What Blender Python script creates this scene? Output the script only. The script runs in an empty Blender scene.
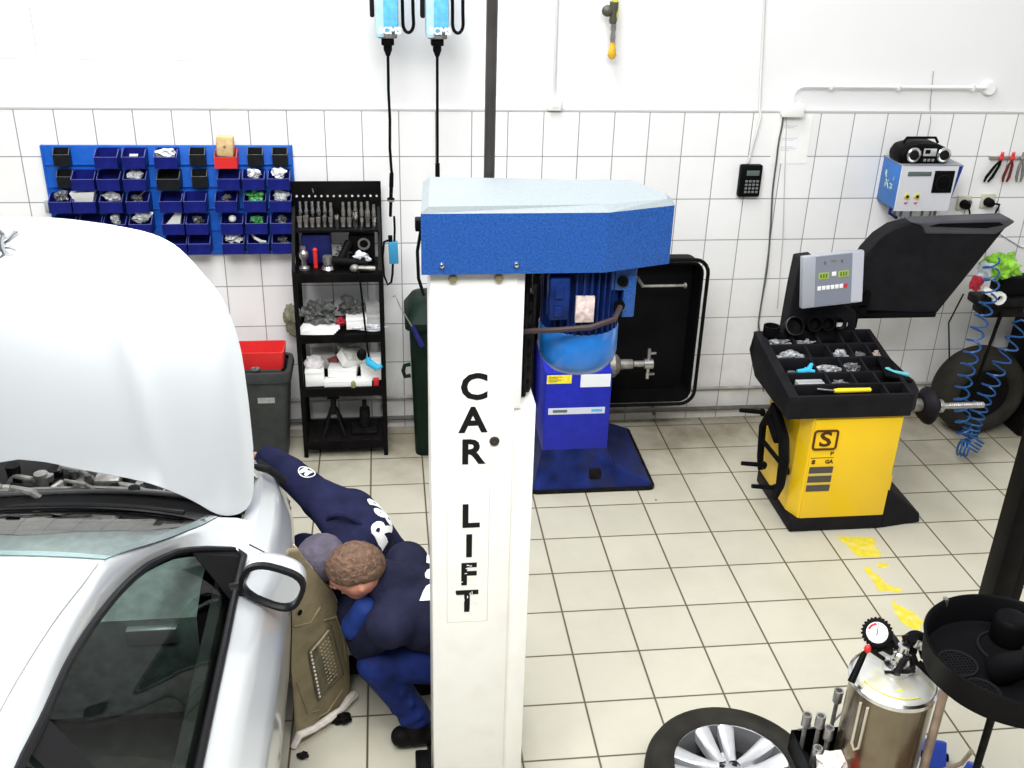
import bpy, bmesh, math, random
from mathutils import Vector, Matrix, Euler, noise
from mathutils.bvhtree import BVHTree
random.seed(7)
PI = math.pi
scn = bpy.context.scene
COL = scn.collection

# ---------------------------------------------------------------- materials
def mat(name, col, rough=0.5, metal=0.0, var=0.0, vscale=6.0, bump=0.0, bscale=60.0, coat=0.0,
        trans=0.0, emit=None, estr=1.0, spec=0.5, dark=None, dscale=3.0, damt=0.0):
    m = bpy.data.materials.new(name); m.use_nodes = True
    nt = m.node_tree; b = nt.nodes['Principled BSDF']
    c = (col[0], col[1], col[2], 1)
    b.inputs['Base Color'].default_value = c
    b.inputs['Roughness'].default_value = rough
    b.inputs['Metallic'].default_value = metal
    lum = .3*col[0]+.6*col[1]+.1*col[2]
    if lum < .06 and coat == 0 and spec == .5: spec = .05+.25*(lum/.06)
    b.inputs['Specular IOR Level'].default_value = spec
    b.inputs['Coat Weight'].default_value = coat
    b.inputs['Coat Roughness'].default_value = 0.06
    b.inputs['Transmission Weight'].default_value = trans
    if emit:
        b.inputs['Emission Color'].default_value = (*emit, 1); b.inputs['Emission Strength'].default_value = estr
    tc = nt.nodes.new('ShaderNodeTexCoord')
    last = None
    if var > 0 or damt > 0:
        n = nt.nodes.new('ShaderNodeTexNoise'); n.inputs['Scale'].default_value = vscale; n.inputs['Detail'].default_value = 6
        nt.links.new(tc.outputs['Object'], n.inputs['Vector'])
        r = nt.nodes.new('ShaderNodeValToRGB')
        r.color_ramp.elements[0].position = .3; r.color_ramp.elements[1].position = .7
        r.color_ramp.elements[0].color = (*[max(0, x*(1-var)) for x in col], 1)
        r.color_ramp.elements[1].color = (*[min(1, x*(1+var)) for x in col], 1)
        nt.links.new(n.outputs['Fac'], r.inputs['Fac'])
        last = r.outputs['Color']
        if damt > 0:
            n2 = nt.nodes.new('ShaderNodeTexNoise'); n2.inputs['Scale'].default_value = dscale; n2.inputs['Detail'].default_value = 8
            nt.links.new(tc.outputs['Object'], n2.inputs['Vector'])
            r2 = nt.nodes.new('ShaderNodeValToRGB'); r2.color_ramp.elements[0].position = .5; r2.color_ramp.elements[1].position = .75
            r2.color_ramp.elements[0].color = (0, 0, 0, 1); r2.color_ramp.elements[1].color = (damt, damt, damt, 1)
            nt.links.new(n2.outputs['Fac'], r2.inputs['Fac'])
            mx = nt.nodes.new('ShaderNodeMixRGB'); mx.inputs['Color2'].default_value = (*(dark or (.05, .04, .03)), 1)
            nt.links.new(r2.outputs['Color'], mx.inputs['Fac']); nt.links.new(last, mx.inputs['Color1']); last = mx.outputs['Color']
        nt.links.new(last, b.inputs['Base Color'])
    if bump > 0:
        n = nt.nodes.new('ShaderNodeTexNoise'); n.inputs['Scale'].default_value = bscale; n.inputs['Detail'].default_value = 3
        nt.links.new(tc.outputs['Object'], n.inputs['Vector'])
        bp = nt.nodes.new('ShaderNodeBump'); bp.inputs['Strength'].default_value = bump; bp.inputs['Distance'].default_value = .01
        nt.links.new(n.outputs['Fac'], bp.inputs['Height']); nt.links.new(bp.outputs['Normal'], b.inputs['Normal'])
    return m

def glass_mat(name, tint, alpha, rough=0.02, fr=1.0):
    m = bpy.data.materials.new(name); m.use_nodes = True
    nt = m.node_tree; nt.nodes.clear()
    o = nt.nodes.new('ShaderNodeOutputMaterial'); t = nt.nodes.new('ShaderNodeBsdfTransparent'); g = nt.nodes.new('ShaderNodeBsdfGlossy')
    t.inputs['Color'].default_value = (*tint, 1); g.inputs['Roughness'].default_value = rough
    f = nt.nodes.new('ShaderNodeFresnel'); f.inputs['IOR'].default_value = 1.5
    mul = nt.nodes.new('ShaderNodeMath'); mul.operation = 'MULTIPLY_ADD'; mul.inputs[1].default_value = fr; mul.inputs[2].default_value = alpha
    nt.links.new(f.outputs[0], mul.inputs[0])
    x = nt.nodes.new('ShaderNodeMixShader'); nt.links.new(mul.outputs[0], x.inputs[0]); nt.links.new(t.outputs[0], x.inputs[1]); nt.links.new(g.outputs[0], x.inputs[2])
    nt.links.new(x.outputs[0], o.inputs['Surface'])
    return m

# ---------------------------------------------------------------- mesh builder
class MB:
    def __init__(s): s.bm = bmesh.new(); s.mats = []
    def _mi(s, faces, mi):
        if mi:
            for f in faces: f.material_index = mi
    def box(s, lo, hi, bev=0.0, mi=0, mtx=None, seg=2):
        r = bmesh.ops.create_cube(s.bm, size=1.0); vs = r['verts']
        c = [(a+b)/2 for a, b in zip(lo, hi)]; d = [abs(b-a) for a, b in zip(lo, hi)]
        for v in vs: v.co = Vector((c[0]+v.co.x*d[0], c[1]+v.co.y*d[1], c[2]+v.co.z*d[2]))
        fs = set(f for v in vs for f in v.link_faces); s._mi(fs, mi)
        if bev > 0:
            es = set(e for v in vs for e in v.link_edges)
            r2 = bmesh.ops.bevel(s.bm, geom=list(es), offset=min(bev, min(d)*.45), segments=seg, profile=.5, affect='EDGES')
            s._mi(r2['faces'], mi)
            vs = list(set(v for f in r2['faces'] for v in f.verts) | set(v for v in vs if v.is_valid))
        if mtx is not None:
            for v in vs: v.co = mtx @ v.co
        return vs
    def tube(s, p0, p1, r0, r1=None, n=14, caps=True, mi=0):
        return s.path([p0, p1], [r0, r1 if r1 is not None else r0], n, caps, mi)
    def path(s, pts, rad, n=8, caps=True, mi=0, closed=False):
        pts = [Vector(p) for p in pts]
        if not isinstance(rad, (list, tuple)): rad = [rad]*len(pts)
        rings = []; up = None; N = len(pts)
        for i, p in enumerate(pts):
            if closed: t = pts[(i+1) % N]-pts[i-1]
            elif i == 0: t = pts[1]-pts[0]
            elif i == N-1: t = pts[-1]-pts[-2]
            else: t = (pts[i+1]-p).normalized()+(p-pts[i-1]).normalized()
            if t.length < 1e-9: t = Vector((0, 0, 1))
            t.normalize()
            if up is None:
                up = Vector((0, 0, 1)) if abs(t.z) < .9 else Vector((0, 1, 0))
            x = up.cross(t)
            if x.length < 1e-6: x = Vector((1, 0, 0)).cross(t)
            x.normalize(); y = t.cross(x).normalized(); up = y
            rings.append([s.bm.verts.new(p+(x*math.cos(2*PI*k/n)+y*math.sin(2*PI*k/n))*rad[i]) for k in range(n)])
        fs = []
        for i in range(N if closed else N-1):
            a, b = rings[i], rings[(i+1) % N]
            for k in range(n): fs.append(s.bm.faces.new((a[k], a[(k+1) % n], b[(k+1) % n], b[k])))
        if caps and not closed:
            fs.append(s.bm.faces.new(rings[0][::-1])); fs.append(s.bm.faces.new(rings[-1]))
        s._mi(fs, mi); return rings
    def lathe(s, prof, n=32, origin=(0, 0, 0), axis='Z', mi=0, mtx=None, capends=False):
        rings = []; O = Vector(origin)
        for r, z in prof:
            ring = []
            for k in range(n):
                a = 2*PI*k/n; c, d = math.cos(a)*r, math.sin(a)*r
                v = {'Z': Vector((c, d, z)), 'Y': Vector((c, z, d)), 'X': Vector((z, c, d))}[axis]
                if mtx is not None: v = mtx @ v
                ring.append(s.bm.verts.new(O+v))
            rings.append(ring)
        fs = []
        for a, b in zip(rings, rings[1:]):
            for k in range(n): fs.append(s.bm.faces.new((a[k], a[(k+1) % n], b[(k+1) % n], b[k])))
        if capends: fs.append(s.bm.faces.new(rings[0][::-1])); fs.append(s.bm.faces.new(rings[-1]))
        s._mi(fs, mi)
        return rings
    def prism(s, poly, d, mi=0):
        """poly: list of 3-D points, extruded by vector d"""
        d = Vector(d); a = [s.bm.verts.new(Vector(p)) for p in poly]; b = [s.bm.verts.new(Vector(p)+d) for p in poly]; n = len(a)
        fs = [s.bm.faces.new(a[::-1]), s.bm.faces.new(b)]
        for k in range(n): fs.append(s.bm.faces.new((a[k], a[(k+1) % n], b[(k+1) % n], b[k])))
        s._mi(fs, mi); return fs
    def ball(s, c, r, u=16, v=10, mi=0, mtx=None):
        rr = bmesh.ops.create_uvsphere(s.bm, u_segments=u, v_segments=v, radius=1.0)
        if not isinstance(r, (tuple, list)): r = (r, r, r)
        for q in rr['verts']:
            p = Vector((q.co.x*r[0], q.co.y*r[1], q.co.z*r[2]))
            if mtx is not None: p = mtx @ p
            q.co = p+Vector(c)
        s._mi(set(f for q in rr['verts'] for f in q.link_faces), mi)
    def grid(s, rows, mi=0, skip=None):
        """rows: list of lists of points"""
        vs = [[s.bm.verts.new(Vector(p)) for p in r] for r in rows]
        for i in range(len(vs)-1):
            for j in range(len(vs[0])-1):
                if skip and skip(i, j): continue
                f = s.bm.faces.new((vs[i][j], vs[i][j+1], vs[i+1][j+1], vs[i+1][j])); f.material_index = mi
        return vs
    def xf(s, m):
        for v in s.bm.verts: v.co = m @ v.co
        return s
    def build(s, name, mats, parent=None, smooth=False, fix=True, solid=0.0, bevel=0.0, angle=40, subd=0):
        if fix: bmesh.ops.recalc_face_normals(s.bm, faces=s.bm.faces[:])
        me = bpy.data.meshes.new(name); s.bm.to_mesh(me); s.bm.free()
        return mk(name, me, mats, parent, smooth, solid, bevel, angle, subd)

def wloc(o):
    v = Vector((0, 0, 0))
    while o is not None: v += o.location; o = o.parent
    return v

def mk(name, me, mats, parent=None, smooth=False, solid=0.0, bevel=0.0, angle=40, subd=0):
    o = bpy.data.objects.new(name, me); COL.objects.link(o)
    if not isinstance(mats, (list, tuple)): mats = [mats]
    if len(me.materials): me.materials.clear()
    for m in mats: me.materials.append(m)
    if smooth:
        for p in me.polygons: p.use_smooth = True
        try: me.set_sharp_from_angle(angle=math.radians(angle))
        except Exception: pass
    if parent is not None:
        L = wloc(parent); me.transform(Matrix.Translation(-L)); o.parent = parent
    else:
        if len(me.vertices):
            xs = [v.co for v in me.vertices]
            L = Vector(((min(v.x for v in xs)+max(v.x for v in xs))/2, (min(v.y for v in xs)+max(v.y for v in xs))/2, min(v.z for v in xs)))
            me.transform(Matrix.Translation(-L)); o.location = L
    if solid:
        md = o.modifiers.new('s', 'SOLIDIFY'); md.thickness = solid; md.offset = 0
    if bevel:
        md = o.modifiers.new('b', 'BEVEL'); md.width = bevel; md.segments = 2; md.limit_method = 'ANGLE'
    if subd:
        md = o.modifiers.new('u', 'SUBSURF'); md.levels = subd; md.render_levels = subd
    return o

def tag(o, label, cat, group=None, kind=None):
    o['label'] = label; o['category'] = cat
    if group: o['group'] = group
    if kind: o['kind'] = kind
    return o
def thing(name, loc, label, cat, group=None):
    o = bpy.data.objects.new(name, None); COL.objects.link(o); o.location = loc; o.empty_display_size = .05
    return tag(o, label, cat, group)
def struct(o): o['kind'] = 'structure'; return o
def copy_thing(root, loc=None, rotz=None, label=None, group=None):
    def rec(o, par):
        c = o.copy(); COL.objects.link(c); c.parent = par
        for ch in list(o.children): rec(ch, c)
        return c
    r = rec(root, root.parent)
    if loc is not None: r.location = loc
    if rotz is not None: r.rotation_euler.z = rotz
    if label: r['label'] = label
    if group: r['group'] = group
    return r
def box(name, lo, hi, m, parent=None, bev=0.0, mtx=None):
    b = MB(); b.box(lo, hi, bev, mtx=mtx); return b.build(name, m, parent, smooth=bev > 0)

def evalmesh(o):
    dg = bpy.context.evaluated_depsgraph_get(); dg.update()
    return bpy.data.meshes.new_from_object(o.evaluated_get(dg))

def text_mesh(s, size, bold=0.0, ext=0.0, sx=1.0, align='CENTER'):
    cu = bpy.data.curves.new('t', 'FONT'); cu.body = s; cu.size = size; cu.offset = bold; cu.extrude = ext
    cu.align_x = align; cu.align_y = 'CENTER'; cu.resolution_u = 3
    o = bpy.data.objects.new('t', cu); COL.objects.link(o)
    me = evalmesh(o); bpy.data.objects.remove(o); bpy.data.curves.remove(cu)
    me.transform(Matrix.Diagonal((sx, 1, 1, 1)))
    return me
def frame(origin, x, up):
    """matrix whose local x is x, local y is up, local z is the outward normal"""
    x = Vector(x).normalized(); u = Vector(up); u = (u-x*u.dot(x)).normalized(); n = x.cross(u)
    M = Matrix.Identity(4)
    for i in range(3): M[i][0] = x[i]; M[i][1] = u[i]; M[i][2] = n[i]; M[i][3] = origin[i]
    return M
def text(name, s, size, M, m, parent, bold=0.0, sx=1.0, ext=0.0006):
    me = text_mesh(s, size, bold, ext, sx); me.transform(M); return mk(name, me, m, parent)
def project(me, bvh, direction, off=0.003, far=1.0):
    d = Vector(direction).normalized()
    for v in me.vertices:
        h = bvh.ray_cast(v.co-d*far*.5, d, far)
        if h[0] is not None: v.co = h[0]-d*off
def subdiv_mesh(me, maxlen):
    bm = bmesh.new(); bm.from_mesh(me)
    for _ in range(4):
        es = [e for e in bm.edges if e.calc_length() > maxlen]
        if not es: break
        bmesh.ops.subdivide_edges(bm, edges=es, cuts=1)
        bmesh.ops.triangulate(bm, faces=bm.faces[:])
    bm.to_mesh(me); bm.free()
def bvh_of(o):
    me = evalmesh(o); me.transform(Matrix.Translation(wloc(o)))
    bm = bmesh.new(); bm.from_mesh(me); t = BVHTree.FromBMesh(bm); bm.free(); return t

def blob_mesh(segs, voxel=0.012, smooth=4):
    """segs: (p0, p1, r0, r1[, squash]) merged into one continuous skin"""
    b = MB()
    for sg in segs:
        p0, p1, r0, r1 = Vector(sg[0]), Vector(sg[1]), sg[2], sg[3]
        b.ball(p0, r0, 18, 12); b.ball(p1, r1, 18, 12)
        if (p1-p0).length > 1e-4: b.tube(p0, p1, r0, r1, 18)
    bm = b.bm; me = bpy.data.meshes.new('x'); bm.to_mesh(me); bm.free()
    o = bpy.data.objects.new('x', me); COL.objects.link(o)
    md = o.modifiers.new('r', 'REMESH'); md.mode = 'VOXEL'; md.voxel_size = voxel
    if smooth:
        md = o.modifiers.new('s', 'SMOOTH'); md.factor = .5; md.iterations = smooth
    r = evalmesh(o); bpy.data.objects.remove(o)
    for p in r.polygons: p.use_smooth = True
    return r
def lerp(a, b, t): return a+(b-a)*t
def interp(tab, x):
    if x <= tab[0][0]: return tab[0][1]
    for (x0, y0), (x1, y1) in zip(tab, tab[1:]):
        if x <= x1: return lerp(y0, y1, (x-x0)/(x1-x0))
    return tab[-1][1]
def smoothtab(tab, x):
    """Catmull-Rom through a table"""
    n = len(tab)
    if x <= tab[0][0]: return tab[0][1]
    if x >= tab[-1][0]: return tab[-1][1]
    for i in range(n-1):
        if x <= tab[i+1][0]:
            x0, y0 = tab[i]; x1, y1 = tab[i+1]; h = x1-x0; t = (x-x0)/h
            m0 = (y1-tab[i-1][1])/(x1-tab[i-1][0]) if i > 0 else (y1-y0)/h
            m1 = (tab[i+2][1]-y0)/(tab[i+2][0]-x0) if i < n-2 else (y1-y0)/h
            return (2*t**3-3*t*t+1)*y0+(t**3-2*t*t+t)*h*m0+(-2*t**3+3*t*t)*y1+(t**3-t*t)*h*m1
# ================================================================= materials used all over
M = {}
M['white_paint'] = mat('white_paint', (.86, .86, .85), .45, var=.02)
M['black_plastic'] = mat('black_plastic', (.0035, .0035, .0040), .5, var=.3, bump=.1, bscale=300)
M['black_metal'] = mat('black_metal', (.0035, .0033, .0035), .45, var=.3, damt=.25, dark=(.022, .019, .016), dscale=14)
M['rubber'] = mat('rubber', (.005, .005, .005), .6)
M['chrome'] = mat('chrome', (.75, .75, .76), .22, 1.0, var=.1, vscale=30)
M['steel'] = mat('steel', (.42, .41, .40), .35, .9, var=.25, vscale=25)
M['dirty_steel'] = mat('dirty_steel', (.25, .24, .22), .5, .6, var=.4, vscale=25)
M['white_plastic'] = mat('white_plastic', (.85, .85, .83), .35)
M['paper'] = mat('paper', (.88, .88, .86), .8, var=.05, vscale=8)
M['red'] = mat('red_plastic', (.62, .02, .02), .45, var=.15)
M['ltblue'] = mat('light_blue_plastic', (.10, .42, .72), .45, var=.12, vscale=40)
M['cyan'] = mat('cyan_plastic', (.03, .42, .68), .4)
M['yellow'] = mat('yellow_plastic', (.85, .65, .02), .4)
M['grey_plastic'] = mat('grey_plastic', (.12, .125, .125), .55, var=.15)
M['dark_grey'] = mat('dark_grey_plastic', (.0105, .0100, .0120), .55, var=.2, vscale=12, bump=.15, bscale=250)
M['greasy'] = mat('greasy_metal', (.011, .010, .010), .45, .2, var=.5, vscale=30)

# ---------------------------------------------------------------- tiled surfaces
def grid_mask(nt, coord, off, size, half):
    """1 on a joint, 0 on the tile, from one coordinate"""
    def math_(op, a, b=None):
        n = nt.nodes.new('ShaderNodeMath'); n.operation = op
        for i, q in enumerate((a, b)):
            if q is None: continue
            if isinstance(q, (int, float)): n.inputs[i].default_value = q
            else: nt.links.new(q, n.inputs[i])
        return n.outputs[0]
    s_ = math_('SUBTRACT', coord, off); s_ = math_('DIVIDE', s_, size)
    fr = math_('FRACT', s_); d = math_('SUBTRACT', fr, .5); d = math_('ABSOLUTE', d)      # .5 at a joint
    d = math_('SUBTRACT', .5, d); d = math_('MULTIPLY', d, size)                           # metres from the joint
    mr = nt.nodes.new('ShaderNodeMapRange'); mr.inputs['From Min'].default_value = half*1.5; mr.inputs['From Max'].default_value = half*.5
    nt.links.new(d, mr.inputs['Value']); return mr.outputs[0], s_
def tile_material(name, ax, offs, sizes, half, col, grout, rough, dirt, dirt_col, dirt_scale, zblend=None, tilevar=.03, specks=0.0):
    m = bpy.data.materials.new(name); m.use_nodes = True; nt = m.node_tree; b = nt.nodes['Principled BSDF']
    L = nt.links.new
    g = nt.nodes.new('ShaderNodeNewGeometry'); sp = nt.nodes.new('ShaderNodeSeparateXYZ'); L(g.outputs['Position'], sp.inputs[0])
    m1, i1 = grid_mask(nt, sp.outputs[ax[0]], offs[0], sizes[0], half)
    m2, i2 = grid_mask(nt, sp.outputs[ax[1]], offs[1], sizes[1], half)
    mx = nt.nodes.new('ShaderNodeMath'); mx.operation = 'MAXIMUM'; L(m1, mx.inputs[0]); L(m2, mx.inputs[1])
    f1 = nt.nodes.new('ShaderNodeMath'); f1.operation = 'FLOOR'; L(i1, f1.inputs[0])
    f2 = nt.nodes.new('ShaderNodeMath'); f2.operation = 'FLOOR'; L(i2, f2.inputs[0])
    cb = nt.nodes.new('ShaderNodeCombineXYZ'); L(f1.outputs[0], cb.inputs[0]); L(f2.outputs[0], cb.inputs[1])
    wn = nt.nodes.new('ShaderNodeTexWhiteNoise'); L(cb.outputs[0], wn.inputs['Vector'])
    mr = nt.nodes.new('ShaderNodeMapRange'); mr.inputs['To Min'].default_value = 1-tilevar; mr.inputs['To Max'].default_value = 1+tilevar
    L(wn.outputs['Value'], mr.inputs['Value'])
    hs = nt.nodes.new('ShaderNodeVectorMath'); hs.operation = 'SCALE'; hs.inputs[0].default_value = col; L(mr.outputs[0], hs.inputs['Scale'])
    n = nt.nodes.new('ShaderNodeTexNoise'); n.inputs['Scale'].default_value = dirt_scale; n.inputs['Detail'].default_value = 9; n.inputs['Roughness'].default_value = .65
    L(g.outputs['Position'], n.inputs['Vector'])
    cr = nt.nodes.new('ShaderNodeMapRange'); cr.inputs['From Min'].default_value = .45; cr.inputs['From Max'].default_value = .8; cr.inputs['To Max'].default_value = dirt
    L(n.outputs['Fac'], cr.inputs['Value'])
    amt = cr.outputs[0]
    if zblend:    # extra dirt_col near v0: grime on the floor, greyer tone low on the wall
        axn, v0, v1, extra = zblend
        z = nt.nodes.new('ShaderNodeMapRange'); z.inputs['From Min'].default_value = v1; z.inputs['From Max'].default_value = v0; z.inputs['To Max'].default_value = extra
        L(sp.outputs[axn], z.inputs['Value'])
        mm = nt.nodes.new('ShaderNodeMath'); mm.operation = 'MULTIPLY'
        n3 = nt.nodes.new('ShaderNodeMapRange'); n3.inputs['From Min'].default_value = .3; n3.inputs['From Max'].default_value = .65
        L(n.outputs['Fac'], n3.inputs['Value']); L(z.outputs[0], mm.inputs[0]); L(n3.outputs[0], mm.inputs[1])
        ad = nt.nodes.new('ShaderNodeMath'); ad.operation = 'ADD'; ad.use_clamp = True; L(amt, ad.inputs[0]); L(mm.outputs[0], ad.inputs[1]); amt = ad.outputs[0]
    a = nt.nodes.new('ShaderNodeMixRGB'); L(amt, a.inputs['Fac']); L(hs.outputs[0], a.inputs['Color1']); a.inputs['Color2'].default_value = (*dirt_col, 1)
    last = a.outputs[0]
    if specks:
        v = nt.nodes.new('ShaderNodeTexVoronoi'); v.inputs['Scale'].default_value = 6; L(g.outputs['Position'], v.inputs['Vector'])
        vr = nt.nodes.new('ShaderNodeMapRange'); vr.inputs['From Min'].default_value = .055; vr.inputs['From Max'].default_value = .03
        L(v.outputs['Distance'], vr.inputs['Value'])
        vm = nt.nodes.new('ShaderNodeMath'); vm.operation = 'MULTIPLY'; L(vr.outputs[0], vm.inputs[0])
        vs = nt.nodes.new('ShaderNodeSeparateXYZ'); L(v.outputs['Color'], vs.inputs[0])
        vg = nt.nodes.new('ShaderNodeMath'); vg.operation = 'GREATER_THAN'; vg.inputs[1].default_value = 1-specks; L(vs.outputs[0], vg.inputs[0]); L(vg.outputs[0], vm.inputs[1])
        c2 = nt.nodes.new('ShaderNodeMixRGB'); L(vm.outputs[0], c2.inputs['Fac']); L(last, c2.inputs['Color1']); c2.inputs['Color2'].default_value = (.05, .04, .025, 1); last = c2.outputs[0]
    c = nt.nodes.new('ShaderNodeMixRGB'); L(mx.outputs[0], c.inputs['Fac']); L(last, c.inputs['Color1']); c.inputs['Color2'].default_value = (*grout, 1)
    L(c.outputs[0], b.inputs['Base Color']); b.inputs['Roughness'].default_value = rough; b.inputs['Specular IOR Level'].default_value = .35
    bp = nt.nodes.new('ShaderNodeBump'); bp.inputs['Strength'].default_value = .25; bp.inputs['Distance'].default_value = .004; bp.invert = True
    L(mx.outputs[0], bp.inputs['Height']); L(bp.outputs[0], b.inputs['Normal'])
    return m
M['wall_tile'] = tile_material('wall_tile', (0, 2), (-1.885, 1.9467-.2504*8), (.2004, .2504), .0026, (.86, .86, .855), (.25, .25, .25), .25, .12, (.45, .44, .41), 2.2, zblend=(2, .0, .9, .6))
M['floor_tile'] = tile_material('floor_tile', (0, 1), (.8117, -.9964), (.3, .3), .0042, (.52, .50, .405), (.085, .065, .035), .38, .25, (.20, .17, .115), 1.6, zblend=(1, -.0, -1.0, .95), specks=.05)
M['plaster'] = mat('plaster', (.80, .80, .805), .8, var=.015, vscale=2, bump=.05, bscale=80)
M['ledge'] = mat('tile_edge', (.50, .50, .49), .6)

# floor
struct(box('floor', (-5, -9, -.06), (6, .02, 0), M['floor_tile']))
# back wall with the window opening: painted plaster behind a skin of tiles
b = MB()
wx0, wx1, wz0, wz1 = -3.0, -.536, 2.15, 3.4
b.box((-5, .02, -.06), (6, .22, wz0)); b.box((-5, .02, wz0), (wx0, .22, 4)); b.box((wx1, .02, wz0), (6, .22, 4)); b.box((wx0, .02, wz1), (wx1, .22, 4))
struct(b.build('wall_back', M['plaster']))
b = MB(); b.box((-5, 0, 0), (6, .02, 1.9467)); t_ = struct(b.build('trim_1', M['wall_tile']))
b = MB(); b.box((-5, -.003, 1.9467), (6, .02, 1.956)); struct(b.build('trim_2', M['ledge']))
# window: frame, mullion and one pane per light, sill
M['win_white'] = mat('window_white', (.92, .92, .92), .3)
w = bpy.data.objects.new('window_1', None); COL.objects.link(w); w.location = ((wx0+wx1)/2, .12, wz0); struct(w)
b = MB()
for lo, hi in [((wx0-.02, .09, wz0-.02), (wx1+.02, .15, wz0+.03)), ((wx0-.02, .09, wz1-.05), (wx1+.02, .15, wz1+.02)), ((wx0-.02, .088, wz0-.01), (wx0+.05, .152, wz1+.01)), ((wx1-.03, .088, wz0-.01), (wx1+.02, .152, wz1+.01)), ((-1.785, .10, wz0), (-1.755, .14, wz1))]:
    b.box(lo, hi, .004)
b.build('window_frame', M['win_white'], w)
box('window_sill', (wx0-.01, .019, wz0-.01), (wx1+.01, .10, wz0+.010), M['win_white'], w, .003)
M['pane'] = glass_mat('window_glass', (.97, .98, 1), 0)
box('window_pane', (wx0+.02, .118, wz0+.02), (-1.775, .122, wz1-.03), M['pane'], w)
box('window_pane', (-1.765, .118, wz0+.02), (wx1-.02, .122, wz1-.03), M['pane'], w)

# yellow paint left on the floor
M['floor_paint'] = mat('yellow_floor_paint', (.66, .56, .04), .5, var=.12, vscale=30, dark=(.60, .56, .42), dscale=22, damt=.8)
def ragged(poly, amp=.008, sub=5, seed=1):
    rnd = random.Random(seed); out = []
    for i in range(len(poly)):
        a = Vector(poly[i]); c = Vector(poly[(i+1) % len(poly)])
        for k in range(sub):
            p = a.lerp(c, k/sub); out.append((p.x+rnd.uniform(-amp, amp), p.y+rnd.uniform(-amp, amp)))
    return out
PAINT = [[(2.368, -1.39), (2.561, -1.411), (2.545, -1.50), (2.537, -1.575), (2.504, -1.584), (2.40, -1.58), (2.39, -1.473)],
         [(2.404, -1.656), (2.430, -1.682), (2.450, -1.80), (2.46, -1.825), (2.512, -1.868), (2.489, -1.886), (2.428, -1.864), (2.39, -1.86), (2.395, -1.834), (2.395, -1.705)],
         [(2.484, -1.641), (2.535, -1.645), (2.522, -1.682), (2.475, -1.678)],
         [(2.421, -1.945), (2.49, -2.048), (2.500, -2.105), (2.45, -2.172), (2.40, -2.133), (2.39, -2.053)]]
names = ['squarish patch of yellow paint on the floor in front of the yellow balancer', 'thin streaky hooked smear of yellow paint on the floor tiles', 'smallest spot of yellow paint on the floor', 'yellow paint blotch on the floor tile by the black round pan']
for k, pl in enumerate(PAINT):
    b = MB(); pp = ragged(pl, .006, 5, k+3)
    b.prism([(x, y, 0.0) for x, y in pp], (0, 0, .0012))
    tag(b.build('paint_patch', M['floor_paint']), names[k], 'paint mark', 'yellow paint marks on the floor')

# ---------------------------------------------------------------- wall services
def conduit(name, pts, r, m, label, n=8, clips=None, group=None):
    t = thing(name, pts[0], label, 'pipe', group)
    b = MB(); b.path(pts, r, n); b.build('pipe_run', m, t, smooth=True)
    if clips:
        for c in clips:
            q = MB(); q.box((c[0]-.009, c[1]-r*1.4, c[2]-r*1.6), (c[0]+.009, .0, c[2]+r*1.6), .003); q.build('clip', m, t, smooth=True)
    return t
M['pipe_white'] = mat('painted_pipe', (.78, .78, .77), .45)
M['pipe_grey'] = mat('grimy_pipe', (.10, .095, .09), .5, var=.4, vscale=12)
M['grimy_white'] = mat('grimy_white_pipe', (.32, .31, .29), .5, var=.4, vscale=7)
conduit('water_pipe', [(-5, -.026, .215), (1.6, -.026, .215), (2.0, -.026, .222), (6, -.026, .205)], .012, M['grimy_white'], 'upper thin grimy pipe running along the foot of the tiled wall', clips=[(x, -.026, .21) for x in (.5, 1.95, 3.1)])
conduit('heating_pipe', [(-5, -.035, .07), (2.2, -.035, .082), (6, -.035, .07)], .015, M['pipe_grey'], 'lower dark pipe running just above the floor along the wall', clips=[(x, -.035, .075) for x in (.3, 1.7, 3.0)])
def arc(cx, cz, r, a0, a1, y, n=6): return [(cx+r*math.cos(lerp(a0, a1, k/n)), y, cz+r*math.sin(lerp(a0, a1, k/n))) for k in range(n+1)]
conduit('cable_conduit', [(2.335, -.012, 1.99), (2.335, -.012, 2.03)]+arc(2.395, 2.035, .06, PI, PI/2, -.012)+[(3.48, -.012, 2.095)], .011, M['pipe_white'], 'white conduit running right along the wall from the junction box', clips=[(2.55, -.012, 2.095), (2.95, -.012, 2.095), (3.40, -.012, 2.095)])
b = MB(); b.lathe([(0.001, -.03), (.035, -.03), (.042, -.02), (.042, 0), (0.001, 0)], 20, (3.51, .02, 2.09), 'Y')
tag(b.build('round_junction_box', M['white_plastic'], smooth=True), 'round white wall box at the end of the conduit', 'junction box')
t = thing('junction_box', (2.335, .0, 1.95), 'white rectangular junction box on the wall above the sheet of paper', 'junction box')
box('body', (2.275, -.045, 1.935), (2.395, .02, 2.005), M['white_plastic'], t, .006)
box('lid', (2.272, -.052, 1.931), (2.398, -.045, 2.009), M['white_plastic'], t, .004)
conduit('cable_conduit', [(2.095, .010, 2.62), (2.105, .010, 2.55), (2.155, .010, 1.965), (2.162, -.012, 1.93), (2.12, -.012, 1.66)], .008, mat('grey_conduit', (.62, .62, .61), .5), 'thin grey conduit coming down the wall to the black keypad')
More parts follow.
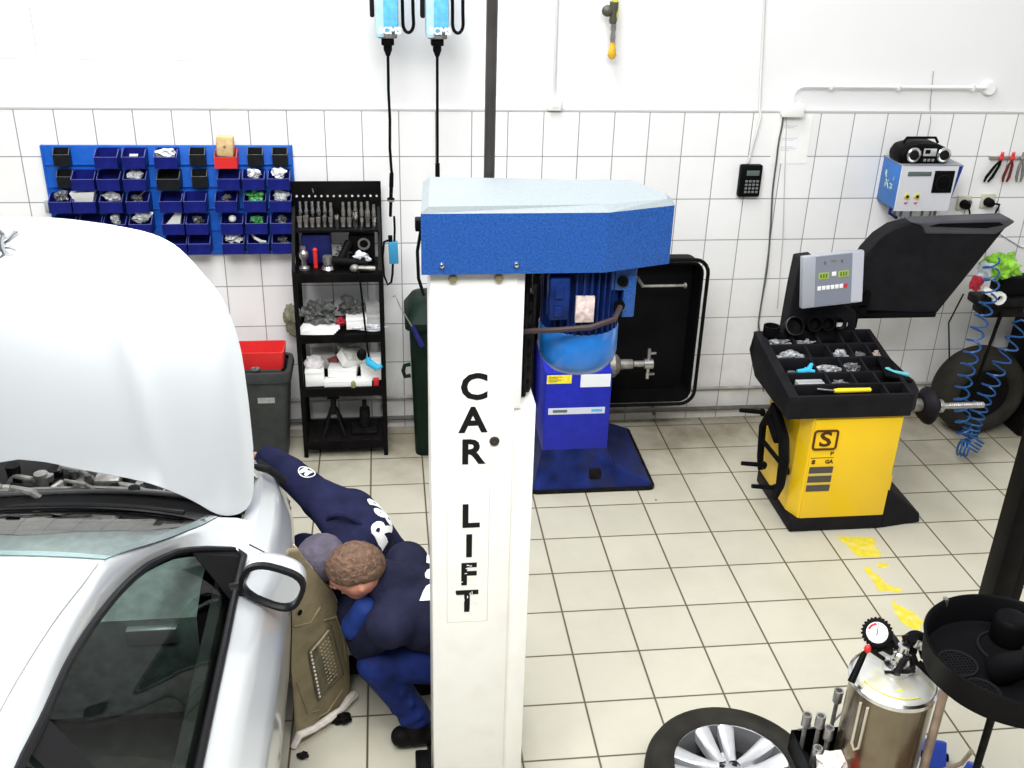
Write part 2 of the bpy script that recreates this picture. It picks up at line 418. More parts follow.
# keypad
t = thing('keypad_box', (2.13, 0, 1.46), 'small black keypad box on the wall tiles', 'keypad')
kx0, kx1, kz0, kz1 = 2.075, 2.205, 1.468, 1.655
box('body', (kx0, -.045, kz0), (kx1, 0, kz1), M['black_plastic'], t, .01)
M['lcd'] = mat('grey_display', (.10, .13, .12), .25)
box('display', (kx0+.035, -.048, kz1-.06), (kx1-.02, -.044, kz1-.03), M['lcd'], t, .001)
M['key'] = mat('key_caps', (.16, .17, .17), .5)
for r in range(4):
    for c in range(4): box('key', (kx0+.032+c*.022, -.050, kz0+.025+r*.021), (kx0+.047+c*.022, -.044, kz0+.038+r*.021), M['key'], t, .002)
# paper sheet on the wall
t = thing('paper_sheet', (2.38, 0, 1.65), 'white printed paper sheet taped to the wall tiles', 'paper')
box('sheet', (2.255, -.003, 1.655), (2.475, -.001, 1.935), M['paper'], t)
M['print'] = mat('faint_print', (.62, .63, .70), .8)
for k, (zz, w_) in enumerate([(1.87, .08), (1.86, .06), (1.80, .09), (1.79, .07), (1.75, .07), (1.74, .09), (1.73, .05)]):
    box('print_line', (2.31, -.004, zz), (2.31+w_, -.003, zz+.004), M['print'], t)
# cable hanging down from the junction box to the balancer
M['cable'] = mat('grey_cable', (.09, .09, .09), .5)
def wiggle(p0, p1, n, amp, seed=0):
    rnd = random.Random(seed); out = []
    for k in range(n+1):
        t_ = k/n; p = Vector(p0).lerp(Vector(p1), t_); p.x += math.sin(t_*9+seed)*amp+rnd.uniform(-amp, amp)*.3; out.append(p)
    return out
b = MB(); b.path(wiggle((2.285, -.012, 1.935), (2.33, -.012, .66), 20, .008, 2)+[(2.34, -.03, .55), (2.35, -.08, .40), (2.36, -.15, .25)], .0055, 6)
tag(b.build('power_cable', M['cable'], smooth=True), 'grey cable hanging straight down the wall from the junction box', 'cable')
b = MB(); b.path([(2.315, -.006, 1.935), (2.40, -.006, 1.2), (2.43, -.006, .75)], .003, 6)
tag(b.build('thin_wire', mat('white_wire', (.55, .55, .54), .5), smooth=True), 'thin pale wire on the wall beside the grey cable', 'cable')
# switch box with conduit, left
t = thing('switch_box', (.975, 0, 1.95), 'small white switch box on the wall at the tile edge', 'switch')
box('body', (.938, -.035, 1.957), (1.01, .02, 2.03), M['white_plastic'], t, .005)
box('rocker', (.962, -.040, 1.975), (.988, -.035, 2.01), M['white_plastic'], t, .002)
conduit('cable_conduit', [(.965, .008, 2.75), (.973, .008, 2.03)], .009, mat('pale_conduit', (.60, .60, .60), .5), 'pale conduit coming down the wall to the white switch box')
# thin wire over the blue box
b = MB(); b.path([(3.155, .014, 2.18), (3.175, .012, 1.99), (3.19, -.004, 1.90), (3.19, -.006, 1.73)], .0025, 6)
tag(b.build('thin_wire', mat('hair_wire', (.35, .35, .35), .5), smooth=True), 'hair-thin wire on the wall above the blue control box', 'cable')
b = MB(); b.path([(3.70, -.03, 1.43), (3.73, -.012, 1.40), (3.78, -.008, 1.22), (3.95, -.008, 1.13), (4.4, -.008, 1.10)], .0035, 6)
tag(b.build('thin_wire', mat('hair_wire_b', (.45, .45, .45), .5), smooth=True), 'thin wire curving over the tiles right of the wall sockets', 'cable')

# yellow and black pull switch hanging from above
t = thing('hanging_air_coupling', (1.275, -.06, 2.24), 'yellow and black hanging hose coupling high on the white wall', 'hose coupling')
M['hose_yellow'] = mat('hose_yellow', (.66, .68, .06), .45, var=.15, vscale=30)
M['amber'] = mat('amber_plastic', (.68, .42, .02), .4, var=.2, vscale=30)
b = MB(); b.path([(1.245, -.06, 2.66), (1.262, -.06, 2.56), (1.272, -.055, 2.52), (1.275, -.055, 2.43)], .016, 10); b.build('hose', M['hose_yellow'], t, smooth=True)
b = MB(); b.lathe([(.001, 2.42), (.018, 2.42), (.022, 2.44), (.018, 2.47), (.024, 2.50), (.024, 2.53), (.001, 2.53)], 14, (1.262, -.06, 0)); b.ball((1.228, -.065, 2.485), (.032, .022, .03)); b.build('clamp', mat('taupe_metal', (.09, .085, .065), .45, .3), t, smooth=True)
b = MB(); b.lathe([(.001, 2.32), (.013, 2.32), (.016, 2.34), (.016, 2.36), (.012, 2.38), (.017, 2.39), (.014, 2.43), (.001, 2.43)], 14, (1.266, -.06, 0)); b.build('coupling', M['steel'], t, smooth=True)
b = MB(); b.lathe([(.001, 2.238), (.015, 2.242), (.024, 2.258), (.022, 2.285), (.015, 2.305), (.016, 2.325), (.001, 2.325)], 14, (1.268, -.06, 0)); b.build('plug', M['amber'], t, smooth=True)
# wall sockets
def socket_box(x, z, label, wires):
    t = thing('wall_socket', (x, 0, z-.04), label, 'socket', 'wall sockets under the pliers rack')
    box('plate', (x-.042, -.022, z-.042), (x+.042, 0, z+.042), mat('ivory', (.55, .53, .42), .4), t, .004)
    b = MB(); b.lathe([(.001, -.075), (.018, -.075), (.026, -.06), (.028, -.022), (.001, -.022)], 16, (x-.004, 0, z-.004), 'Y'); b.build('plug', M['black_plastic'], t, smooth=True)
    b = MB(); b.path(wires, .006, 6); b.build('cord', M['black_plastic'], t, smooth=True)
    return t
s1 = socket_box(3.50, 1.418, 'ivory double wall socket with a round black plug, nearer the blue control box', [(3.50, -.07, 1.415), (3.50, -.10, 1.38), (3.51, -.09, 1.30)])
b = MB(); b.lathe([(.001, -.030), (.014, -.030), (.016, -.022), (.001, -.022)], 14, (3.53, 0, 1.422), 'Y'); b.build('outlet', M['dirty_steel'], s1, smooth=True)
socket_box(3.65, 1.430, 'wall socket with a black angled plug, the right one of the two sockets', [(3.65, -.07, 1.43), (3.69, -.08, 1.425), (3.705, -.05, 1.39), (3.70, -.03, 1.33)])
# pliers rack
t = thing('tool_rail', (3.74, 0, 1.675), 'small rail on the wall at the right edge of the photo', 'tool rack')
box('bar', (3.60, -.02, 1.682), (4.15, 0, 1.700), M['steel'], t, .003)
def pliers(x, label, a, hc):
    t = thing('pliers', (x, -.03, 1.56), label, 'pliers', 'pliers hanging on the wall rail')
    z = 1.69
    for s_ in (-1, 1):
        b = MB(); p = [(x, -.03, z-.01), (x+s_*.012+a*.3, -.03, z-.04), (x+s_*.018+a, -.03, z-.11), (x+s_*.012+a*1.3, -.03, z-.14)]
        b.path(p, [.006, .008, .009, .006], 8); b.build('handle', hc, t, smooth=True)
    b = MB(); b.ball((x, -.03, z), (.016, .01, .014)); b.tube((x-.004, -.03, z), (x-.006, -.03, z+.04), .008, .003); b.tube((x+.004, -.03, z), (x+.006, -.03, z+.04), .008, .003)
    b.build('jaw', M['red'] if a < 0 else M['dirty_steel'], t, smooth=True)
pliers(3.665, 'leftmost pliers on the wall rail, dark handles tilted to the left', -.05, M['black_plastic'])
pliers(3.735, 'second pliers on the wall rail, black and red handles', -.012, mat('dark_red_grip', (.12, .015, .015), .5))
pliers(3.80, 'third pliers on the wall rail, thin grey handles', .006, M['dirty_steel'])
for x in (3.665, 3.735):
    pass
# ================================================================= blue louvred board with storage bins
M['board_blue'] = mat('board_blue', (.006, .10, .50), .4, var=.15, vscale=20)
M['bin_blue'] = mat('bin_navy_blue', (.008, .012, .14), .38, var=.2, vscale=30)
M['bin_black'] = mat('bin_black', (.010, .011, .012), .4, var=.2, vscale=30)
M['bin_red'] = mat('bin_red', (.60, .02, .02), .4)
M['bin_edge'] = mat('bin_pale_rim', (.12, .13, .36), .4)  # rim drawn paler than the bin body
t = thing('bin_panel', (-1.10, -.01, 1.14), 'bright blue perforated metal panel for storage bins on the tiled wall', 'panel')
b = MB(); b.box((-1.772, -.022, 1.145), (-.462, -.004, 1.762), .003); b.build('back_panel', M['board_blue'], t, smooth=True)
for r in range(5):
    b = MB(); z = 1.168+r*.1225
    b.prism([(-1.765, -.022, z-.012), (-1.765, -.032, z+.004), (-1.765, -.022, z+.006)], (1.297, 0, 0)); b.build('louvre', M['board_blue'], t)
bk = MB(); bk.box((-.472, -.028, 1.145), (-.462, .0, 1.762)); bk.box((-1.774, -.028, 1.145), (-1.764, 0, 1.762)); bk.build('edge_frame', M['board_blue'], t)
tag(box('metal_bracket', (-1.805, -.02, 1.40), (-1.775, 0, 1.46), mat('grey_bracket', (.40, .45, .45), .5), None, .003), 'small grey bracket on the tiles at the left edge of the blue bin panel', 'bracket')

def bin_mesh(w, d, h, front, name):
    """an open-fronted hopper bin, origin at the back bottom centre; y runs to -d"""
    o = MB(); x = w/2; th = .004
    o.box((-x, -d, 0), (x, 0, th))                                   # floor
    o.box((-x, -th, 0), (x, 0, h))                                   # back
    for s_ in (-1, 1):
        a = s_*x; c = a-s_*th
        o.prism([(min(a, c), 0, 0), (min(a, c), 0, h), (min(a, c), -d*.45, h), (min(a, c), -d, front), (min(a, c), -d-.006, 0)], (th, 0, 0))
    o.box((-x, -d-.004, 0), (x, -d, front))
    return o
def rim_mesh(w, d, h, front):
    o = MB(); x = w/2
    o.path([(-x, -d*.45, h), (-x, -d-.002, front), (x, -d-.002, front), (x, -d*.45, h)], .0022, 6)
    return o
BW, BD, BH, BF = .116, .105, .088, .060
protos = {}
def get_bin(kind, x, z, label, grp):
    big = kind == 'slot'
    if kind not in protos:
        t = thing('storage_bin', (x, -.024, z), label, 'storage bin', grp)
        m = {'blue': 'bin_blue', 'black': 'bin_black', 'red': 'bin_red', 'slot': 'bin_black'}[kind]
        w, d = (BW, BD) if kind != 'slot' else (.080, .050)
        q = bin_mesh(w, d, BH, BF, ''); q.xf(Matrix.Translation((x, -.024, z))); q.build('tray', M[m], t)
        q = rim_mesh(w, d, BH, BF); q.xf(Matrix.Translation((x, -.024, z))); q.build('rim', M['bin_edge'] if kind == 'blue' else M['grey_plastic'], t, smooth=True)
        protos[kind] = t; return t
    return copy_thing(protos[kind], (x, -.024, z), label=label, group=grp)
ords = ['first', 'second', 'third', 'fourth', 'fifth', 'sixth', 'seventh', 'eighth', 'ninth']
rown = ['top', 'second', 'third', 'fourth', 'bottom']
rows = [(1.664, [(-1.661, 'slot'), (-1.421, 'blue'), (-1.282, 'blue'), (-1.117, 'blue'), (-.961, 'slot'), (-.806, 'red'), (-.657, 'slot'), (-.526, 'slot')]),
        (1.546, [(-1.66, 'slot'), (-1.555, 'blue'), (-1.425, 'blue'), (-1.29, 'blue'), (-1.117, 'black'), (-.961, 'slot'), (-.801, 'blue'), (-.670, 'blue'), (-.535, 'blue')]),
        (1.424, [(-1.69, 'blue'), (-1.565, 'blue'), (-1.428, 'blue'), (-1.290, 'blue'), (-1.117, 'blue'), (-.991, 'blue'), (-.825, 'blue'), (-.672, 'blue'), (-.535, 'blue')]),
        (1.298, [(-1.69, 'blue'), (-1.553, 'blue'), (-1.425, 'blue'), (-1.291, 'blue'), (-1.117, 'blue'), (-.991, 'blue'), (-.805, 'blue'), (-.672, 'blue'), (-.538, 'blue')]),
        (1.184, [(-1.117, 'blue'), (-.991, 'blue'), (-.808, 'blue'), (-.672, 'blue'), (-.538, 'blue')])]
cname = {'blue': 'navy blue storage bin', 'black': 'black storage bin with a pale rim', 'red': 'red storage bin with a sponge block in it', 'slot': 'small black square tray'}
for r, (z, lst) in enumerate(rows):
    nb = {}
    for x, k in lst:
        nb[k] = nb.get(k, 0)+1
        total = sum(1 for q in lst if q[1] == k)
        place = '' if total == 1 else ', %s %s from left' % (ords[nb[k]-1], 'navy one' if k == 'blue' else 'one')
        get_bin(k, x, z, '%s, %s row of the blue panel%s' % (cname[k], rown[r], place), 'small black trays on the blue panel' if k == 'slot' else 'storage bins on the blue panel')
# contents
M['bag'] = mat('plastic_bag', (.62, .64, .66), .25, var=.45, vscale=40, bump=.6, bscale=90)
M['green_bag'] = mat('green_parts', (.05, .28, .07), .35, var=.6, vscale=50, bump=.5, bscale=80)
M['sponge'] = mat('tan_sponge', (.62, .45, .22), .8, var=.2, vscale=30, dark=(.4, .2, .08), dscale=20, damt=.5)
def crumple(name, c, r, m, label, cat='bag', seed=0, grp=None, n=3, spiky=.5):
    b = MB(); rr = bmesh.ops.create_icosphere(b.bm, subdivisions=n, radius=1.0)
    for v in rr['verts']:
        k = 1+spiky*noise.noise(v.co*1.7+Vector((seed*7.3, seed, 0)))+spiky*.6*noise.noise(v.co*4.5+Vector((0, seed*3.1, 5)))
        v.co = Vector((v.co.x*r[0]*k, v.co.y*r[1]*k, v.co.z*r[2]*k))+Vector(c)
    o = b.build(name, m); return tag(o, label, cat, grp)
G = 'odds and ends in the bins'
cont = [(-1.117, 1.735, (.055, .03, .025), 'bag', 'crumpled clear bag in the fourth navy-side bin of the top row', 'wide'),
        (-1.29, 1.618, (.036, .025, .026), 'bag', 'white knotted bag in the second row of the blue panel', ''),
        (-.670, 1.622, (.032, .026, .026), 'bag', 'clear crumpled bag in the second row, second from the right', ''),
        (-.535, 1.625, (.036, .028, .028), 'bag', 'bright clear bag in the rightmost bin of the second row', ''),
        (-1.69, 1.505, (.034, .03, .025), 'dirty', 'greasy bundle of small parts in the leftmost third-row bin', ''),
        (-1.428, 1.500, (.040, .028, .026), 'bag', 'clear bag of parts right of the white box in the third row', ''),
        (-1.300, 1.490, (.026, .026, .018), 'dirty', 'small grey parts in the fourth third-row bin', ''),
        (-.825, 1.490, (.022, .022, .018), 'dirty', 'dark little parts in the third-row bin left of the green ones', ''),
        (-.672, 1.498, (.040, .028, .034), 'green', 'green plastic parts in the third row of the blue panel', ''),
        (-.535, 1.500, (.044, .030, .032), 'bag', 'full clear bag in the rightmost third-row bin', ''),
        (-1.425, 1.378, (.022, .024, .028), 'bag', 'small pale bag half hidden by the raised hood', ''),
        (-1.285, 1.395, (.048, .030, .042), 'bag', 'large crumpled clear bag just above the hood edge', ''),
        (-.991, 1.370, (.024, .022, .02), 'dirty', 'dark parts in the fourth-row bin right of the white piece', ''),
        (-.672, 1.366, (.028, .026, .02), 'green', 'dark greenish parts in the fourth row below the green ones', ''),
        (-.538, 1.366, (.024, .026, .02), 'dirty', 'grey parts in the rightmost fourth-row bin', ''),
        (-.808, 1.262, (.044, .030, .030), 'bag', 'clear bag of black parts in the bottom row', ''),
        (-.538, 1.250, (.026, .026, .02), 'dirty', 'dull parts in the rightmost bottom-row bin', '')]
M['dull_parts'] = mat('dull_parts', (.14, .14, .15), .4, .3, var=.7, vscale=60, bump=.5, bscale=80)
for k, (x, z, r, kd, lab, _) in enumerate(cont):
    o = crumple('parts_bag' if kd == 'bag' else 'small_parts', (x, -.024-.052, z-.002), r, {'bag': M['bag'], 'green': M['green_bag'], 'dirty': M['dull_parts']}[kd], lab, 'bag' if kd == 'bag' else 'parts', k, G, 3, .75 if kd != 'bag' else .6)
b = MB(); b.ball((-.805, -.08, 1.372), .021, 16, 10); tag(b.build('white_ball', M['white_plastic'], smooth=True), 'small white ball in a fourth-row bin of the blue panel', 'ball', G)
def wedge(name, x, z, pts, m, lab, cat):
    b = MB(); b.prism([(x+p[0], -.085, z+p[1]) for p in pts], (0, .035, 0)); tag(b.build(name, m), lab, cat, G)
b = MB(); b.prism([(-1.62, -.10, 1.475), (-1.525, -.10, 1.475), (-1.508, -.12, 1.535), (-1.635, -.12, 1.528)], (0, .06, .0)); b.box((-1.595, -.104, 1.488), (-1.565, -.101, 1.498), mi=1)
tag(b.build('small_box', [M['paper'], M['black_plastic']]), 'open white cardboard box in the third row of the blue panel', 'box', G)
wedge('white_bracket', -1.117, 1.355, [(-.045, -.01), (.03, -.01), (.042, .05), (.01, .055), (-.008, .03)], M['white_plastic'], 'white angular plastic piece in a fourth-row bin', 'part')
b = MB(); b.path([(-.715, -.085, 1.292), (-.69, -.088, 1.262), (-.66, -.088, 1.243), (-.632, -.085, 1.240)], [.004, .009, .010, .006], 8); tag(b.build('curved_plastic_piece', M['white_plastic'], smooth=True), 'curved white plastic handle in a bottom-row bin', 'part', G)
b = MB(); b.path([(-1.305, -.09, 1.478), (-1.25, -.09, 1.535)], .004, 6); tag(b.build('thin_rod', M['steel'], smooth=True), 'thin grey rod leaning out of a third-row bin', 'rod', G)
b = MB(); b.box((-1.305, -.10, 1.720), (-1.262, -.08, 1.731), .002); tag(b.build('white_label_piece', M['white_plastic'], smooth=True), 'small white piece in the third top-row bin', 'part', G)
M_ = Matrix.Translation((-.806, -.085, 1.775)) @ Matrix.Rotation(.06, 4, 'Y')
b = MB(); b.box((-.045, -.028, -.055), (.045, .028, .055), .012, mtx=M_); b.ball((0, -.028, 0), (.008, .003, .008), mtx=None, mi=1)
for v in b.bm.verts:
    if v.co.z < .5: v.co = M_ @ v.co
tag(b.build('sponge_block', [M['sponge'], mat('sponge_hole', (.25, .14, .06), .8)], smooth=True), 'tan sponge block standing in the red bin', 'sponge', G)
# loose straps hanging under the panel
for x, z1, s_ in ((-.66, 1.06, 1), (-.552, .98, 2)):
    pass

# ================================================================= black tool shelf
SX0, SX1, SY0, SY1 = -.478, .012, -.36, -.06
t = thing('tool_shelf', ((SX0+SX1)/2, -.2, 0), 'tall black metal shelf rack with a pegboard top against the tiled wall', 'shelf')
bl = M['black_metal']
for x in (SX0, SX1-.025):
    b = MB(); b.box((x, SY1-.02, 0), (x+.025, SY1, 1.56), .003); b.build('rear_post', bl, t, smooth=True)
    b = MB(); b.box((x, SY0, 0), (x+.025, SY0+.02, 1.16), .003)
    b.prism([(x, SY0, 1.16), (x, SY0+.02, 1.16), (x, SY1, 1.44), (x, SY1-.03, 1.44)], (.018, 0, 0)); b.build('front_post', bl, t, smooth=True)
b = MB(); b.box((SX0, SY1-.022, 1.34), (SX1, SY1-.014, 1.580), .003); b.build('tool_board', bl, t, smooth=True)
for k in range(14):
    b = MB(); x = SX0+.03+k*.0335; b.tube((x, SY1-.022, 1.497), (x, SY1-.032, 1.500), .006, .006, 8); b.build('peg', M['steel'], t, smooth=True)
b = MB(); b.path([(SX0+.118, SY1-.024, 1.51), (SX0+.122, SY1-.04, 1.525), (SX0+.118, SY1-.04, 1.545)], .004, 6); b.build('hook', M['chrome'], t, smooth=True)
levels = [(1.138, 'upper'), (.778, 'middle'), (.445, 'lower'), (.10, 'bottom')]
for z, nm in levels:
    b = MB(); b.box((SX0+.005, SY0, z-.02), (SX1-.005, SY1, z), .002)
    b.box((SX0+.005, SY0-.003, z-.045), (SX1-.005, SY0+.003, z+.006), .002)
    b.build('shelf_board', bl, t, smooth=True)
b = MB(); b.box((SX0+.02, SY0+.12, 1.338), (SX1-.02, SY1-.02, 1.352), .002); b.box((SX0+.02, SY1-.07, 1.37), (SX1-.02, SY1-.06, 1.392), .002); b.build('socket_rail', bl, t, smooth=True)
# sockets and drill bits standing on the rail
rnd = random.Random(5)
cnt = 0
posn = ['leftmost', 'second', 'third', 'fourth', 'fifth', 'sixth', 'seventh', 'eighth', 'ninth', 'tenth', 'eleventh', 'twelfth', 'rightmost']
for k in range(13):
    x = SX0+.045+k*.0335; bright = k < 5
    if k == 6: continue
    h = .088 if bright else rnd.uniform(.065, .085)
    b = MB(); b.lathe([(.001, 0), (.010, 0), (.0115, h*.4), (.009, h*.5), (.008, h), (.001, h)], 12, (x, SY1-.045, 1.388)); o = b.build('tool_bit', M['chrome'] if bright else M['dirty_steel'], smooth=True)
    tag(o, 'upright tool bit in the back row on the black rack, %s in the row' % posn[k], 'tool bit', 'tool bits on the rack rail')
for k in range(13):
    x = SX0+.045+k*.0335; h = rnd.uniform(.045, .07) if k not in (9, 11) else .085; r = rnd.uniform(.011, .014) if k not in (9,) else .017
    b = MB(); b.lathe([(r*.6, h*.8), (r*.6, h), (r, h), (r, h*.5), (r*.8, h*.45), (r*.85, 0), (.001, 0)], 12, (x, SY1-.12, 1.353)); o = b.build('socket', M['chrome'] if k in (6, 9, 10, 12) else M['dirty_steel'], smooth=True)
    tag(o, 'wrench socket in the front row on the black rack, %s in the row' % posn[k], 'socket', 'wrench sockets on the rack rail')
# upper shelf things
zt = 1.140
M['navy_case'] = mat('navy_case', (.012, .016, .10), .45, var=.25, vscale=20)
t = thing('tool_case', (-.345, -.14, zt), 'dark blue plastic case standing on the upper shelf of the rack', 'case')
box('shell', (-.43, -.19, zt), (-.27, -.10, zt+.17), M['navy_case'], t, .012); b = MB(); b.path([(-.39, -.145, zt+.165), (-.38, -.145, zt+.195), (-.33, -.145, zt+.195), (-.32, -.145, zt+.165)], .007, 8); b.build('handle', M['navy_case'], t, smooth=True)
t = thing('machine_case', (-.10, -.13, zt), 'black box with a round dark ring on its face, upper shelf', 'box')
box('shell', (-.175, -.18, zt), (-.03, -.08, zt+.16), M['black_plastic'], t, .008); b = MB(); b.lathe([(.024, -.012), (.034, -.012), (.034, 0), (.024, 0)], 24, (-.09, -.182, zt+.115), 'Y'); b.build('ring', M['dirty_steel'], t, smooth=True)
def lathe_thing(name, prof, c, m, lab, cat, n=20, grp=None, axis='Z'):
    b = MB(); b.lathe(prof, n, c, axis); return tag(b.build(name, m, smooth=True), lab, cat, grp)
lathe_thing('air_fitting', [(.001, 0), (.030, 0), (.030, .012), (.014, .022), (.012, .05), (.024, .07), (.026, .095), (.012, .11), (.012, .13), (.001, .13)], (-.415, -.27, zt), M['steel'], 'shiny metal fitting standing at the left end of the upper shelf', 'fitting')
lathe_thing('steel_disc', [(.001, 0), (.034, 0), (.038, .014), (.030, .03), (.02, .034), (.001, .034)], (-.285, -.30, zt), M['chrome'], 'low shiny steel cap lying at the front of the upper shelf', 'cap')
lathe_thing('steel_cup', [(.001, 0), (.026, 0), (.030, .04), (.026, .06), (.001, .065)], (-.29, -.225, zt+.0), M['dirty_steel'], 'dull round metal cup behind the shiny cap, upper shelf', 'cup')
b = MB(); b.ball((-.355, -.245, zt+.10), .014); b.tube((-.355, -.245, zt), (-.355, -.245, zt+.095), .012, .012); b.bm.faces.ensure_lookup_table()
tag(b.build('red_capped_bottle', [M['red']], smooth=True), 'small red capped stick between the case and the fittings', 'cap')
t = thing('impact_wrench', (-.21, -.24, zt), 'black cordless tool lying on the upper shelf below the dark blue case', 'power tool')
b = MB(); b.tube((-.26, -.27, zt+.045), (-.12, -.30, zt+.045), .030, .022, 14); b.tube((-.12, -.30, zt+.045), (-.07, -.31, zt+.045), .014, .012); b.build('body', M['black_plastic'], t, smooth=True)
b = MB(); b.tube((-.22, -.27, zt+.05), (-.17, -.20, zt+.13), .020, .024); b.build('grip', M['black_plastic'], t, smooth=True)
t = thing('impact_wrench', (-.09, -.26, zt), 'grey metal pneumatic wrench at the front right of the upper shelf', 'power tool')
b = MB(); b.tube((-.14, -.33, zt+.02), (-.03, -.33, zt+.02), .018, .014); b.ball((-.14, -.33, zt+.022), (.028, .024, .022)); b.build('body', M['dirty_steel'], t, smooth=True)
b = MB(); b.tube((-.08, -.33, zt+.02), (-.10, -.26, zt+.05), .015, .017); b.build('grip', M['black_plastic'], t, smooth=True)
crumple('metal_parts', (-.105, -.24, zt+.05), (.045, .03, .03), M['bag'], 'bright crumpled metal pieces in front of the black box', 'parts', 31, None, 3, .8)
crumple('metal_parts', (-.20, -.16, zt+.07), (.045, .03, .03), M['dull_parts'], 'dark jumbled parts between the two cases on the upper shelf', 'parts', 32, None, 3, .8)
# middle shelf
zt = .780
crumple('wire_bundle', (-.36, -.20, zt+.075), (.09, .08, .055), mat('murky_wire', (.10, .105, .10), .4, var=.7, vscale=50, bump=.6, bscale=60), 'tangled murky grey bundle on the middle shelf, left', 'bundle', 4, None, 4, .8)
crumple('wire_bundle', (-.17, -.17, zt+.095), (.075, .06, .050), mat('murky_wire_b', (.085, .085, .08), .4, var=.7, vscale=50, bump=.6, bscale=60), 'tangled grey bundle behind the white box on the middle shelf', 'bundle', 9, None, 4, .8)
def pbox(c, s, a, lab, m=None, name='cardboard_box', cat='box', grp=None, lidm=None):
    mt = Matrix.Translation(c) @ Matrix.Rotation(a[2], 4, 'Z') @ Matrix.Rotation(a[0], 4, 'X') @ Matrix.Rotation(a[1], 4, 'Y')
    t = thing(name, c, lab, cat, grp)
    b = MB(); b.box((-s[0]/2, -s[1]/2, 0), (s[0]/2, s[1]/2, s[2]*.78), .002, mtx=mt); b.build('carton', m or M['paper'], t, smooth=True)
    b = MB(); b.box((-s[0]/2-.001, -s[1]/2-.001, s[2]*.78), (s[0]/2+.001, s[1]/2+.001, s[2]), .002, mtx=mt); b.build('lid', lidm or m or M['paper'], t, smooth=True)
    return t
pbox((-.145, -.26, zt+.012), (.115, .10, .062), (0, 0, .04), 'plain white box at the front middle of the middle shelf')
pbox((-.045, -.22, zt), (.085, .11, .075), (0, 0, 0), 'grey-white box at the right end of the middle shelf', mat('greyish_card', (.45, .45, .44), .7, var=.2))
pbox((-.055, -.20, zt+.075), (.075, .08, .055), (0, 0, .1), 'small dim box stacked on the right box of the middle shelf', mat('greyish_card_b', (.34, .34, .33), .7, var=.3))
for k in range(4):
    b = MB(); b.box((-.10, -.055, 0), (.10, .055, .006), .001, mtx=Matrix.Translation((-.365+.008*k, -.295+.004*k, zt+k*.0075)) @ Matrix.Rotation(.06*k-.08, 4, 'Z'))
    tag(b.build('paper_pad', M['paper']), 'white paper pad lying at the front left of the middle shelf, %s of the pile' % ['bottom', 'second', 'third', 'top'][k], 'paper', 'pile of white pads')
crumple('red_rag', (-.235, -.25, zt+.035), (.03, .03, .025), mat('red_rag', (.35, .01, .025), .7, var=.4, vscale=40), 'small dark red rag between pads and white box', 'rag', 11, None, 3, .6)
crumple('clear_wrap', (-.07, -.30, zt+.018), (.09, .02, .018), M['bag'], 'strip of clear wrapping at the front of the middle shelf', 'wrapping', 14, None, 3, .5)
# lower shelf: piled small cartons
zt = .447
GB = 'white cartons on the lower shelf'
pbox((-.395, -.26, zt), (.105, .12, .095), (0, 0, .03), 'tall white carton at the front left of the lower shelf', grp=GB)
pbox((-.205, -.30, zt), (.27, .07, .035), (0, 0, .0), 'long flat white carton at the front of the lower shelf', grp=GB)
pbox((-.235, -.24, zt+.036), (.16, .11, .055), (0, .05, -.10), 'white carton lying on the long flat one, lower shelf', grp=GB)
pbox((-.075, -.25, zt+.02), (.115, .10, .075), (0, 0, .05), 'white carton at the right of the lower shelf, under another', grp=GB)
pbox((-.068, -.25, zt+.096), (.11, .095, .06), (0, 0, .08), 'white carton topmost of the right stack, under the blue handle', grp=GB)
pbox((-.20, -.22, zt+.11), (.14, .09, .07), (.5, .35, .5), 'white carton tilted on the middle of the pile with a dark tear', lidm=mat('carton_flap', (.6, .59, .54), .7, var=.3, vscale=30), grp=GB)
pbox((-.36, -.15, zt+.06), (.13, .10, .09), (.1, .1, .2), 'greyish carton at the back left of the lower shelf', mat('greyish_card_c', (.36, .35, .34), .7, var=.25), grp=GB)
pbox((-.30, -.17, zt+.10), (.10, .06, .03), (.3, -.2, -.3), 'thin dark red carton in the middle of the pile', mat('dark_red_card', (.16, .03, .03), .6, var=.3), grp=GB)
pbox((-.20, -.14, zt+.16), (.12, .06, .05), (.4, -.3, .5), 'grey torn carton on top at the back of the pile', mat('torn_card', (.42, .41, .38), .7, var=.35, vscale=30), grp=GB)
crumple('foam_bag', (-.395, -.25, zt+.12), (.052, .05, .04), mat('foam_bag', (.75, .72, .72), .6, var=.1, vscale=30), 'rounded whitish bag on the front left carton', 'bag', 17, None, 3, .3)
crumple('foam_bag', (-.033, -.20, zt+.05), (.02, .06, .07), mat('foam_bag_b', (.6, .6, .58), .5, var=.2, vscale=30), 'pale crushed bag at the right end of the lower shelf', 'bag', 18, None, 3, .4)
pbox((-.045, -.32, zt), (.03, .03, .04), (0, 0, 0), 'tiny red box at the right front of the lower shelf', M['red'])
lathe_thing('olive_tube', [(.001, 0), (.013, 0), (.013, .03), (.009, .04), (.001, .045)], (-.175, -.345, zt+.0), mat('olive', (.25, .24, .10), .4, var=.4, vscale=60), 'little olive tube at the front of the lower shelf', 'tube')
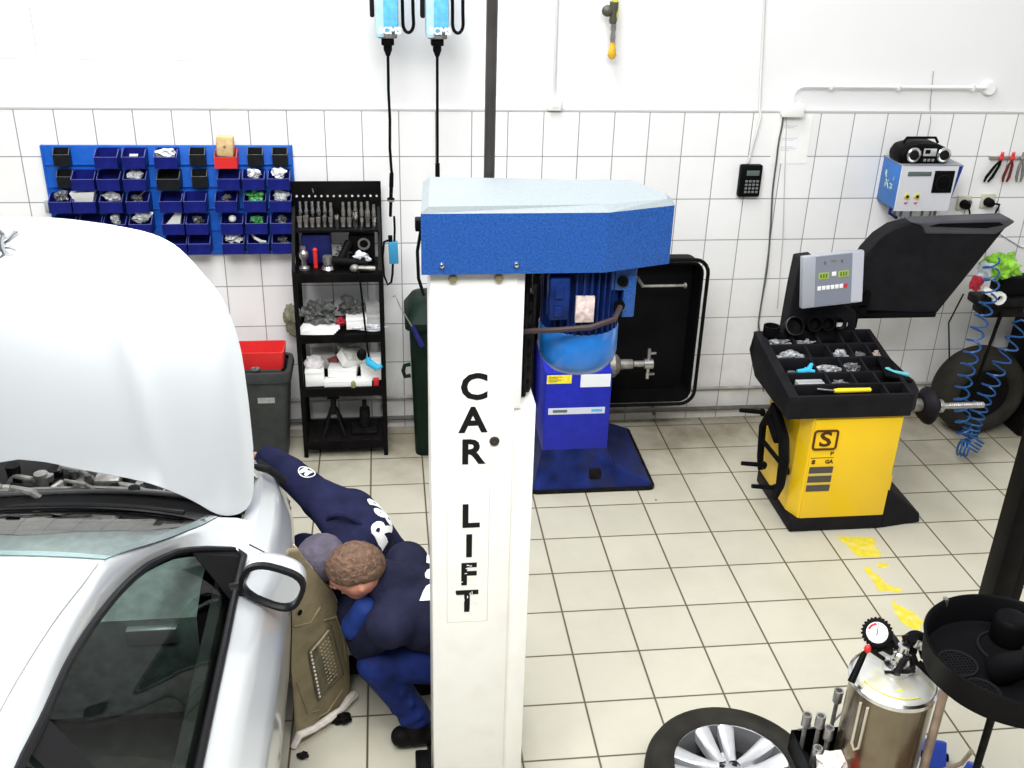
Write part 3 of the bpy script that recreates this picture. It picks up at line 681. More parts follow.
# bottom shelf: dark jack stand
t = thing('axle_stand', (-.30, -.24, .102), 'dark steel axle stand on the bottom shelf', 'axle stand')
for a in range(4):
    an = PI/4+a*PI/2; b = MB(); b.tube((-.30+.09*math.cos(an), -.24+.09*math.sin(an), .104), (-.30+.02*math.cos(an), -.24+.02*math.sin(an), .26), .009, .008); b.build('leg', M['greasy'], t, smooth=True)
b = MB(); b.tube((-.30, -.24, .23), (-.30, -.24, .33), .018, .016); b.box((-.335, -.25, .325), (-.265, -.23, .345), .005); b.build('saddle', M['greasy'], t, smooth=True)
t = thing('hydraulic_jack', (-.12, -.22, .102), 'black bottle jack lying in the shade of the bottom shelf', 'jack')
b = MB(); b.box((-.20, -.29, .102), (-.05, -.15, .13), .008); b.build('base', M['greasy'], t, smooth=True); b = MB(); b.tube((-.12, -.22, .125), (-.12, -.22, .25), .035, .03); b.tube((-.12, -.22, .25), (-.12, -.22, .30), .014, .014); b.build('cylinder', M['greasy'], t, smooth=True)
box('metal_tray', (-.45, -.35, .1005), (-.02, -.10, .101), M['greasy']); tag(bpy.data.objects['metal_tray'], 'thin dark tray covering the bottom shelf board', 'tray')
# blue handled air gun hanging from the upper shelf on a black hose
t = thing('air_blow_gun', (-.06, -.37, .62), 'bright blue air gun hanging on a thin black hose in front of the shelf', 'air gun')
b = MB(); b.path([(-.125, -.345, 1.16), (-.115, -.385, 1.145), (-.105, -.395, 1.0), (-.095, -.39, .85), (-.085, -.385, .70), (-.08, -.385, .655)], .006, 8); b.tube((-.125, -.345, 1.158), (-.06, -.35, 1.153), .008, .008); b.build('hose', M['black_plastic'], t, smooth=True)
b = MB(); b.tube((-.082, -.385, .655), (-.083, -.385, .62), .013, .018); b.tube((-.085, -.385, .625), (-.035, -.385, .585), .021, .019); b.tube((-.035, -.385, .585), (-.010, -.385, .60), .014, .012); b.build('body', M['cyan'], t, smooth=True)
b = MB(); b.ball((-.12, -.375, .665), (.028, .022, .035)); tag(b.build('black_cap', M['black_plastic'], smooth=True), 'round black cap hung beside the blue air gun', 'cap')

# ================================================================= grey waste bin with a red box on it
t = thing('waste_bin', (-.68, -.25, 0), 'grey plastic waste bin with a pale label, left of the black shelf', 'bin')
gx0, gx1, gy0, gy1 = -.90, -.535, -.38, -.10
def rrect(x0, x1, y0, y1, r, z, n=5):
    out = []
    for cx, cy, a0 in ((x1-r, y1-r, 0), (x0+r, y1-r, PI/2), (x0+r, y0+r, PI), (x1-r, y0+r, 1.5*PI)):
        for k in range(n+1): a = a0+PI/2*k/n; out.append((cx+r*math.cos(a), cy+r*math.sin(a), z))
    return out
def loftloops(b, loops, capa=True, capb=True, mi=0):
    vs = [[b.bm.verts.new(Vector(p)) for p in l] for l in loops]; n = len(loops[0]); fs = []
    for a, c in zip(vs, vs[1:]):
        for k in range(n): fs.append(b.bm.faces.new((a[k], a[(k+1) % n], c[(k+1) % n], c[k])))
    if capa: fs.append(b.bm.faces.new(vs[0][::-1]))
    if capb: fs.append(b.bm.faces.new(vs[-1]))
    for f in fs: f.material_index = mi
M['bin_grey'] = mat('bin_grey', (.040, .044, .044), .5, var=.2, vscale=14, bump=.1, bscale=200)
b = MB(); loftloops(b, [rrect(gx0+.04, gx1-.04, gy0+.03, gy1-.03, .04, 0), rrect(gx0, gx1, gy0, gy1, .05, .53), rrect(gx0+.012, gx1-.012, gy0+.012, gy1-.012, .045, .53), rrect(gx0+.05, gx1-.05, gy0+.04, gy1-.04, .035, .02)], True, True); b.build('tub', M['bin_grey'], t, smooth=True)
b = MB(); loftloops(b, [rrect(gx0-.012, gx1+.012, gy0-.012, gy1+.012, .055, .505), rrect(gx0-.018, gx1+.018, gy0-.018, gy1+.018, .06, .53), rrect(gx0-.012, gx1+.012, gy0-.012, gy1+.012, .055, .565), rrect(gx0+.012, gx1-.012, gy0+.012, gy1-.012, .045, .565)], False, False); b.build('rim', M['bin_grey'], t, smooth=True)
box('label', (-.715, -.374, .375), (-.62, -.370, .41), mat('faded_label', (.30, .32, .30), .6, var=.2, vscale=40), t)
b = MB(); b.box((-.86, -.33, .54), (-.575, -.15, .562), .005); b.build('rubbish_cover', M['bin_grey'], t)
t = thing('plastic_crate', (-.73, -.2, .563), 'bright red plastic box sitting on the grey waste bin', 'box')
b = MB(); loftloops(b, [rrect(-.86, -.565, -.32, -.16, .02, .563), rrect(-.87, -.555, -.33, -.15, .02, .668), rrect(-.862, -.563, -.322, -.158, .018, .668), rrect(-.852, -.573, -.31, -.17, .018, .573)], True, True); b.build('tub', M['red'], t, smooth=True)
crumple('crushed_cup', (-.715, -.345, .578), (.022, .015, .012), M['dull_parts'], 'bit of crushed litter on the rim of the grey bin', 'litter', 3)
# khaki bag between bin and shelf
crumple('cloth_sack', (-.515, -.10, .78), (.05, .04, .095), mat('khaki_cloth', (.17, .17, .11), .8, var=.4, vscale=12, bump=.6, bscale=30), 'khaki cloth sack hanging beside the left rear post of the shelf', 'sack', 21, None, 4, .35)
# tall dark green bin behind the lift post
t = thing('wheeled_bin', (.30, -.25, 0), 'tall dark green bin mostly hidden behind the white lift post', 'bin')
M['dk_green'] = mat('bin_dark_green', (.005, .014, .009), .45, var=.3, vscale=10)
b = MB(); loftloops(b, [rrect(.175, .46, -.38, -.12, .05, 0), rrect(.150, .50, -.44, -.08, .06, .84)], True, True); b.build('tub', M['dk_green'], t, smooth=True)
b = MB(); loftloops(b, [rrect(.125, .52, -.47, -.06, .05, .84), rrect(.125, .52, -.47, -.06, .05, .88), rrect(.17, .48, -.40, -.10, .06, .955), rrect(.22, .43, -.34, -.15, .05, .975)], True, True); b.build('lid', M['dk_green'], t, smooth=True)
b = MB(); b.path([(.150, -.38, .60), (.120, -.39, .60), (.110, -.40, .57), (.120, -.39, .53), (.150, -.38, .53)], .012, 8); b.build('handle', M['dk_green'], t, smooth=True)
t = thing('long_lance', (.15, -.47, .8), 'thin lance with a blue grip leaning on the dark green bin', 'lance')
b = MB(); b.path([(.065, -.40, 1.02), (.075, -.42, 1.035), (.10, -.45, .98), (.18, -.48, .84)], .004, 6); b.build('rod', M['steel'], t, smooth=True)
b = MB(); b.tube((.165, -.478, .875), (.215, -.49, .76), .013, .017); b.build('grip', M['navy_case'], t, smooth=True)

# ================================================================= spring balancers with cables at the top
M['reel_blue'] = mat('reel_sky_blue', (.13, .50, .80), .4, var=.18, vscale=30)
M['reel_pale'] = mat('reel_pale_side', (.45, .70, .86), .4, var=.12, vscale=30)
def reel(x, lab, cabz, seed):
    t = thing('cable_reel', (x, -.25, 2.30), lab, 'cable reel', 'cable reels above the shelf')
    b = MB(); b.box((x-.055, -.32, 2.385), (x+.055, -.18, 2.72), .012); b.build('housing', M['reel_blue'], t, smooth=True)
    b = MB(); b.box((x-.058, -.325, 2.37), (x-.052+.035, -.21, 2.70), .006); b.build('side_cover', M['reel_pale'], t, smooth=True)
    text('lettering', 'CEMO' if False else 'SCMS', .046, frame((x+.012, -.328, 2.402), (1, 0, 0), (0, 0, 1)), M['white_plastic'], t, .002)
    b = MB(); b.box((x-.048, -.31, 2.362), (x+.048, -.19, 2.386), .006); b.build('base_plate', M['dirty_steel'], t, smooth=True)
    b = MB(); b.box((x-.032, -.285, 2.325), (x+.032, -.215, 2.362), .005); b.lathe([(.001, 2.27), (.010, 2.27), (.022, 2.30), (.022, 2.325), (.001, 2.325)], 14, (x, -.25, 0)); b.build('cable_guide', M['black_plastic'], t, smooth=True)
    b = MB(); pts = [(x+.075, -.25, 2.75), (x+.078, -.25, 2.48)]+[(x+.105-.027*math.cos(a), -.25, 2.43-.045*math.sin(a)) for a in [k*PI/8 for k in range(9)]]+[(x+.130, -.25, 2.48), (x+.128, -.25, 2.75)]
    b.path(pts, .0085, 8); b.build('loop_cable', M['black_plastic'], t, smooth=True)
    b = MB(); b.box((x-.085, -.30, 2.46), (x-.062, -.24, 2.72), .008); b.build('side_bracket', M['dark_grey'], t, smooth=True)
    return t
r1 = reel(.068, 'left of the two sky blue cable reels at the top edge', 1.6, 1)
r2 = reel(.318, 'right of the two sky blue cable reels, its cable ending above the lift hood', 1.7, 2)
b = MB(); b.path([(.068, -.25, 2.28), (.066, -.25, 2.1), (.070, -.25, 1.95), (.066, -.25, 1.80), (.071, -.25, 1.69), (.074, -.25, 1.66)], .0075, 8); b.build('cable', M['black_plastic'], r1, smooth=True)
b = MB(); b.lathe([(.001, 0), (.011, .002), (.012, -.07), (.010, -.075), (.010, -.13), (.020, -.135), (.020, -.15), (.009, -.155), (.008, -.235), (.001, -.24)], 12, (.0, 0, 0)); b.xf(Matrix.Translation((.072, -.25, 1.665)) @ Matrix.Rotation(.05, 4, 'Y')); b.build('plug', M['black_plastic'], r1, smooth=True)
b = MB(); b.lathe([(.021, -.14), (.022, -.146), (.021, -.150)], 16); b.xf(Matrix.Translation((.072, -.25, 1.665)) @ Matrix.Rotation(.05, 4, 'Y')); b.build('collar', M['steel'], r1, smooth=True)
b = MB(); b.path([(.318, -.25, 2.28), (.317, -.25, 1.70)], .0075, 8); b.tube((.317, -.25, 1.72), (.317, -.25, 1.62), .012, .013); b.build('cable', M['black_plastic'], r2, smooth=True)
t = thing('hanging_connector', (.075, -.30, 1.16), 'blue connector box with a black cable loop hanging from the left reel', 'connector')
b = MB(); b.box((-.026, -.02, -.063), (.026, .02, .063), .006); b.xf(Matrix.Translation((.072, -.25, 1.225)) @ Matrix.Rotation(-.03, 4, 'Y')); b.build('body', mat('connector_blue', (.03, .24, .42), .4), t, smooth=True)
b = MB(); b.tube((.058, -.25, 1.285), (.056, -.25, 1.32), .010, .013); b.path([(.078, -.25, 1.285), (.082, -.25, 1.36), (.080, -.25, 1.43)], .006, 8); b.path([(.05, -.25, 1.295), (.022, -.25, 1.285), (.012, -.25, 1.20), (.016, -.25, 1.09), (.036, -.25, 1.035), (.056, -.25, 1.05), (.064, -.25, 1.10), (.068, -.25, 1.17)], .0065, 8); b.build('hook_loop', M['black_plastic'], t, smooth=True)
# ================================================================= two-post car lift, near post
M['lift_white'] = mat('lift_white_enamel', (.90, .89, .83), .35, var=.02, vscale=8, dark=(.45, .38, .25), dscale=9, damt=.10)
def hammered(name, c0, c1, rough):
    m = mat(name, c0, rough, var=.22, vscale=240, bump=.2, bscale=260); return m
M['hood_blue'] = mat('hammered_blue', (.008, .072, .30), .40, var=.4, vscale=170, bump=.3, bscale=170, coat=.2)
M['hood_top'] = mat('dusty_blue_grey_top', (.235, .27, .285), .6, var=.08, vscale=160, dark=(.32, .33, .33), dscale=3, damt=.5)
M['motor_blue'] = mat('motor_blue', (.012, .15, .50), .32, var=.12, vscale=20, coat=.3)
M['motor_navy'] = mat('motor_fins_navy', (.006, .020, .11), .35, var=.4, vscale=20)
L_ = thing('car_lift_post', (.28, -2.9, 0), 'white lift post lettered CAR LIFT with a blue hood and motor', 'car lift')
b = MB(); b.box((.157, -3.0, .02), (.408, -2.80, 2.13), .006); b.build('column', M['lift_white'], L_, smooth=True)
b = MB(); b.box((.400, -2.985, .02), (.476, -2.86, 1.655), .003); b.build('side_flange', M['lift_white'], L_, smooth=True)
b = MB(); b.box((.418, -2.95, 1.655), (.435, -2.83, 2.10), .002); b.box((.405, -2.995, 1.65), (.428, -2.98, 2.10), .002, mi=1); b.build('carriage_guide', [M['greasy'], M['white_plastic']], L_, smooth=True)
b = MB(); b.box((.145, -3.05, 0), (.48, -2.65, .02), .004); b.build('base_plate', M['greasy'], L_)
# shadow gap bits and fittings between post and motor
b = MB(); b.box((.425, -2.90, 1.66), (.47, -2.84, 1.98), .004)
for k in range(7): b.box((.432, -2.93, 1.67+k*.045), (.462, -2.90, 1.695+k*.045), .003)
b.build('chain_guide', M['greasy'], L_, smooth=True)
# hood
poly = [(.133, -3.03), (.650, -3.03), (.853, -2.962), (.862, -2.90), (.79, -2.745), (.152, -2.70)]
def inset(poly, d):
    c = Vector((sum(p[0] for p in poly)/len(poly), sum(p[1] for p in poly)/len(poly))); out = []
    for p in poly:
        v = Vector(p)-c; out.append(tuple(c+v*(1-d/v.length)))
    return out
b = MB()
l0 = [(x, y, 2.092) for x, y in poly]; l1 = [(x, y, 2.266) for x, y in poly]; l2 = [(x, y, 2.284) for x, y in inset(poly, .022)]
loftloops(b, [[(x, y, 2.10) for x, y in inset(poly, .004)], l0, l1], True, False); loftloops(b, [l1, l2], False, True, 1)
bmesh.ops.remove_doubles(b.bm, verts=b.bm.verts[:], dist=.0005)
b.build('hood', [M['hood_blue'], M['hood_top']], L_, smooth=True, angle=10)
for x, z in ((.190, 2.119), (.397, 2.119)):
    b = MB(); b.lathe([(.001, -.009), (.006, -.008), (.009, -.003), (.009, 0)], 12, (x, -3.03, z), 'Y'); b.build('screw', M['chrome'], L_, smooth=True)
for x, z in ((.222, 2.070), (.352, 2.070)):
    b = MB(); b.lathe([(.001, -.012), (.011, -.012), (.013, -.009), (.013, 0)], 6, (x, -3.0, z), 'Y'); b.build('bolt', mat('brassy_bolt', (.42, .36, .22), .35, .7), L_)
b = MB(); b.lathe([(.001, -.006), (.014, -.005), (.016, 0)], 18, (.350, -3.0, 1.543), 'Y'); b.build('hole_plug', mat('brown_plug', (.035, .03, .028), .4), L_, smooth=True)
# lettering down the front
M['ink'] = mat('black_lettering', (.010, .010, .011), .5)
for ch, x, z in [('C', .286, 1.725), ('A', .284, 1.614), ('R', .282, 1.504), ('L', .278, 1.272), ('I', .276, 1.159), ('F', .274, 1.049), ('T', .271, .941)]:
    text('letter', ch, .118, frame((x, -3.001, z), (1, 0, 0), (0, 0, 1)), M['ink'], L_, .0035, 1.0 if ch != 'I' else 1.0)
# worn-away flecks over the last letter
b = MB(); rn = random.Random(3)
for k in range(16):
    x = .271+rn.uniform(-.038, .038); z = .941+rn.uniform(-.045, .045); b.box((x-.0015, -3.0026, z-.005), (x+.0015, -3.0008, z+.005), 0, mtx=None)
for k in range(9):
    x = .274+rn.uniform(-.030, .035); z = 1.049+rn.uniform(-.045, .045); b.box((x-.004, -3.0026, z-.001), (x+.004, -3.0008, z+.0015))
b.build('paint_chip', M['lift_white'], L_)
# sticker sheet outline
b = MB(); x0, x1, z0, z1 = .205, .338, .86, 1.80
for lo, hi in [((x0, -3.0006, z0), (x0+.0015, -2.999, z1)), ((x1, -3.0006, z0), (x1+.0015, -2.999, z1)), ((x0, -3.0006, z1), (x1, -2.999, z1+.0015)), ((x0, -3.0006, z0), (x1, -2.999, z0+.0015))]: b.box(lo, hi)
b.build('sticker_edge', mat('sticker_edge', (.55, .54, .50), .5), L_)
# motor
mx_, my_ = .612, -2.88
t = L_
b = MB(); b.lathe([(.001, 2.10), (.098, 2.10), (.098, 1.86), (.001, 1.86)], 32, (mx_, my_, 0)); b.build('motor_housing', M['motor_navy'], t, smooth=True)
b = MB()
for k in range(34):
    a = 2*PI*k/34
    b.box((.096, -.0028, 1.868), (.118, .0028, 2.095), 0, mtx=Matrix.Translation((mx_, my_, 0)) @ Matrix.Rotation(a, 4, 'Z'))
b.build('cooling_fins', M['motor_navy'], t)
b = MB(); b.lathe([(.118, 1.885), (.121, 1.88), (.121, 1.80), (.114, 1.772), (.09, 1.745), (.06, 1.733), (.001, 1.729)], 36, (mx_, my_, 0)); b.lathe([(.121, 1.88), (.115, 1.885), (.11, 1.87)], 36, (mx_, my_, 0)); b.build('fan_cover', M['motor_blue'], t, smooth=True)
box('rating_plate', (mx_-.035, my_-.126, 1.93), (mx_+.02, my_-.112, 2.01), mat('worn_plate', (.62, .50, .47), .5, var=.4, vscale=60), t, .002)
b = MB(); b.box((mx_-.115, my_-.135, 1.94), (mx_-.055, my_-.08, 2.07), .008); b.box((mx_-.10, my_-.142, 1.955), (mx_-.075, my_-.13, 1.985), .003); b.box((mx_-.10, my_-.142, 2.01), (mx_-.075, my_-.13, 2.05), .003); b.build('terminal_box', M['motor_navy'], t, smooth=True)
b = MB(); b.box((.725, -2.96, 1.925), (.762, -2.90, 2.095), .004); b.box((.66, -2.96, 2.01), (.73, -2.90, 2.095), .004); b.build('mount_bracket', M['hood_blue'], t, smooth=True)
for z in (1.965, 2.04):
    b = MB(); b.lathe([(.004, -.006), (.016, -.006), (.016, 0), (.001, 0)], 16, (.715 if z < 2 else .72, -2.962, z), 'Y'); b.build('cable_gland', M['black_plastic'], t, smooth=True)
b = MB(); b.path([(.715, -2.975, 1.965), (.69, -3.02, 1.945), (.62, -3.03, 1.925), (.53, -3.02, 1.915), (.47, -3.0, 1.905), (.435, -2.97, 1.89)], .0085, 8); b.build('motor_cable', mat('brown_cable', (.045, .03, .03), .5), t, smooth=True)
b = MB(); b.tube((.443, -2.93, 1.66), (.445, -2.93, 2.09), .008, .008); b.build('rod', M['greasy'], t, smooth=True)
# small fittings on the left of the hood
b = MB(); b.path([(.140, -2.85, 2.17), (.128, -2.85, 2.10), (.130, -2.86, 2.02), (.145, -2.87, 1.97)], .005, 8); b.box((.122, -2.87, 2.165), (.150, -2.83, 2.20), .004); b.build('limit_switch', M['black_plastic'], t, smooth=True)
# carriage with lift arms at the bottom
b = MB(); b.box((.095, -3.03, .06), (.147, -2.86, .165), .006)
for k in range(4): b.tube((.085+k*.014, -3.035, .07), (.085+k*.014, -3.035, .175), .006, .006)
b.build('arm_lock', M['black_metal'], t, smooth=True)
for p0, p1 in [((.02, -3.12, .12), (-.75, -3.75, .14)), ]:
    b = MB(); b.path([p0, Vector(p0).lerp(Vector(p1), .5), p1], [.04, .036, .03], 4); b.lathe([(.001, .14), (.06, .14), (.06, .19), (.04, .20), (.001, .20)], 18, (p1[0], p1[1], 0)); b.build('lift_arm', M['black_metal'], t)
# dark pole rising out of the hood
b = MB(); b.tube((.352, -2.675, .02), (.352, -2.675, 4.0), .0165, .0165, 16)
b.build('cable_pole', mat('dark_pole', (.045, .042, .040), .35, .2, var=.3, vscale=10), L_, smooth=True)

# ================================================================= second lift post, dark, at the right edge
t = thing('lift_post', (2.45, -2.6, 0), 'dark steel post cut by the right edge of the photo', 'post')
px0, px1, py0, py1 = 2.425, 2.575, -2.62, -2.53
b = MB(); b.box((px0, py0, .02), (px0+.085, py1, 3.0), .004); b.build('column', M['black_metal'], t, smooth=True)
b = MB(); b.box((px0+.08, py0+.03, .02), (px1, py1-.02, 3.0), .004); b.build('inner_channel', M['black_metal'], t, smooth=True)
b = MB(); b.box((px0-.03, py0-.03, 0), (px1+.05, py1+.05, .02), .003)
b.build('base_plate', M['greasy'], t)
# ================================================================= silver car with its hood up
XC = -1.26
M['car_paint'] = mat('silver_car_paint', (.59, .615, .63), .28, .0, var=.015, vscale=3, coat=.8)
M['car_paint'].node_tree.nodes['Principled BSDF'].inputs['Metallic'].default_value = .40
M['car_hood_paint'] = M['car_paint']
M['trim_black'] = mat('car_trim_black', (.010, .010, .011), .28)
M['glass_side'] = glass_mat('car_side_glass', (.40, .46, .43), .0, .02, .55)
M['glass_front'] = glass_mat('car_windshield_glass', (.78, .90, .86), .04, .03, 1.0)
M['interior'] = mat('car_interior', (.10, .105, .10), .7, var=.3, vscale=12)
M['dash'] = mat('car_dashboard', (.34, .40, .385), .6, var=.3, vscale=20)
car = thing('car', (XC, -3.4, 0), 'silver hatchback car with its hood raised, men working at its front wheel', 'car')
def S(s, y, z): return (XC+s, y, z)
def both(f):
    for sd in (1, -1): f(sd)
# longitudinal tables (y increases to the front of the car)
YR, YF = -5.55, -1.30
rowtab = [   # s(y), z(y) rows from the rocker up to the belt / fender edge
    ([(-5.55, .66), (-5.3, .76), (-4.6, .83), (-2.6, .83), (-1.9, .83), (-1.55, .74), (-1.38, .56), (-1.30, .30)], [(-5.55, .32), (-5.2, .24), (-1.6, .20), (-1.3, .22)]),
    ([(-5.55, .68), (-5.3, .80), (-4.6, .875), (-2.6, .88), (-1.9, .88), (-1.55, .79), (-1.36, .60), (-1.28, .34)], [(-5.55, .38), (-5.2, .32), (-1.6, .30), (-1.3, .32)]),
    ([(-5.55, .70), (-5.3, .83), (-4.6, .90), (-2.6, .905), (-1.9, .875), (-1.55, .78), (-1.34, .60), (-1.27, .36)], [(-5.55, .55), (-5.2, .48), (-1.6, .46), (-1.3, .46)]),
    ([(-5.55, .70), (-5.3, .83), (-4.6, .905), (-2.6, .918), (-1.9, .86), (-1.58, .77), (-1.37, .60), (-1.30, .36)], [(-5.55, .70), (-5.0, .66), (-1.6, .60), (-1.3, .58)]),
    ([(-5.55, .69), (-5.3, .82), (-4.6, .895), (-2.6, .925), (-2.2, .90), (-1.95, .845), (-1.60, .74), (-1.40, .56), (-1.34, .34)], [(-5.55, .84), (-5.0, .82), (-3.4, .80), (-2.6, .78), (-1.9, .72), (-1.6, .65), (-1.34, .62)]),
    ([(-5.55, .66), (-5.3, .78), (-4.6, .84), (-3.3, .855), (-2.6, .865), (-2.2, .85), (-1.95, .80), (-1.62, .69), (-1.44, .50), (-1.38, .30)], [(-5.55, .97), (-5.0, .96), (-3.4, .93), (-2.6, .92), (-1.9, .82), (-1.6, .71), (-1.38, .66)]),
    ([(-5.55, .62), (-5.3, .73), (-4.6, .772), (-3.3, .782), (-2.74, .785), (-2.6, .80), (-2.2, .79), (-1.9, .745), (-1.62, .63), (-1.46, .46), (-1.42, .28)], [(-5.55, 1.04), (-5.0, 1.02), (-3.4, .985), (-2.74, .975), (-2.54, .965), (-2.2, .915), (-1.9, .84), (-1.62, .74), (-1.42, .68)]),
]
WHEELS = [(-2.00, .325), (-4.62, .325)]
ys = []
y = YR
while y < YF-1e-6:
    ys.append(y); y += .035
ys.append(YF)
def side_pt(i, y):   # i is a float row
    k = min(int(i), len(rowtab)-2); f = i-k
    n = len(rowtab)
    def sz(k): return smoothtab(rowtab[k][0], y), smoothtab(rowtab[k][1], y)
    s0, z0 = sz(k); s1, z1 = sz(k+1)
    return lerp(s0, s1, f), lerp(z0, z1, f)
def side(sd):
    b = MB(); R = [i*.25 for i in range(0, 25)]
    rows = [[S(sd*side_pt(r, y)[0], y, side_pt(r, y)[1]) for y in ys] for r in R]
    def skip(i, j):
        c = (Vector(rows[i][j])+Vector(rows[i+1][j+1]))/2
        for wy, wz in WHEELS:
            if (c.y-wy)**2+(c.z-wz)**2 < .335**2: return True
        return False
    vs = b.grid(rows, skip=skip)
    for v in list(b.bm.verts):     # round the arch edge
        if not v.link_faces: b.bm.verts.remove(v); continue
        for wy, wz in WHEELS:
            d = Vector((v.co.y-wy, v.co.z-wz))
            if d.length < .36 and len(v.link_faces) < 4 and v.co.z > .24:
                d = d.normalized()*.345; v.co.y = wy+d.x; v.co.z = wz+d.y
    b.build('body_side', M['car_paint'], car, smooth=True, angle=60)
    for wy, wz in WHEELS:
        b = MB(); pts = []
        for k in range(19):
            a = PI*k/18; yy = wy+.335*math.cos(a); zz = wz+.335*math.sin(a)
            # find row for z
            best = min((abs(side_pt(q*.1, yy)[1]-zz), q*.1) for q in range(0, 60))[1]
            pts.append(S(sd*(side_pt(best, yy)[0]-.02), yy, zz))
        b.path(pts, .022, 8); 
        b.grid([[p for p in pts], [(XC+sd*(abs(p[0]-XC)-.28), p[1], p[2]) for p in pts]])
        b.build('wheel_arch_liner', M['trim_black'], car, smooth=True)
both(side)
# bumper / nose closing the front, tail closing the rear
def cap(y, rng, nm):
    b = MB(); rows = []
    for r in rng:
        s_, z_ = side_pt(r, y); yy = y
        rows.append([S(s_*k/6, yy+(.03*(1-(k/6)**2) if y > -3 else -.05*(1-(k/6)**2)), z_) for k in range(-6, 7)])
    b.grid(rows); b.build(nm, M['car_paint'], car, smooth=True)
cap(YF, [i*.5 for i in range(0, 13)], 'front_bumper'); cap(YR, [i*.5 for i in range(0, 13)], 'tailgate')
box('front_grille', (XC-.45, -1.262, .30), (XC+.45, -1.235, .50), M['trim_black'], car, .01)
# nose panel: between the headlights, ahead of the engine bay
b = MB(); rows = []
for y in (-1.30, -1.36, -1.46):
    rows.append([S(min(.42, side_pt(6, y)[0])*k/6, y, side_pt(6, y)[1]-.004*(abs(k))) for k in range(-6, 7)])
b.grid(rows); b.build('slam_panel', M['trim_black'], car, smooth=True)
def headlight(sd):
    b = MB(); rows = []
    for y in [-1.42-.045*k for k in range(13)]:
        rows.append([S(sd*(side_pt(r, y)[0]+.004), y, side_pt(r, y)[1]+.003) for r in (4.3, 4.8, 5.3, 5.8, 6.0)]+[S(sd*(side_pt(6, y)[0]-.05), y, side_pt(6, y)[1]+.0)])
    b.grid(rows); b.build('headlight', mat('headlight_glass', (.42, .43, .44), .2, 0, var=.4, vscale=25), car, smooth=True)
both(headlight)
# headlight hardware glimpsed beside the hood edge
def hl_inner(sd):
    b = MB(); b.lathe([(.001, 0), (.05, 0), (.055, .05), (.04, .07), (.001, .07)], 16, S(sd*.70, -1.92, .76)); b.build('lamp_housing', M['dirty_steel'], car, smooth=True)
both(hl_inner)
# inner fender rail (white lip between hood opening and outer fender)
def fender_rail(sd):
    b = MB(); yy = [-2.62+.05*k for k in range(17)]
    b.grid([[S(sd*side_pt(6, y)[0], y, side_pt(6, y)[1]) for y in yy], [S(sd*(side_pt(6, y)[0]-.018), y, side_pt(6, y)[1]+.004) for y in yy], [S(sd*(side_pt(6, y)[0]-.05), y, side_pt(6, y)[1]-.008) for y in yy], [S(sd*(side_pt(6, y)[0]-.06), y, side_pt(6, y)[1]-.06) for y in yy]])
    b.build('fender_rail', M['car_paint'], car, smooth=True)
    b = MB(); b.box(S(sd*.74-.012, -2.40, .86) , S(sd*.74+.012, -2.05, .90), .004); b.build('bonnet_hinge', M['dirty_steel'], car)
both(fender_rail)

# ---- greenhouse curves
topc = [(-5.30, .53, 1.25), (-5.0, .525, 1.345), (-4.5, .515, 1.395), (-4.07, .517, 1.41), (-3.93, .521, 1.40), (-3.68, .516, 1.37), (-3.376, .528, 1.30), (-3.12, .553, 1.22), (-2.95, .585, 1.145), (-2.86, .612, 1.10), (-2.74, .690, 1.02), (-2.70, .752, .985)]
tS = [(a, b_) for a, b_, c in topc]; tZ = [(a, c) for a, b_, c in topc]
edgec = [(-5.35, .46, 1.30), (-5.0, .44, 1.40), (-4.5, .445, 1.435), (-3.955, .455, 1.442), (-3.64, .474, 1.422), (-3.415, .498, 1.392), (-3.29, .510, 1.370), (-2.95, .573, 1.20), (-2.685, .640, 1.07), (-2.52, .672, 1.00)]
eS = [(a, b_) for a, b_, c in edgec]; eZ = [(a, c) for a, b_, c in edgec]
def P_top(y): return smoothtab(tS, y), smoothtab(tZ, y)
def P_edge(y): return smoothtab(eS, y), smoothtab(eZ, y)
NN = 44
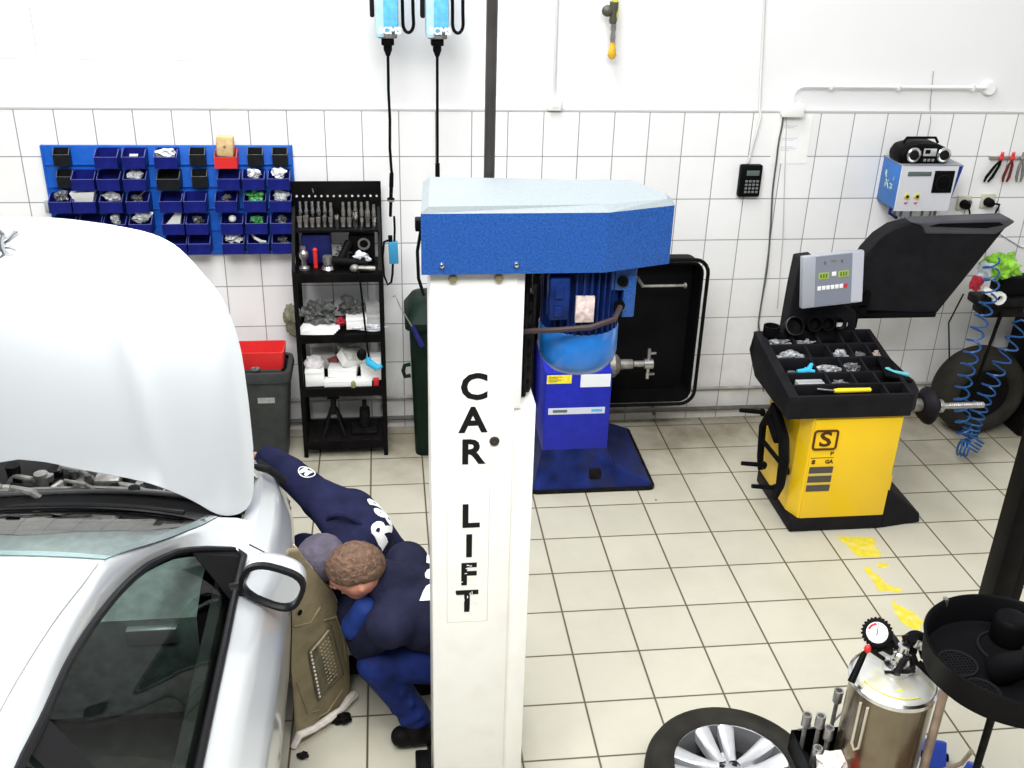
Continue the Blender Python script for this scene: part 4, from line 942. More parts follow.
def rail(sd):
    b = MB(); A = []; B = []
    for k in range(NN+1):
        f = k/NN
        yt = lerp(-5.25, -2.70, f); ye = lerp(-5.30, -2.52, f)
        st, zt = P_top(yt); se, ze = P_edge(ye); A.append((st, yt, zt)); B.append((se, ye, ze))
    rows = []
    for q, bul in ((0, 0), (.25, .010), (.5, .014), (.75, .010), (1, 0)):
        rows.append([S(sd*(lerp(a[0], c[0], q)+bul*.5), lerp(a[1], c[1], q), lerp(a[2], c[2], q)+bul) for a, c in zip(A, B)])
    b.grid(rows); b.build('roof_rail_pillar', M['car_paint'], car, smooth=True, angle=70)
    # cowl corner between pillar foot and fender
    b = MB()
    f0 = [S(sd*side_pt(6, y)[0], y, side_pt(6, y)[1]) for y in (-2.74, -2.68, -2.62, -2.56, -2.50)]
    f1 = [S(sd*.752, -2.70, .986), S(sd*.73, -2.665, 1.0), S(sd*.71, -2.62, 1.004), S(sd*.69, -2.57, 1.004), S(sd*.672, -2.52, 1.0)]
    mid = [tuple((Vector(p)*.5+Vector(q)*.5)+Vector((0, 0, .008))) for p, q in zip(f0, f1)]
    b.grid([f0, mid, f1]); b.build('cowl_corner', M['car_paint'], car, smooth=True, angle=70)
    # black weatherstrip around the door glass
    pts = [S(sd*(P_top(y)[0]+.003), y, P_top(y)[1]-.006) for y in [lerp(-5.25, -2.70, k/40) for k in range(41)]]
    bel = [S(sd*(smoothtab(rowtab[6][0], y)+.002), y, smoothtab(rowtab[6][1], y)+.006) for y in [lerp(-2.74, -5.2, k/40) for k in range(41)]]
    b = MB(); b.path(pts+bel, .0125, 8, closed=True); b.build('window_seal', M['trim_black'], car, smooth=True)
    b = MB(); off = [tuple(Vector(p)+Vector((sd*-.012, 0, -.012))) for p in pts]; b.path(off, .012, 8); b.build('window_seal', M['rubber'], car, smooth=True)
    # side glass
    b = MB(); rows = []
    def bp(y): return smoothtab(rowtab[6][0], y)-.012, smoothtab(rowtab[6][1], y)+.004
    for q in range(7):
        t_ = q/6; r = []
        for k in range(41):
            y = lerp(-5.22, -2.78, k/40); s0, z0 = bp(y); s1, z1 = P_top(y); s1 -= .008; z1 -= .008
            r.append(S(sd*(lerp(s0, s1, t_)+.025*math.sin(PI*t_)*min(1, (z1-z0)/.3)), y, lerp(z0, z1, t_)))
        rows.append(r)
    b.grid(rows); b.build('side_window', M['glass_side'], car, smooth=True, angle=80)
    # b pillar and rear door frame
    for y0, y1, w_ in ((-3.96, -4.10, .055), (-4.85, -5.0, .05)):
        b = MB(); rr = []
        for q in range(7):
            t_ = q/6; y = lerp(y1, y0, t_); s0, z0 = bp(y); s1, z1 = P_top(y)
            rr.append((sd*(lerp(s0, s1, t_)+.030*math.sin(PI*t_)-.002), y, lerp(z0, z1, t_)))
        b.grid([[S(s_, y-w_, z) for s_, y, z in rr], [S(s_, y+w_, z) for s_, y, z in rr]]); b.build('door_pillar', M['trim_black'], car, smooth=True)
        b = MB(); b.path([S(s_-sd*.03, y+w_+.01, z) for s_, y, z in rr], .012, 6); b.build('door_frame', M['grey_plastic'], car, smooth=True)
    # mirror foot triangle
    b = MB(); b.prism([S(sd*.752, -2.72, .985), S(sd*.785, -2.74, .975), S(sd*.775, -2.99, .985), S(sd*.655, -2.90, 1.11)], (sd*.004, 0, .002)); b.build('mirror_triangle', M['rubber'], car)
    # door seams
    for y0 in (-2.66, -4.05, -5.0):
        pts = []
        for q in range(2, 61):
            r = q*.1; y = y0+(-.12*(1-r/6)**2 if y0 > -3 else -.06*(1-r/6)); s_, z_ = side_pt(r, y); pts.append(S(sd*(s_+.0005), y, z_))
        b = MB(); b.path(pts, .0028, 5); b.build('door_seam', M['rubber'], car)
both(rail)
# roof
b = MB(); rows = []
for k in range(31):
    y = lerp(-5.30, -3.29, k/30); se, ze = P_edge(y)
    rows.append([S(se*q/10, y+(.045*(1-(q/10)**2) if False else 0)*1.0, ze+.035*(1-(abs(q)/10)**2.2)) for q in range(-10, 11)])
b.grid(rows); b.build('roof', M['car_paint'], car, smooth=True, angle=70)
both(lambda sd: (lambda b: (b.path([S(sd*(P_edge(y)[0]-.006), y, P_edge(y)[1]+.004) for y in [lerp(-5.25, -3.32, k/30) for k in range(31)]], .0022, 5), b.build('roof_seam', mat('seam_grey', (.35, .36, .37), .5), car, smooth=True)))(MB()))
# windshield: base arcs forward in the middle
def ws_base(q): s_ = .672*q; return s_, -2.52+.17*(1-abs(q)**2.2), 1.00-.035*(1-abs(q)**2)
def ws_top(q): s_ = .510*q; return s_, -3.29, 1.370+.035*(1-abs(q)**2.2)
def ws(q, t_):
    a = ws_base(q); c = ws_top(q)
    if abs(q) > .999:
        y = lerp(-2.52, -3.29, t_); se, ze = P_edge(y); return (math.copysign(se, q), y, ze)
    bul = .03*math.sin(PI*t_)
    # follow the curved pillar edge
    y = lerp(-2.52, -3.29, t_); se, ze = P_edge(y); lin_s = lerp(.672, .510, t_); lin_z = lerp(1.0, 1.370, t_)
    w_ = abs(q)
    return (lerp(a[0], c[0], t_)+math.copysign((se-lin_s)*w_, q), lerp(a[1], c[1], t_), lerp(a[2], c[2], t_)+(ze-lin_z)*w_+bul*(1-w_**3))
b = MB(); b.grid([[S(*ws(q/12, t_/14)) for q in range(-12, 13)] for t_ in range(15)]); b.build('windshield', M['glass_front'], car, smooth=True, angle=80)
def strip(name, fn0, fn1, m, up=.003):
    b = MB(); b.grid([[tuple(Vector(S(*fn(q/24)))+Vector((0, .002, up))) for q in range(-24, 25)] for fn in (fn0, fn1)]); b.build(name, m, car, smooth=True)
strip('windshield_lower_band', lambda q: ws(q, 0), lambda q: ws(q, .13), M['trim_black'])
strip('windshield_upper_band', lambda q: ws(q*.999, .955), lambda q: ws(q*.999, 1.0), mat('tint_band', (.10, .20, .20), .2))
for sd in (1, -1):
    b = MB(); b.grid([[tuple(Vector(S(*ws(sd*qq, t_/14)))+Vector((0, .002, .003))) for t_ in range(15)] for qq in (.945, .999)]); b.build('windshield_side_band', mat('tint_band', (.05, .09, .09), .2), car, smooth=True)
# rear window
b = MB(); b.grid([[S(q/6*lerp(.445, .62, t_/5), lerp(-5.30, -5.56, t_/5), lerp(1.30+.04, 1.04, t_/5)) for q in range(-6, 7)] for t_ in range(6)]); b.build('rear_window', M['glass_side'], car, smooth=True)
def rearq(sd):
    b = MB(); b.grid([[S(sd*.46, -5.30, 1.33), S(sd*.53, -5.25, 1.26), S(sd*.74, -5.25, 1.03)], [S(sd*.46, -5.32, 1.31), S(sd*.53, -5.36, 1.2), S(sd*.70, -5.40, 1.035)], [S(sd*.60, -5.56, 1.06), S(sd*.61, -5.56, 1.05), S(sd*.62, -5.56, 1.04)]]); b.build('rear_pillar', M['car_paint'], car, smooth=True)
both(rearq)

# ---- cowl, engine bay
M['engine_grey'] = mat('engine_grey', (.16, .16, .16), .45, .4, var=.6, vscale=30)
M['engine_black'] = mat('engine_black', (.012, .012, .013), .5, var=.3)
M['alu'] = mat('engine_alu', (.48, .47, .44), .4, .6, var=.3, vscale=30)
b = MB(); b.grid([[S(q/12*.68, ws_base(q/12)[1]+dy, ws_base(q/12)[2]+dz) for q in range(-12, 13)] for dy, dz in ((-.02, -.004), (.03, -.015), (.07, -.035), (.12, -.02), (.125, -.10))]); b.build('cowl_panel', M['engine_black'], car, smooth=True)
b = MB(); b.path([S(q/12*.66, ws_base(q/12)[1]+.125, ws_base(q/12)[2]-.012) for q in range(-12, 13)], .009, 8); b.build('cowl_seal', M['grey_plastic'], car, smooth=True)
b = MB(); b.path([S(q/12*.70, ws_base(q/12)[1]+.16, .945) for q in range(-12, 13)], .010, 8); b.build('firewall_edge', M['steel'], car, smooth=True)
box('engine_bay_floor', S(-.74, -2.30, .45), S(.74, -1.45, .50), M['engine_black'], car)
b = MB(); b.box(S(-.80, -2.35, .50), S(.80, -2.27, .90)); b.build('firewall', M['engine_black'], car)
both(lambda sd: box('inner_fender', S(min(sd*.73, sd*.78), -2.62, .5), S(max(sd*.73, sd*.78), -1.75, .84), M['engine_black'], car))
b = MB(); b.box(S(-.55, -2.2, .50), S(.5, -1.55, .80), .03); b.build('engine_block', M['engine_black'], car, smooth=True)
b = MB(); b.box(S(.05, -2.18, .80), S(.24, -2.02, .915), .02); b.box(S(.14, -2.14, .91), S(.24, -2.04, .945), .012); b.build('oil_cap_cover', M['alu'], car, smooth=True)
b = MB(); b.box(S(.05, -2.215, .90), S(.22, -2.20, .935), .004); b.box(S(.07, -2.225, .905), S(.20, -2.21, .925), .003); b.build('airbox_grille', mat('brown_grille', (.09, .08, .05), .5, var=.5, vscale=60), car)
rn = random.Random(12)
def engine_bit(k):
    s_ = rn.uniform(-.72, .70); y = rn.uniform(-2.22, -2.02); z = rn.uniform(.875, .945); kind = k % 3
    b = MB(); m = rn.choice([M['engine_grey'], M['alu'], M['alu'], M['engine_black']])
    if kind == 0: b.tube(S(s_, y, z-.1), S(s_, y, z+.03), rn.uniform(.015, .035), rn.uniform(.012, .03), 12)
    elif kind == 1: b.box(S(s_-.05, y-.02, z-.08), S(s_+rn.uniform(.0, .05), y+.05, z+.02), .006)
    else: b.path([S(s_, y, z-.05), S(s_+.04, y+.02, z+.03), S(s_+.12, y-.02, z+.035), S(s_+.18, y-.01, z-.03)], rn.uniform(.008, .016), 8)
    b.build(['engine_cap', 'engine_box', 'engine_hose'][kind], m, car, smooth=True)
for k in range(64): engine_bit(k)
b = MB(); b.path([S(-.30, -2.2, .90), S(-.22, -2.17, .94), S(-.14, -2.10, .90)], .018, 10); b.path([S(-.10, -2.2, .89), S(-.02, -2.2, .93), S(.02, -2.12, .93)], .014, 10); b.build('intake_pipe', M['alu'], car, smooth=True)
for x0 in (.40, .47, .53):
    b = MB(); b.tube(S(x0, -2.20, .90), S(x0+.06, -2.02, .93), .007, .007); b.build('brake_pipe', M['steel'], car, smooth=True)
b = MB(); b.lathe([(.001, 0), (.022, 0), (.022, .02), (.001, .022)], 14, S(.32, -2.24, .95)); b.build('oil_filler', M['engine_black'], car, smooth=True)
# wipers
for s0, s1, dy in ((.55, -.05, 0), (-.10, -.58, 0)):
    b = MB(); q = s0/.672
    pts = []
    for k in range(9):
        s_ = lerp(s0, s1, k/8); q = max(-.97, min(.97, s_/.64)); p = ws(q, .10+.05*k/8); pts.append(S(p[0], p[1], p[2]+.018))
    b.path(pts, [.009]+[.007]*7+[.004], 6); b.build('wiper', M['engine_black'], car, smooth=True)

# ---- hood, raised 65 degrees
ha = math.radians(65); HQ = Vector((XC, -2.45, 1.03)); HV = Vector((0, math.cos(ha), math.sin(ha))); HN = Vector((0, -math.sin(ha), math.cos(ha)))
outline = [(0, .175), (.19, .135), (.43, .074), (.60, -.010), (.655, -.047), (.70, -.062), (.745, -.052), (.775, -.02), (.788, .03), (.793, .18), (.782, .36), (.762, .545), (.724, .690), (.643, .816), (.595, .875), (.541, .926), (.455, .968), (.317, .999), (.16, 1.022), (0, 1.031)]
# split into lower and upper boundary as functions of s
lower = [p for p in outline[:8]]
def hood_pt(s_, v, h): return HQ+Vector((s_, 0, 0))+HV*v+HN*h
lowf = [(0, .175), (.10, .160), (.19, .135), (.32, .105), (.43, .074), (.52, .036), (.60, -.010), (.655, -.047), (.70, -.060), (.745, -.052), (.775, -.022), (.788, .03), (.793, .12)]
upf = [(0, 1.031), (.16, 1.022), (.317, .999), (.455, .968), (.541, .926), (.595, .875), (.643, .816), (.690, .755), (.724, .685), (.762, .545), (.782, .36), (.793, .18)]
def hood_h(s_, v):
    a = abs(s_)
    h = .045*(1-(a/.79)**2)+.030*math.sin(PI*min(1, max(0, v)))
    h -= .030*max(0, (v-.80)/.23)**2
    h -= .045*max(0, (a-.60)/.19)**2
    h += .007*math.exp(-((a-(.30+.20*(1-v)))/.035)**2)
    return h
b = MB(); rows = []
NC = 40
for i in range(-NC, NC+1):
    f = i/NC; s_ = .793*math.sin(PI/2*f); a = abs(s_); lo, hi = smoothtab(lowf, a), smoothtab(upf, a)
    rows.append([hood_pt(s_, lerp(lo, hi, .5-.5*math.cos(PI*j/34)), hood_h(s_, lerp(lo, hi, .5-.5*math.cos(PI*j/34)))) for j in range(35)])
b.grid(rows)
bmesh.ops.remove_doubles(b.bm, verts=b.bm.verts[:], dist=.001)
hood = b.build('hood', M['car_paint'], car, smooth=True, angle=80)
md = hood.modifiers.new('s', 'SOLIDIFY'); md.thickness = .028; md.offset = -1
hb = bvh_of(hood)
# crest on the nose of the hood: a rearing animal with a tail, built from small tubes
b = MB()
E0 = Vector((-1.292, 0, 0)); ev = .93
def ep(a, c): return hood_pt(-.032+a, ev+c, hood_h(-.03, ev)+.006)
for pts, r in [([(.002, .030), (-.004, .010), (-.002, -.015), (.006, -.035)], [.006, .010, .011, .009]), ([(.002, .03), (-.012, .045), (-.022, .040)], [.007, .008, .004]), ([(0, .008), (.018, .018), (.034, .036), (.050, .044)], [.007, .005, .005, .004]), ([(.030, .030), (.040, .046)], [.004, .003]),
               ([(.002, -.008), (.022, -.010), (.042, -.022)], [.007, .006, .004]), ([(.006, -.034), (.028, -.042), (.040, -.036)], [.008, .006, .004]), ([(.004, -.035), (-.012, -.050), (-.03, -.046)], [.008, .006, .004]), ([(-.002, -.006), (-.024, -.004), (-.045, -.018), (-.058, -.010)], [.006, .005, .004, .003]), ([(-.01, -.02), (-.03, -.03), (-.05, -.044)], [.006, .005, .003])]:
    b.path([ep(*p) for p in pts], r, 6)
b.build('hood_emblem', mat('emblem_chrome', (.22, .23, .24), .3, .6), car, smooth=True)
# gas strut
b = MB(); b.tube(S(-.70, -1.75, .75), tuple(hood_pt(-.62, .55, -.02)), .007, .007); b.build('hood_prop', M['black_metal'], car, smooth=True)

# ---- door mirrors
def mirror(sd):
    c = Vector(S(sd*.905, -2.955, 1.015))
    Mx = Matrix.Translation(c) @ Matrix.Rotation(sd*-.10, 4, 'Z') @ Matrix.Rotation(sd*.40, 4, 'Y')
    b = MB()   # shell: half ellipsoid opening backwards
    rows = []
    for k in range(13):
        t_ = k/12; ang = t_*PI/2; yy = .105*math.sin(ang)*.95; sc = math.cos(ang)**.40 if k < 12 else .05
        ring = []
        for j in range(28):
            a = 2*PI*j/28; cx, cz = math.cos(a), math.sin(a)
            ex = .104*abs(cx)**.72*math.copysign(1, cx); ez = .079*abs(cz)**.72*math.copysign(1, cz)
            ez *= 1+.12*sd*cx; ring.append(tuple(Mx @ Vector((ex*sc, yy, ez*sc))))
        rows.append(ring)
    loftloops(b, rows, False, True); b.build('mirror_shell', M['car_paint'], car, smooth=True)
    def ring_pts(f, yy):
        out = []
        for j in range(28):
            a = 2*PI*j/28; cx, cz = math.cos(a), math.sin(a)
            ex = .104*abs(cx)**.72*math.copysign(1, cx); ez = .079*abs(cz)**.72*math.copysign(1, cz)*(1+.12*sd*cx); out.append(tuple(Mx @ Vector((ex*f, yy, ez*f))))
        return out
    b = MB(); loftloops(b, [ring_pts(1.0, .004), ring_pts(1.01, -.018), ring_pts(.86, -.022), ring_pts(.83, .004)], False, False); b.build('mirror_bezel', M['trim_black'], car, smooth=True)
    b = MB(); loftloops(b, [ring_pts(.85, -.006), ring_pts(.85, .003)], True, True); b.build('mirror_glass', mat('mirror_silver', (.85, .86, .87), .02, 1.0), car)
    b = MB(); b.path([tuple(c+Vector((-sd*.17, .03, -.045))), tuple(c+Vector((-sd*.11, .03, -.035))), tuple(c+Vector((-sd*.06, .03, -.02)))], [.028, .026, .03], 10); b.build('mirror_arm', M['trim_black'], car, smooth=True)
both(mirror)
# ---- interior
b = MB(); b.grid([[S(q/6*.66, y, z) for q in range(-6, 7)] for y, z in ((-2.42, .93), (-2.62, .955), (-2.85, .96), (-2.98, .92), (-3.0, .75), (-2.95, .5))]); b.build('dashboard', M['dash'], car, smooth=True)
box('cabin_floor', S(-.78, -5.3, .28), S(.78, -2.5, .32), M['interior'], car)
both(lambda sd: box('door_card', S(min(sd*.70, sd*.74), -5.2, .32), S(max(sd*.70, sd*.74), -2.75, .955), M['interior'], car, .01))
M['seat_black'] = mat('seat_black', (.008, .008, .009), .7)
def seat(x, y0, w_, nm='seat'):
    b = MB(); b.box((x-w_/2, y0-.05, .42), (x+w_/2, y0+.48, .56), .05)
    b.box((x-w_/2+.01, -.06, 0), (x+w_/2-.01, .07, .60), .05, mtx=Matrix.Translation((0, y0-.04, .52)) @ Matrix.Rotation(.33, 4, 'X'))
    b.box((x-.13, -.05, .62), (x+.13, .05, .80), .04, mtx=Matrix.Translation((0, y0-.04, .50)) @ Matrix.Rotation(.26, 4, 'X')); b.build(nm, M['seat_black'], car, smooth=True)
seat(XC+.37, -3.72, .50); seat(XC-.37, -3.72, .50); seat(XC, -4.65, 1.25, 'rear_seat')
b = MB(); b.box(S(.50, -3.62, .62), S(.56, -3.58, .66)); b.build('seat_belt_buckle', M['red'], car)
box('seat_trim', S(.33, -4.12, .66), S(.58, -4.08, .92), mat('rust_cloth', (.35, .11, .03), .8, var=.3), car, .02)
b = MB(); c = Vector(S(-.37, -3.12, .88)); Mx = Matrix.Translation(c) @ Matrix.Rotation(-1.15, 4, 'X')
ringp = [tuple(Mx @ Vector((.18*math.cos(a), .18*math.sin(a), 0))) for a in [2*PI*k/32 for k in range(32)]]; b.path(ringp, .014, 8, closed=True); b.tube(tuple(Mx @ Vector((-.17, 0, 0))), tuple(Mx @ Vector((.17, 0, 0))), .018, .018, 8); b.tube(tuple(c), tuple(c+Vector((0, .2, -.08))), .03, .03); b.build('steering_wheel', M['interior'], car, smooth=True)
box('air_vent', S(.44, -3.01, .84), S(.60, -2.975, .90), mat('vent_silver', (.5, .52, .52), .3, .5), car, .006)
b = MB(); b.box(S(-.10, -3.20, 1.31), S(.10, -3.18, 1.36), .01); b.tube(S(0, -3.2, 1.35), S(0, -3.24, 1.41), .01, .01); b.build('rear_view_mirror', M['trim_black'], car, smooth=True)
# undertray
box('underbody', S(-.80, -5.4, .20), S(.80, -2.42, .26), M['engine_black'], car, .02)
box('subframe', S(-.60, -2.42, .22), S(.60, -1.45, .30), M['engine_black'], car, .02)
# brake disc and hub where the front wheel is off
b = MB(); b.lathe([(.001, 0), (.13, 0), (.13, .02), (.07, .02), (.065, .055), (.001, .055)], 32, S(.66, -2.0, .325), 'X'); b.box(S(.62, -2.0-.16, .28), S(.69, -2.0-.08, .40), .01); b.build('brake_disc', M['dirty_steel'], car, smooth=True)
b = MB(); b.tube(S(.1, -2.0, .325), S(.67, -2.0, .325), .025, .025); b.tube(S(.60, -2.0, .33), S(.58, -2.02, .80), .03, .04); b.build('strut_leg', M['greasy'], car, smooth=True)

# ---- wheels
M['tyre'] = mat('tyre_rubber', (.022, .020, .016), .65, var=.35, vscale=8, bump=.3, bscale=70)
M['alloy'] = mat('alloy_silver', (.62, .63, .65), .3, .55, var=.08, vscale=12)
M['rim_barrel'] = mat('rim_barrel', (.16, .16, .165), .4, .5)
M['rim_dark'] = mat('rim_well', (.012, .012, .013), .5)
def wheel_parts(parent, Mx):
    """a 5 twin-spoke alloy wheel; local z is the outer face direction, centred on the hub plane"""
    R, W = .318, .205
    b = MB(); prof = [(.212, .085), (.222, .098), (.250, .104), (.285, .098), (.305, .084), (R-.002, .06), (R, .04), (R, -.04), (R-.002, -.06), (.305, -.084), (.285, -.098), (.250, -.104), (.222, -.098), (.212, -.085)]
    b.lathe(prof, 64, mtx=None); b.xf(Mx); b.build('tyre', M['tyre'], parent, smooth=True, angle=60)
    b = MB(); b.lathe([(.224, .098), (.232, .092), (.222, .088), (.214, .078)], 64); b.lathe([(.214, .078), (.208, .06), (.196, .02), (.196, -.08), (.22, -.09)], 64, mi=1); b.xf(Mx); b.build('rim', [M['alloy'], M['rim_barrel']], parent, smooth=True, angle=50)
    b = MB(); b.lathe([(.001, -.02), (.19, -.02), (.196, -.06)], 48); b.xf(Mx); b.build('rim_well', M['rim_dark'], parent, smooth=True)
    for k in range(5):
        b = MB(); a = 2*PI*k/5+.35; Rz = Matrix.Rotation(a, 4, 'Z')
        for sgn in (-1, 1):
            rows = []
            for t_ in (0, .25, .5, .75, 1):
                r = lerp(.045, .227, t_); cx = sgn*lerp(.020, .052, t_); w_ = lerp(.016, .034, t_); h = lerp(.066, .089, t_**1.2)-.008*math.sin(PI*t_)
                rows.append([(cx-w_, r, h-.045), (cx-w_, r, h-.008), (cx-w_*.6, r, h), (cx+w_*.6, r, h), (cx+w_, r, h-.008), (cx+w_, r, h-.045)])
            b.grid([[tuple(Rz @ Vector(p)) for p in r_] for r_ in rows])
        b.prism([tuple(Rz @ Vector(p)) for p in [(-.016, .045, .030), (.016, .045, .030), (.014, .11, .03), (-.014, .11, .03)]], (0, 0, .012))
        b.xf(Mx); b.build('spoke', M['alloy'], parent, smooth=True, angle=45)
    b = MB(); b.lathe([(.001, .062), (.026, .062), (.032, .058), (.052, .055), (.060, .045), (.060, .0), (.001, 0)], 32); b.xf(Mx); b.build('hub', M['alloy'], parent, smooth=True, angle=40)
    for k in range(5):
        a = 2*PI*(k+.5)/5+.35+PI/2; b = MB(); b.lathe([(.001, .060), (.008, .060), (.011, .0565)], 12, (.040*math.cos(a), .040*math.sin(a), 0)); b.xf(Mx); b.build('bolt_hole', M['rim_dark'], parent, smooth=True)
for sd, y in ((-1, -2.0), (1, -4.62), (-1, -4.62)):
    w_ = bpy.data.objects.new('wheel', None); COL.objects.link(w_); w_.parent = car; c = Vector(S(sd*.80, y, .318)); w_.location = c-car.location
    wheel_parts(w_, Matrix.Translation(c) @ Matrix.Rotation(sd*PI/2, 4, 'Y'))
t = thing('spare_wheel', (1.245, -3.070, 0), 'five-spoke alloy wheel with its tyre lying flat on the tiled floor', 'wheel')
wheel_parts(t, Matrix.Translation((1.245, -3.070, .105)) @ Matrix.Rotation(.95, 4, 'Z'))

# ---- dirty undertray leaning at the car side
M['under_beige'] = mat('dirty_beige_plastic', (.25, .205, .115), .7, var=.35, vscale=7, dark=(.035, .03, .02), dscale=7, damt=.85, bump=.25, bscale=40)
M['foam_white'] = mat('dirty_white_foam', (.72, .66, .60), .7, var=.15, vscale=40)
t = thing('fender_liner', (-.26, -2.5, 0), 'dirty beige moulded plastic panel with a ribbed square, leaning against the car side', 'panel')
# local: u across, w up; front face towards the camera
U0 = Vector((-.415, -2.615, .0)); UD = Vector((.66, .75, 0)).normalized(); WD = Vector((.02, .06, 1)).normalized()
rightedge = [(0, .17), (.03, .335), (.10, .350), (.25, .360), (.40, .345), (.52, .318), (.64, .285), (.74, .215), (.82, .145), (.88, .115)]
ND = UD.cross(WD).normalized()*1.0
if ND.y > 0: ND = -ND
def lp(u, w_, h=0): return U0+UD*u+WD*w_+ND*(h+.10*math.sin(PI*min(1, max(0, u/.40)))*.35-.22*(w_-.4)**2*.35)
def bulge(w_): return smoothtab(rightedge, w_)
# panel leaning at the car side
U0 = Vector((-.41, -2.655, .002)); UD = Vector((.674, .739, 0)).normalized(); WD = Vector((.02, .06, 1)).normalized(); ND = Vector((.739, -.674, .03)).normalized()
redge = [(0, .335), (.05, .365), (.15, .374), (.235, .372), (.372, .345), (.48, .315), (.583, .268), (.722, .178), (.80, .132), (.879, .090)]
def lp(u, w_, h=0): return U0+UD*u+WD*w_+ND*(h+.03*math.sin(PI*min(1, max(0, u/.38))))
b = MB(); rows = []
for i in range(45):
    w_ = .879*i/44; r = smoothtab(redge, w_)
    rows.append([lp(lerp(.045, r, j/16), w_+(.02*(1-j/16) if i == 0 else 0)*0, .006*math.sin(9*w_+j*.5)+(.012 if .75 < j/16 < .8 else 0)-(.02 if j == 16 else 0)) for j in range(17)])
b.grid(rows); o = b.build('moulded_sheet', M['under_beige'], t, smooth=True, solid=.006, angle=60)
b = MB(); b.path([lp(smoothtab(redge, w_)+.002, w_, -.016) for w_ in [.879*k/30 for k in range(31)]], .0035, 6); b.build('edge_lip', M['foam_white'], t, smooth=True)
M['rib'] = mat('rib_beige', (.36, .32, .21), .6, var=.3, vscale=50)
# ribbed square
def qq(a, c):
    A_, B_, C_, D_ = (.123, .397), (.225, .44), (.285, .184), (.158, .165)
    u = lerp(lerp(A_[0], B_[0], a), lerp(D_[0], C_[0], a), c); w_ = lerp(lerp(A_[1], B_[1], a), lerp(D_[1], C_[1], a), c); return u, w_
b = MB(); b.path([lp(*qq(a, c), .010) for a, c in [(-.05, -.05), (1.12, -.08), (1.12, 1.05), (-.05, 1.05)]], .004, 6, closed=True); b.build('square_frame', mat('frame_dark', (.09, .08, .05), .7), t, smooth=True)
b = MB(); c_ = [lp(*qq(a, c), .007) for a, c in [(0, 0), (1, 0), (1, 1), (0, 1)]]; b.prism(c_, tuple(ND*.002)); b.build('ribbed_plate', mat('plate_brown', (.13, .115, .07), .7, var=.4, vscale=30), t)
for k in range(13):
    b = MB(); p = lp(*qq(.02, k/12), .010); b.ball(p, (.005, .005, .006), 8, 6); b.build('clip', M['foam_white'], t, smooth=True)
for k in range(11):
    for j in range(4):
        b = MB(); a = .42+.13*j; p0 = lp(*qq(a, .10+k*.08), .010); p1 = lp(*qq(a+.07, .10+k*.08), .010); b.path([p0, p1], .0028, 5); b.build('rib', M['rib'], t)
b = MB(); b.path([lp(*qq(a, -.02), .010) for a in (.0, .3, .6, .95)], .005, 6); b.build('ridge', M['rib'], t, smooth=True)
for pts in [[(.06, .30), (.10, .12), (.16, .10)], [(.20, .50), (.27, .47), (.31, .36), (.33, .22)], [(.06, .55), (.13, .53), (.18, .57)], [(.06, .08), (.20, .06), (.30, .10)]]:
    b = MB(); b.path([lp(u, w_, .008) for u, w_ in pts], .004, 6); b.build('ridge', M['under_beige'], t, smooth=True)
b = MB(); b.lathe([(.001, .002), (.010, .002), (.012, 0)], 12); b.xf(Matrix.Translation(lp(.085, .60, .01)) @ ND.to_track_quat('Z', 'Y').to_matrix().to_4x4()); b.build('drain_hole', M['rubber'], t)
# foam strip along its foot
b = MB(); pp = [(.03, .015), (.03, .07), (.08, .075), (.15, .055), (.20, .06), (.26, .035), (.31, .045), (.345, .03), (.372, .055)]
b.path([lp(u, w_*.6+.008, .02) for u, w_ in [(.025, .0), (.05, .075), (.12, .055), (.20, .05), (.27, .03), (.33, .04), (.36, .03), (.375, .01)]], [.014, .017, .014, .017, .013, .018, .020, .015], 8)
b.build('foam_edge', M['foam_white'], t, smooth=True)

# black bits on the floor by the panel
crumple('clamp_piece', (-.20, -2.52, .02), (.045, .03, .018), M['black_metal'], 'black clamp piece on the floor under the leaning panel', 'clamp', 5)
crumple('clamp_piece', (-.335, -2.70, .012), (.022, .016, .010), M['greasy'], 'smaller dark lump on the floor left of the clamp piece', 'clamp', 6)

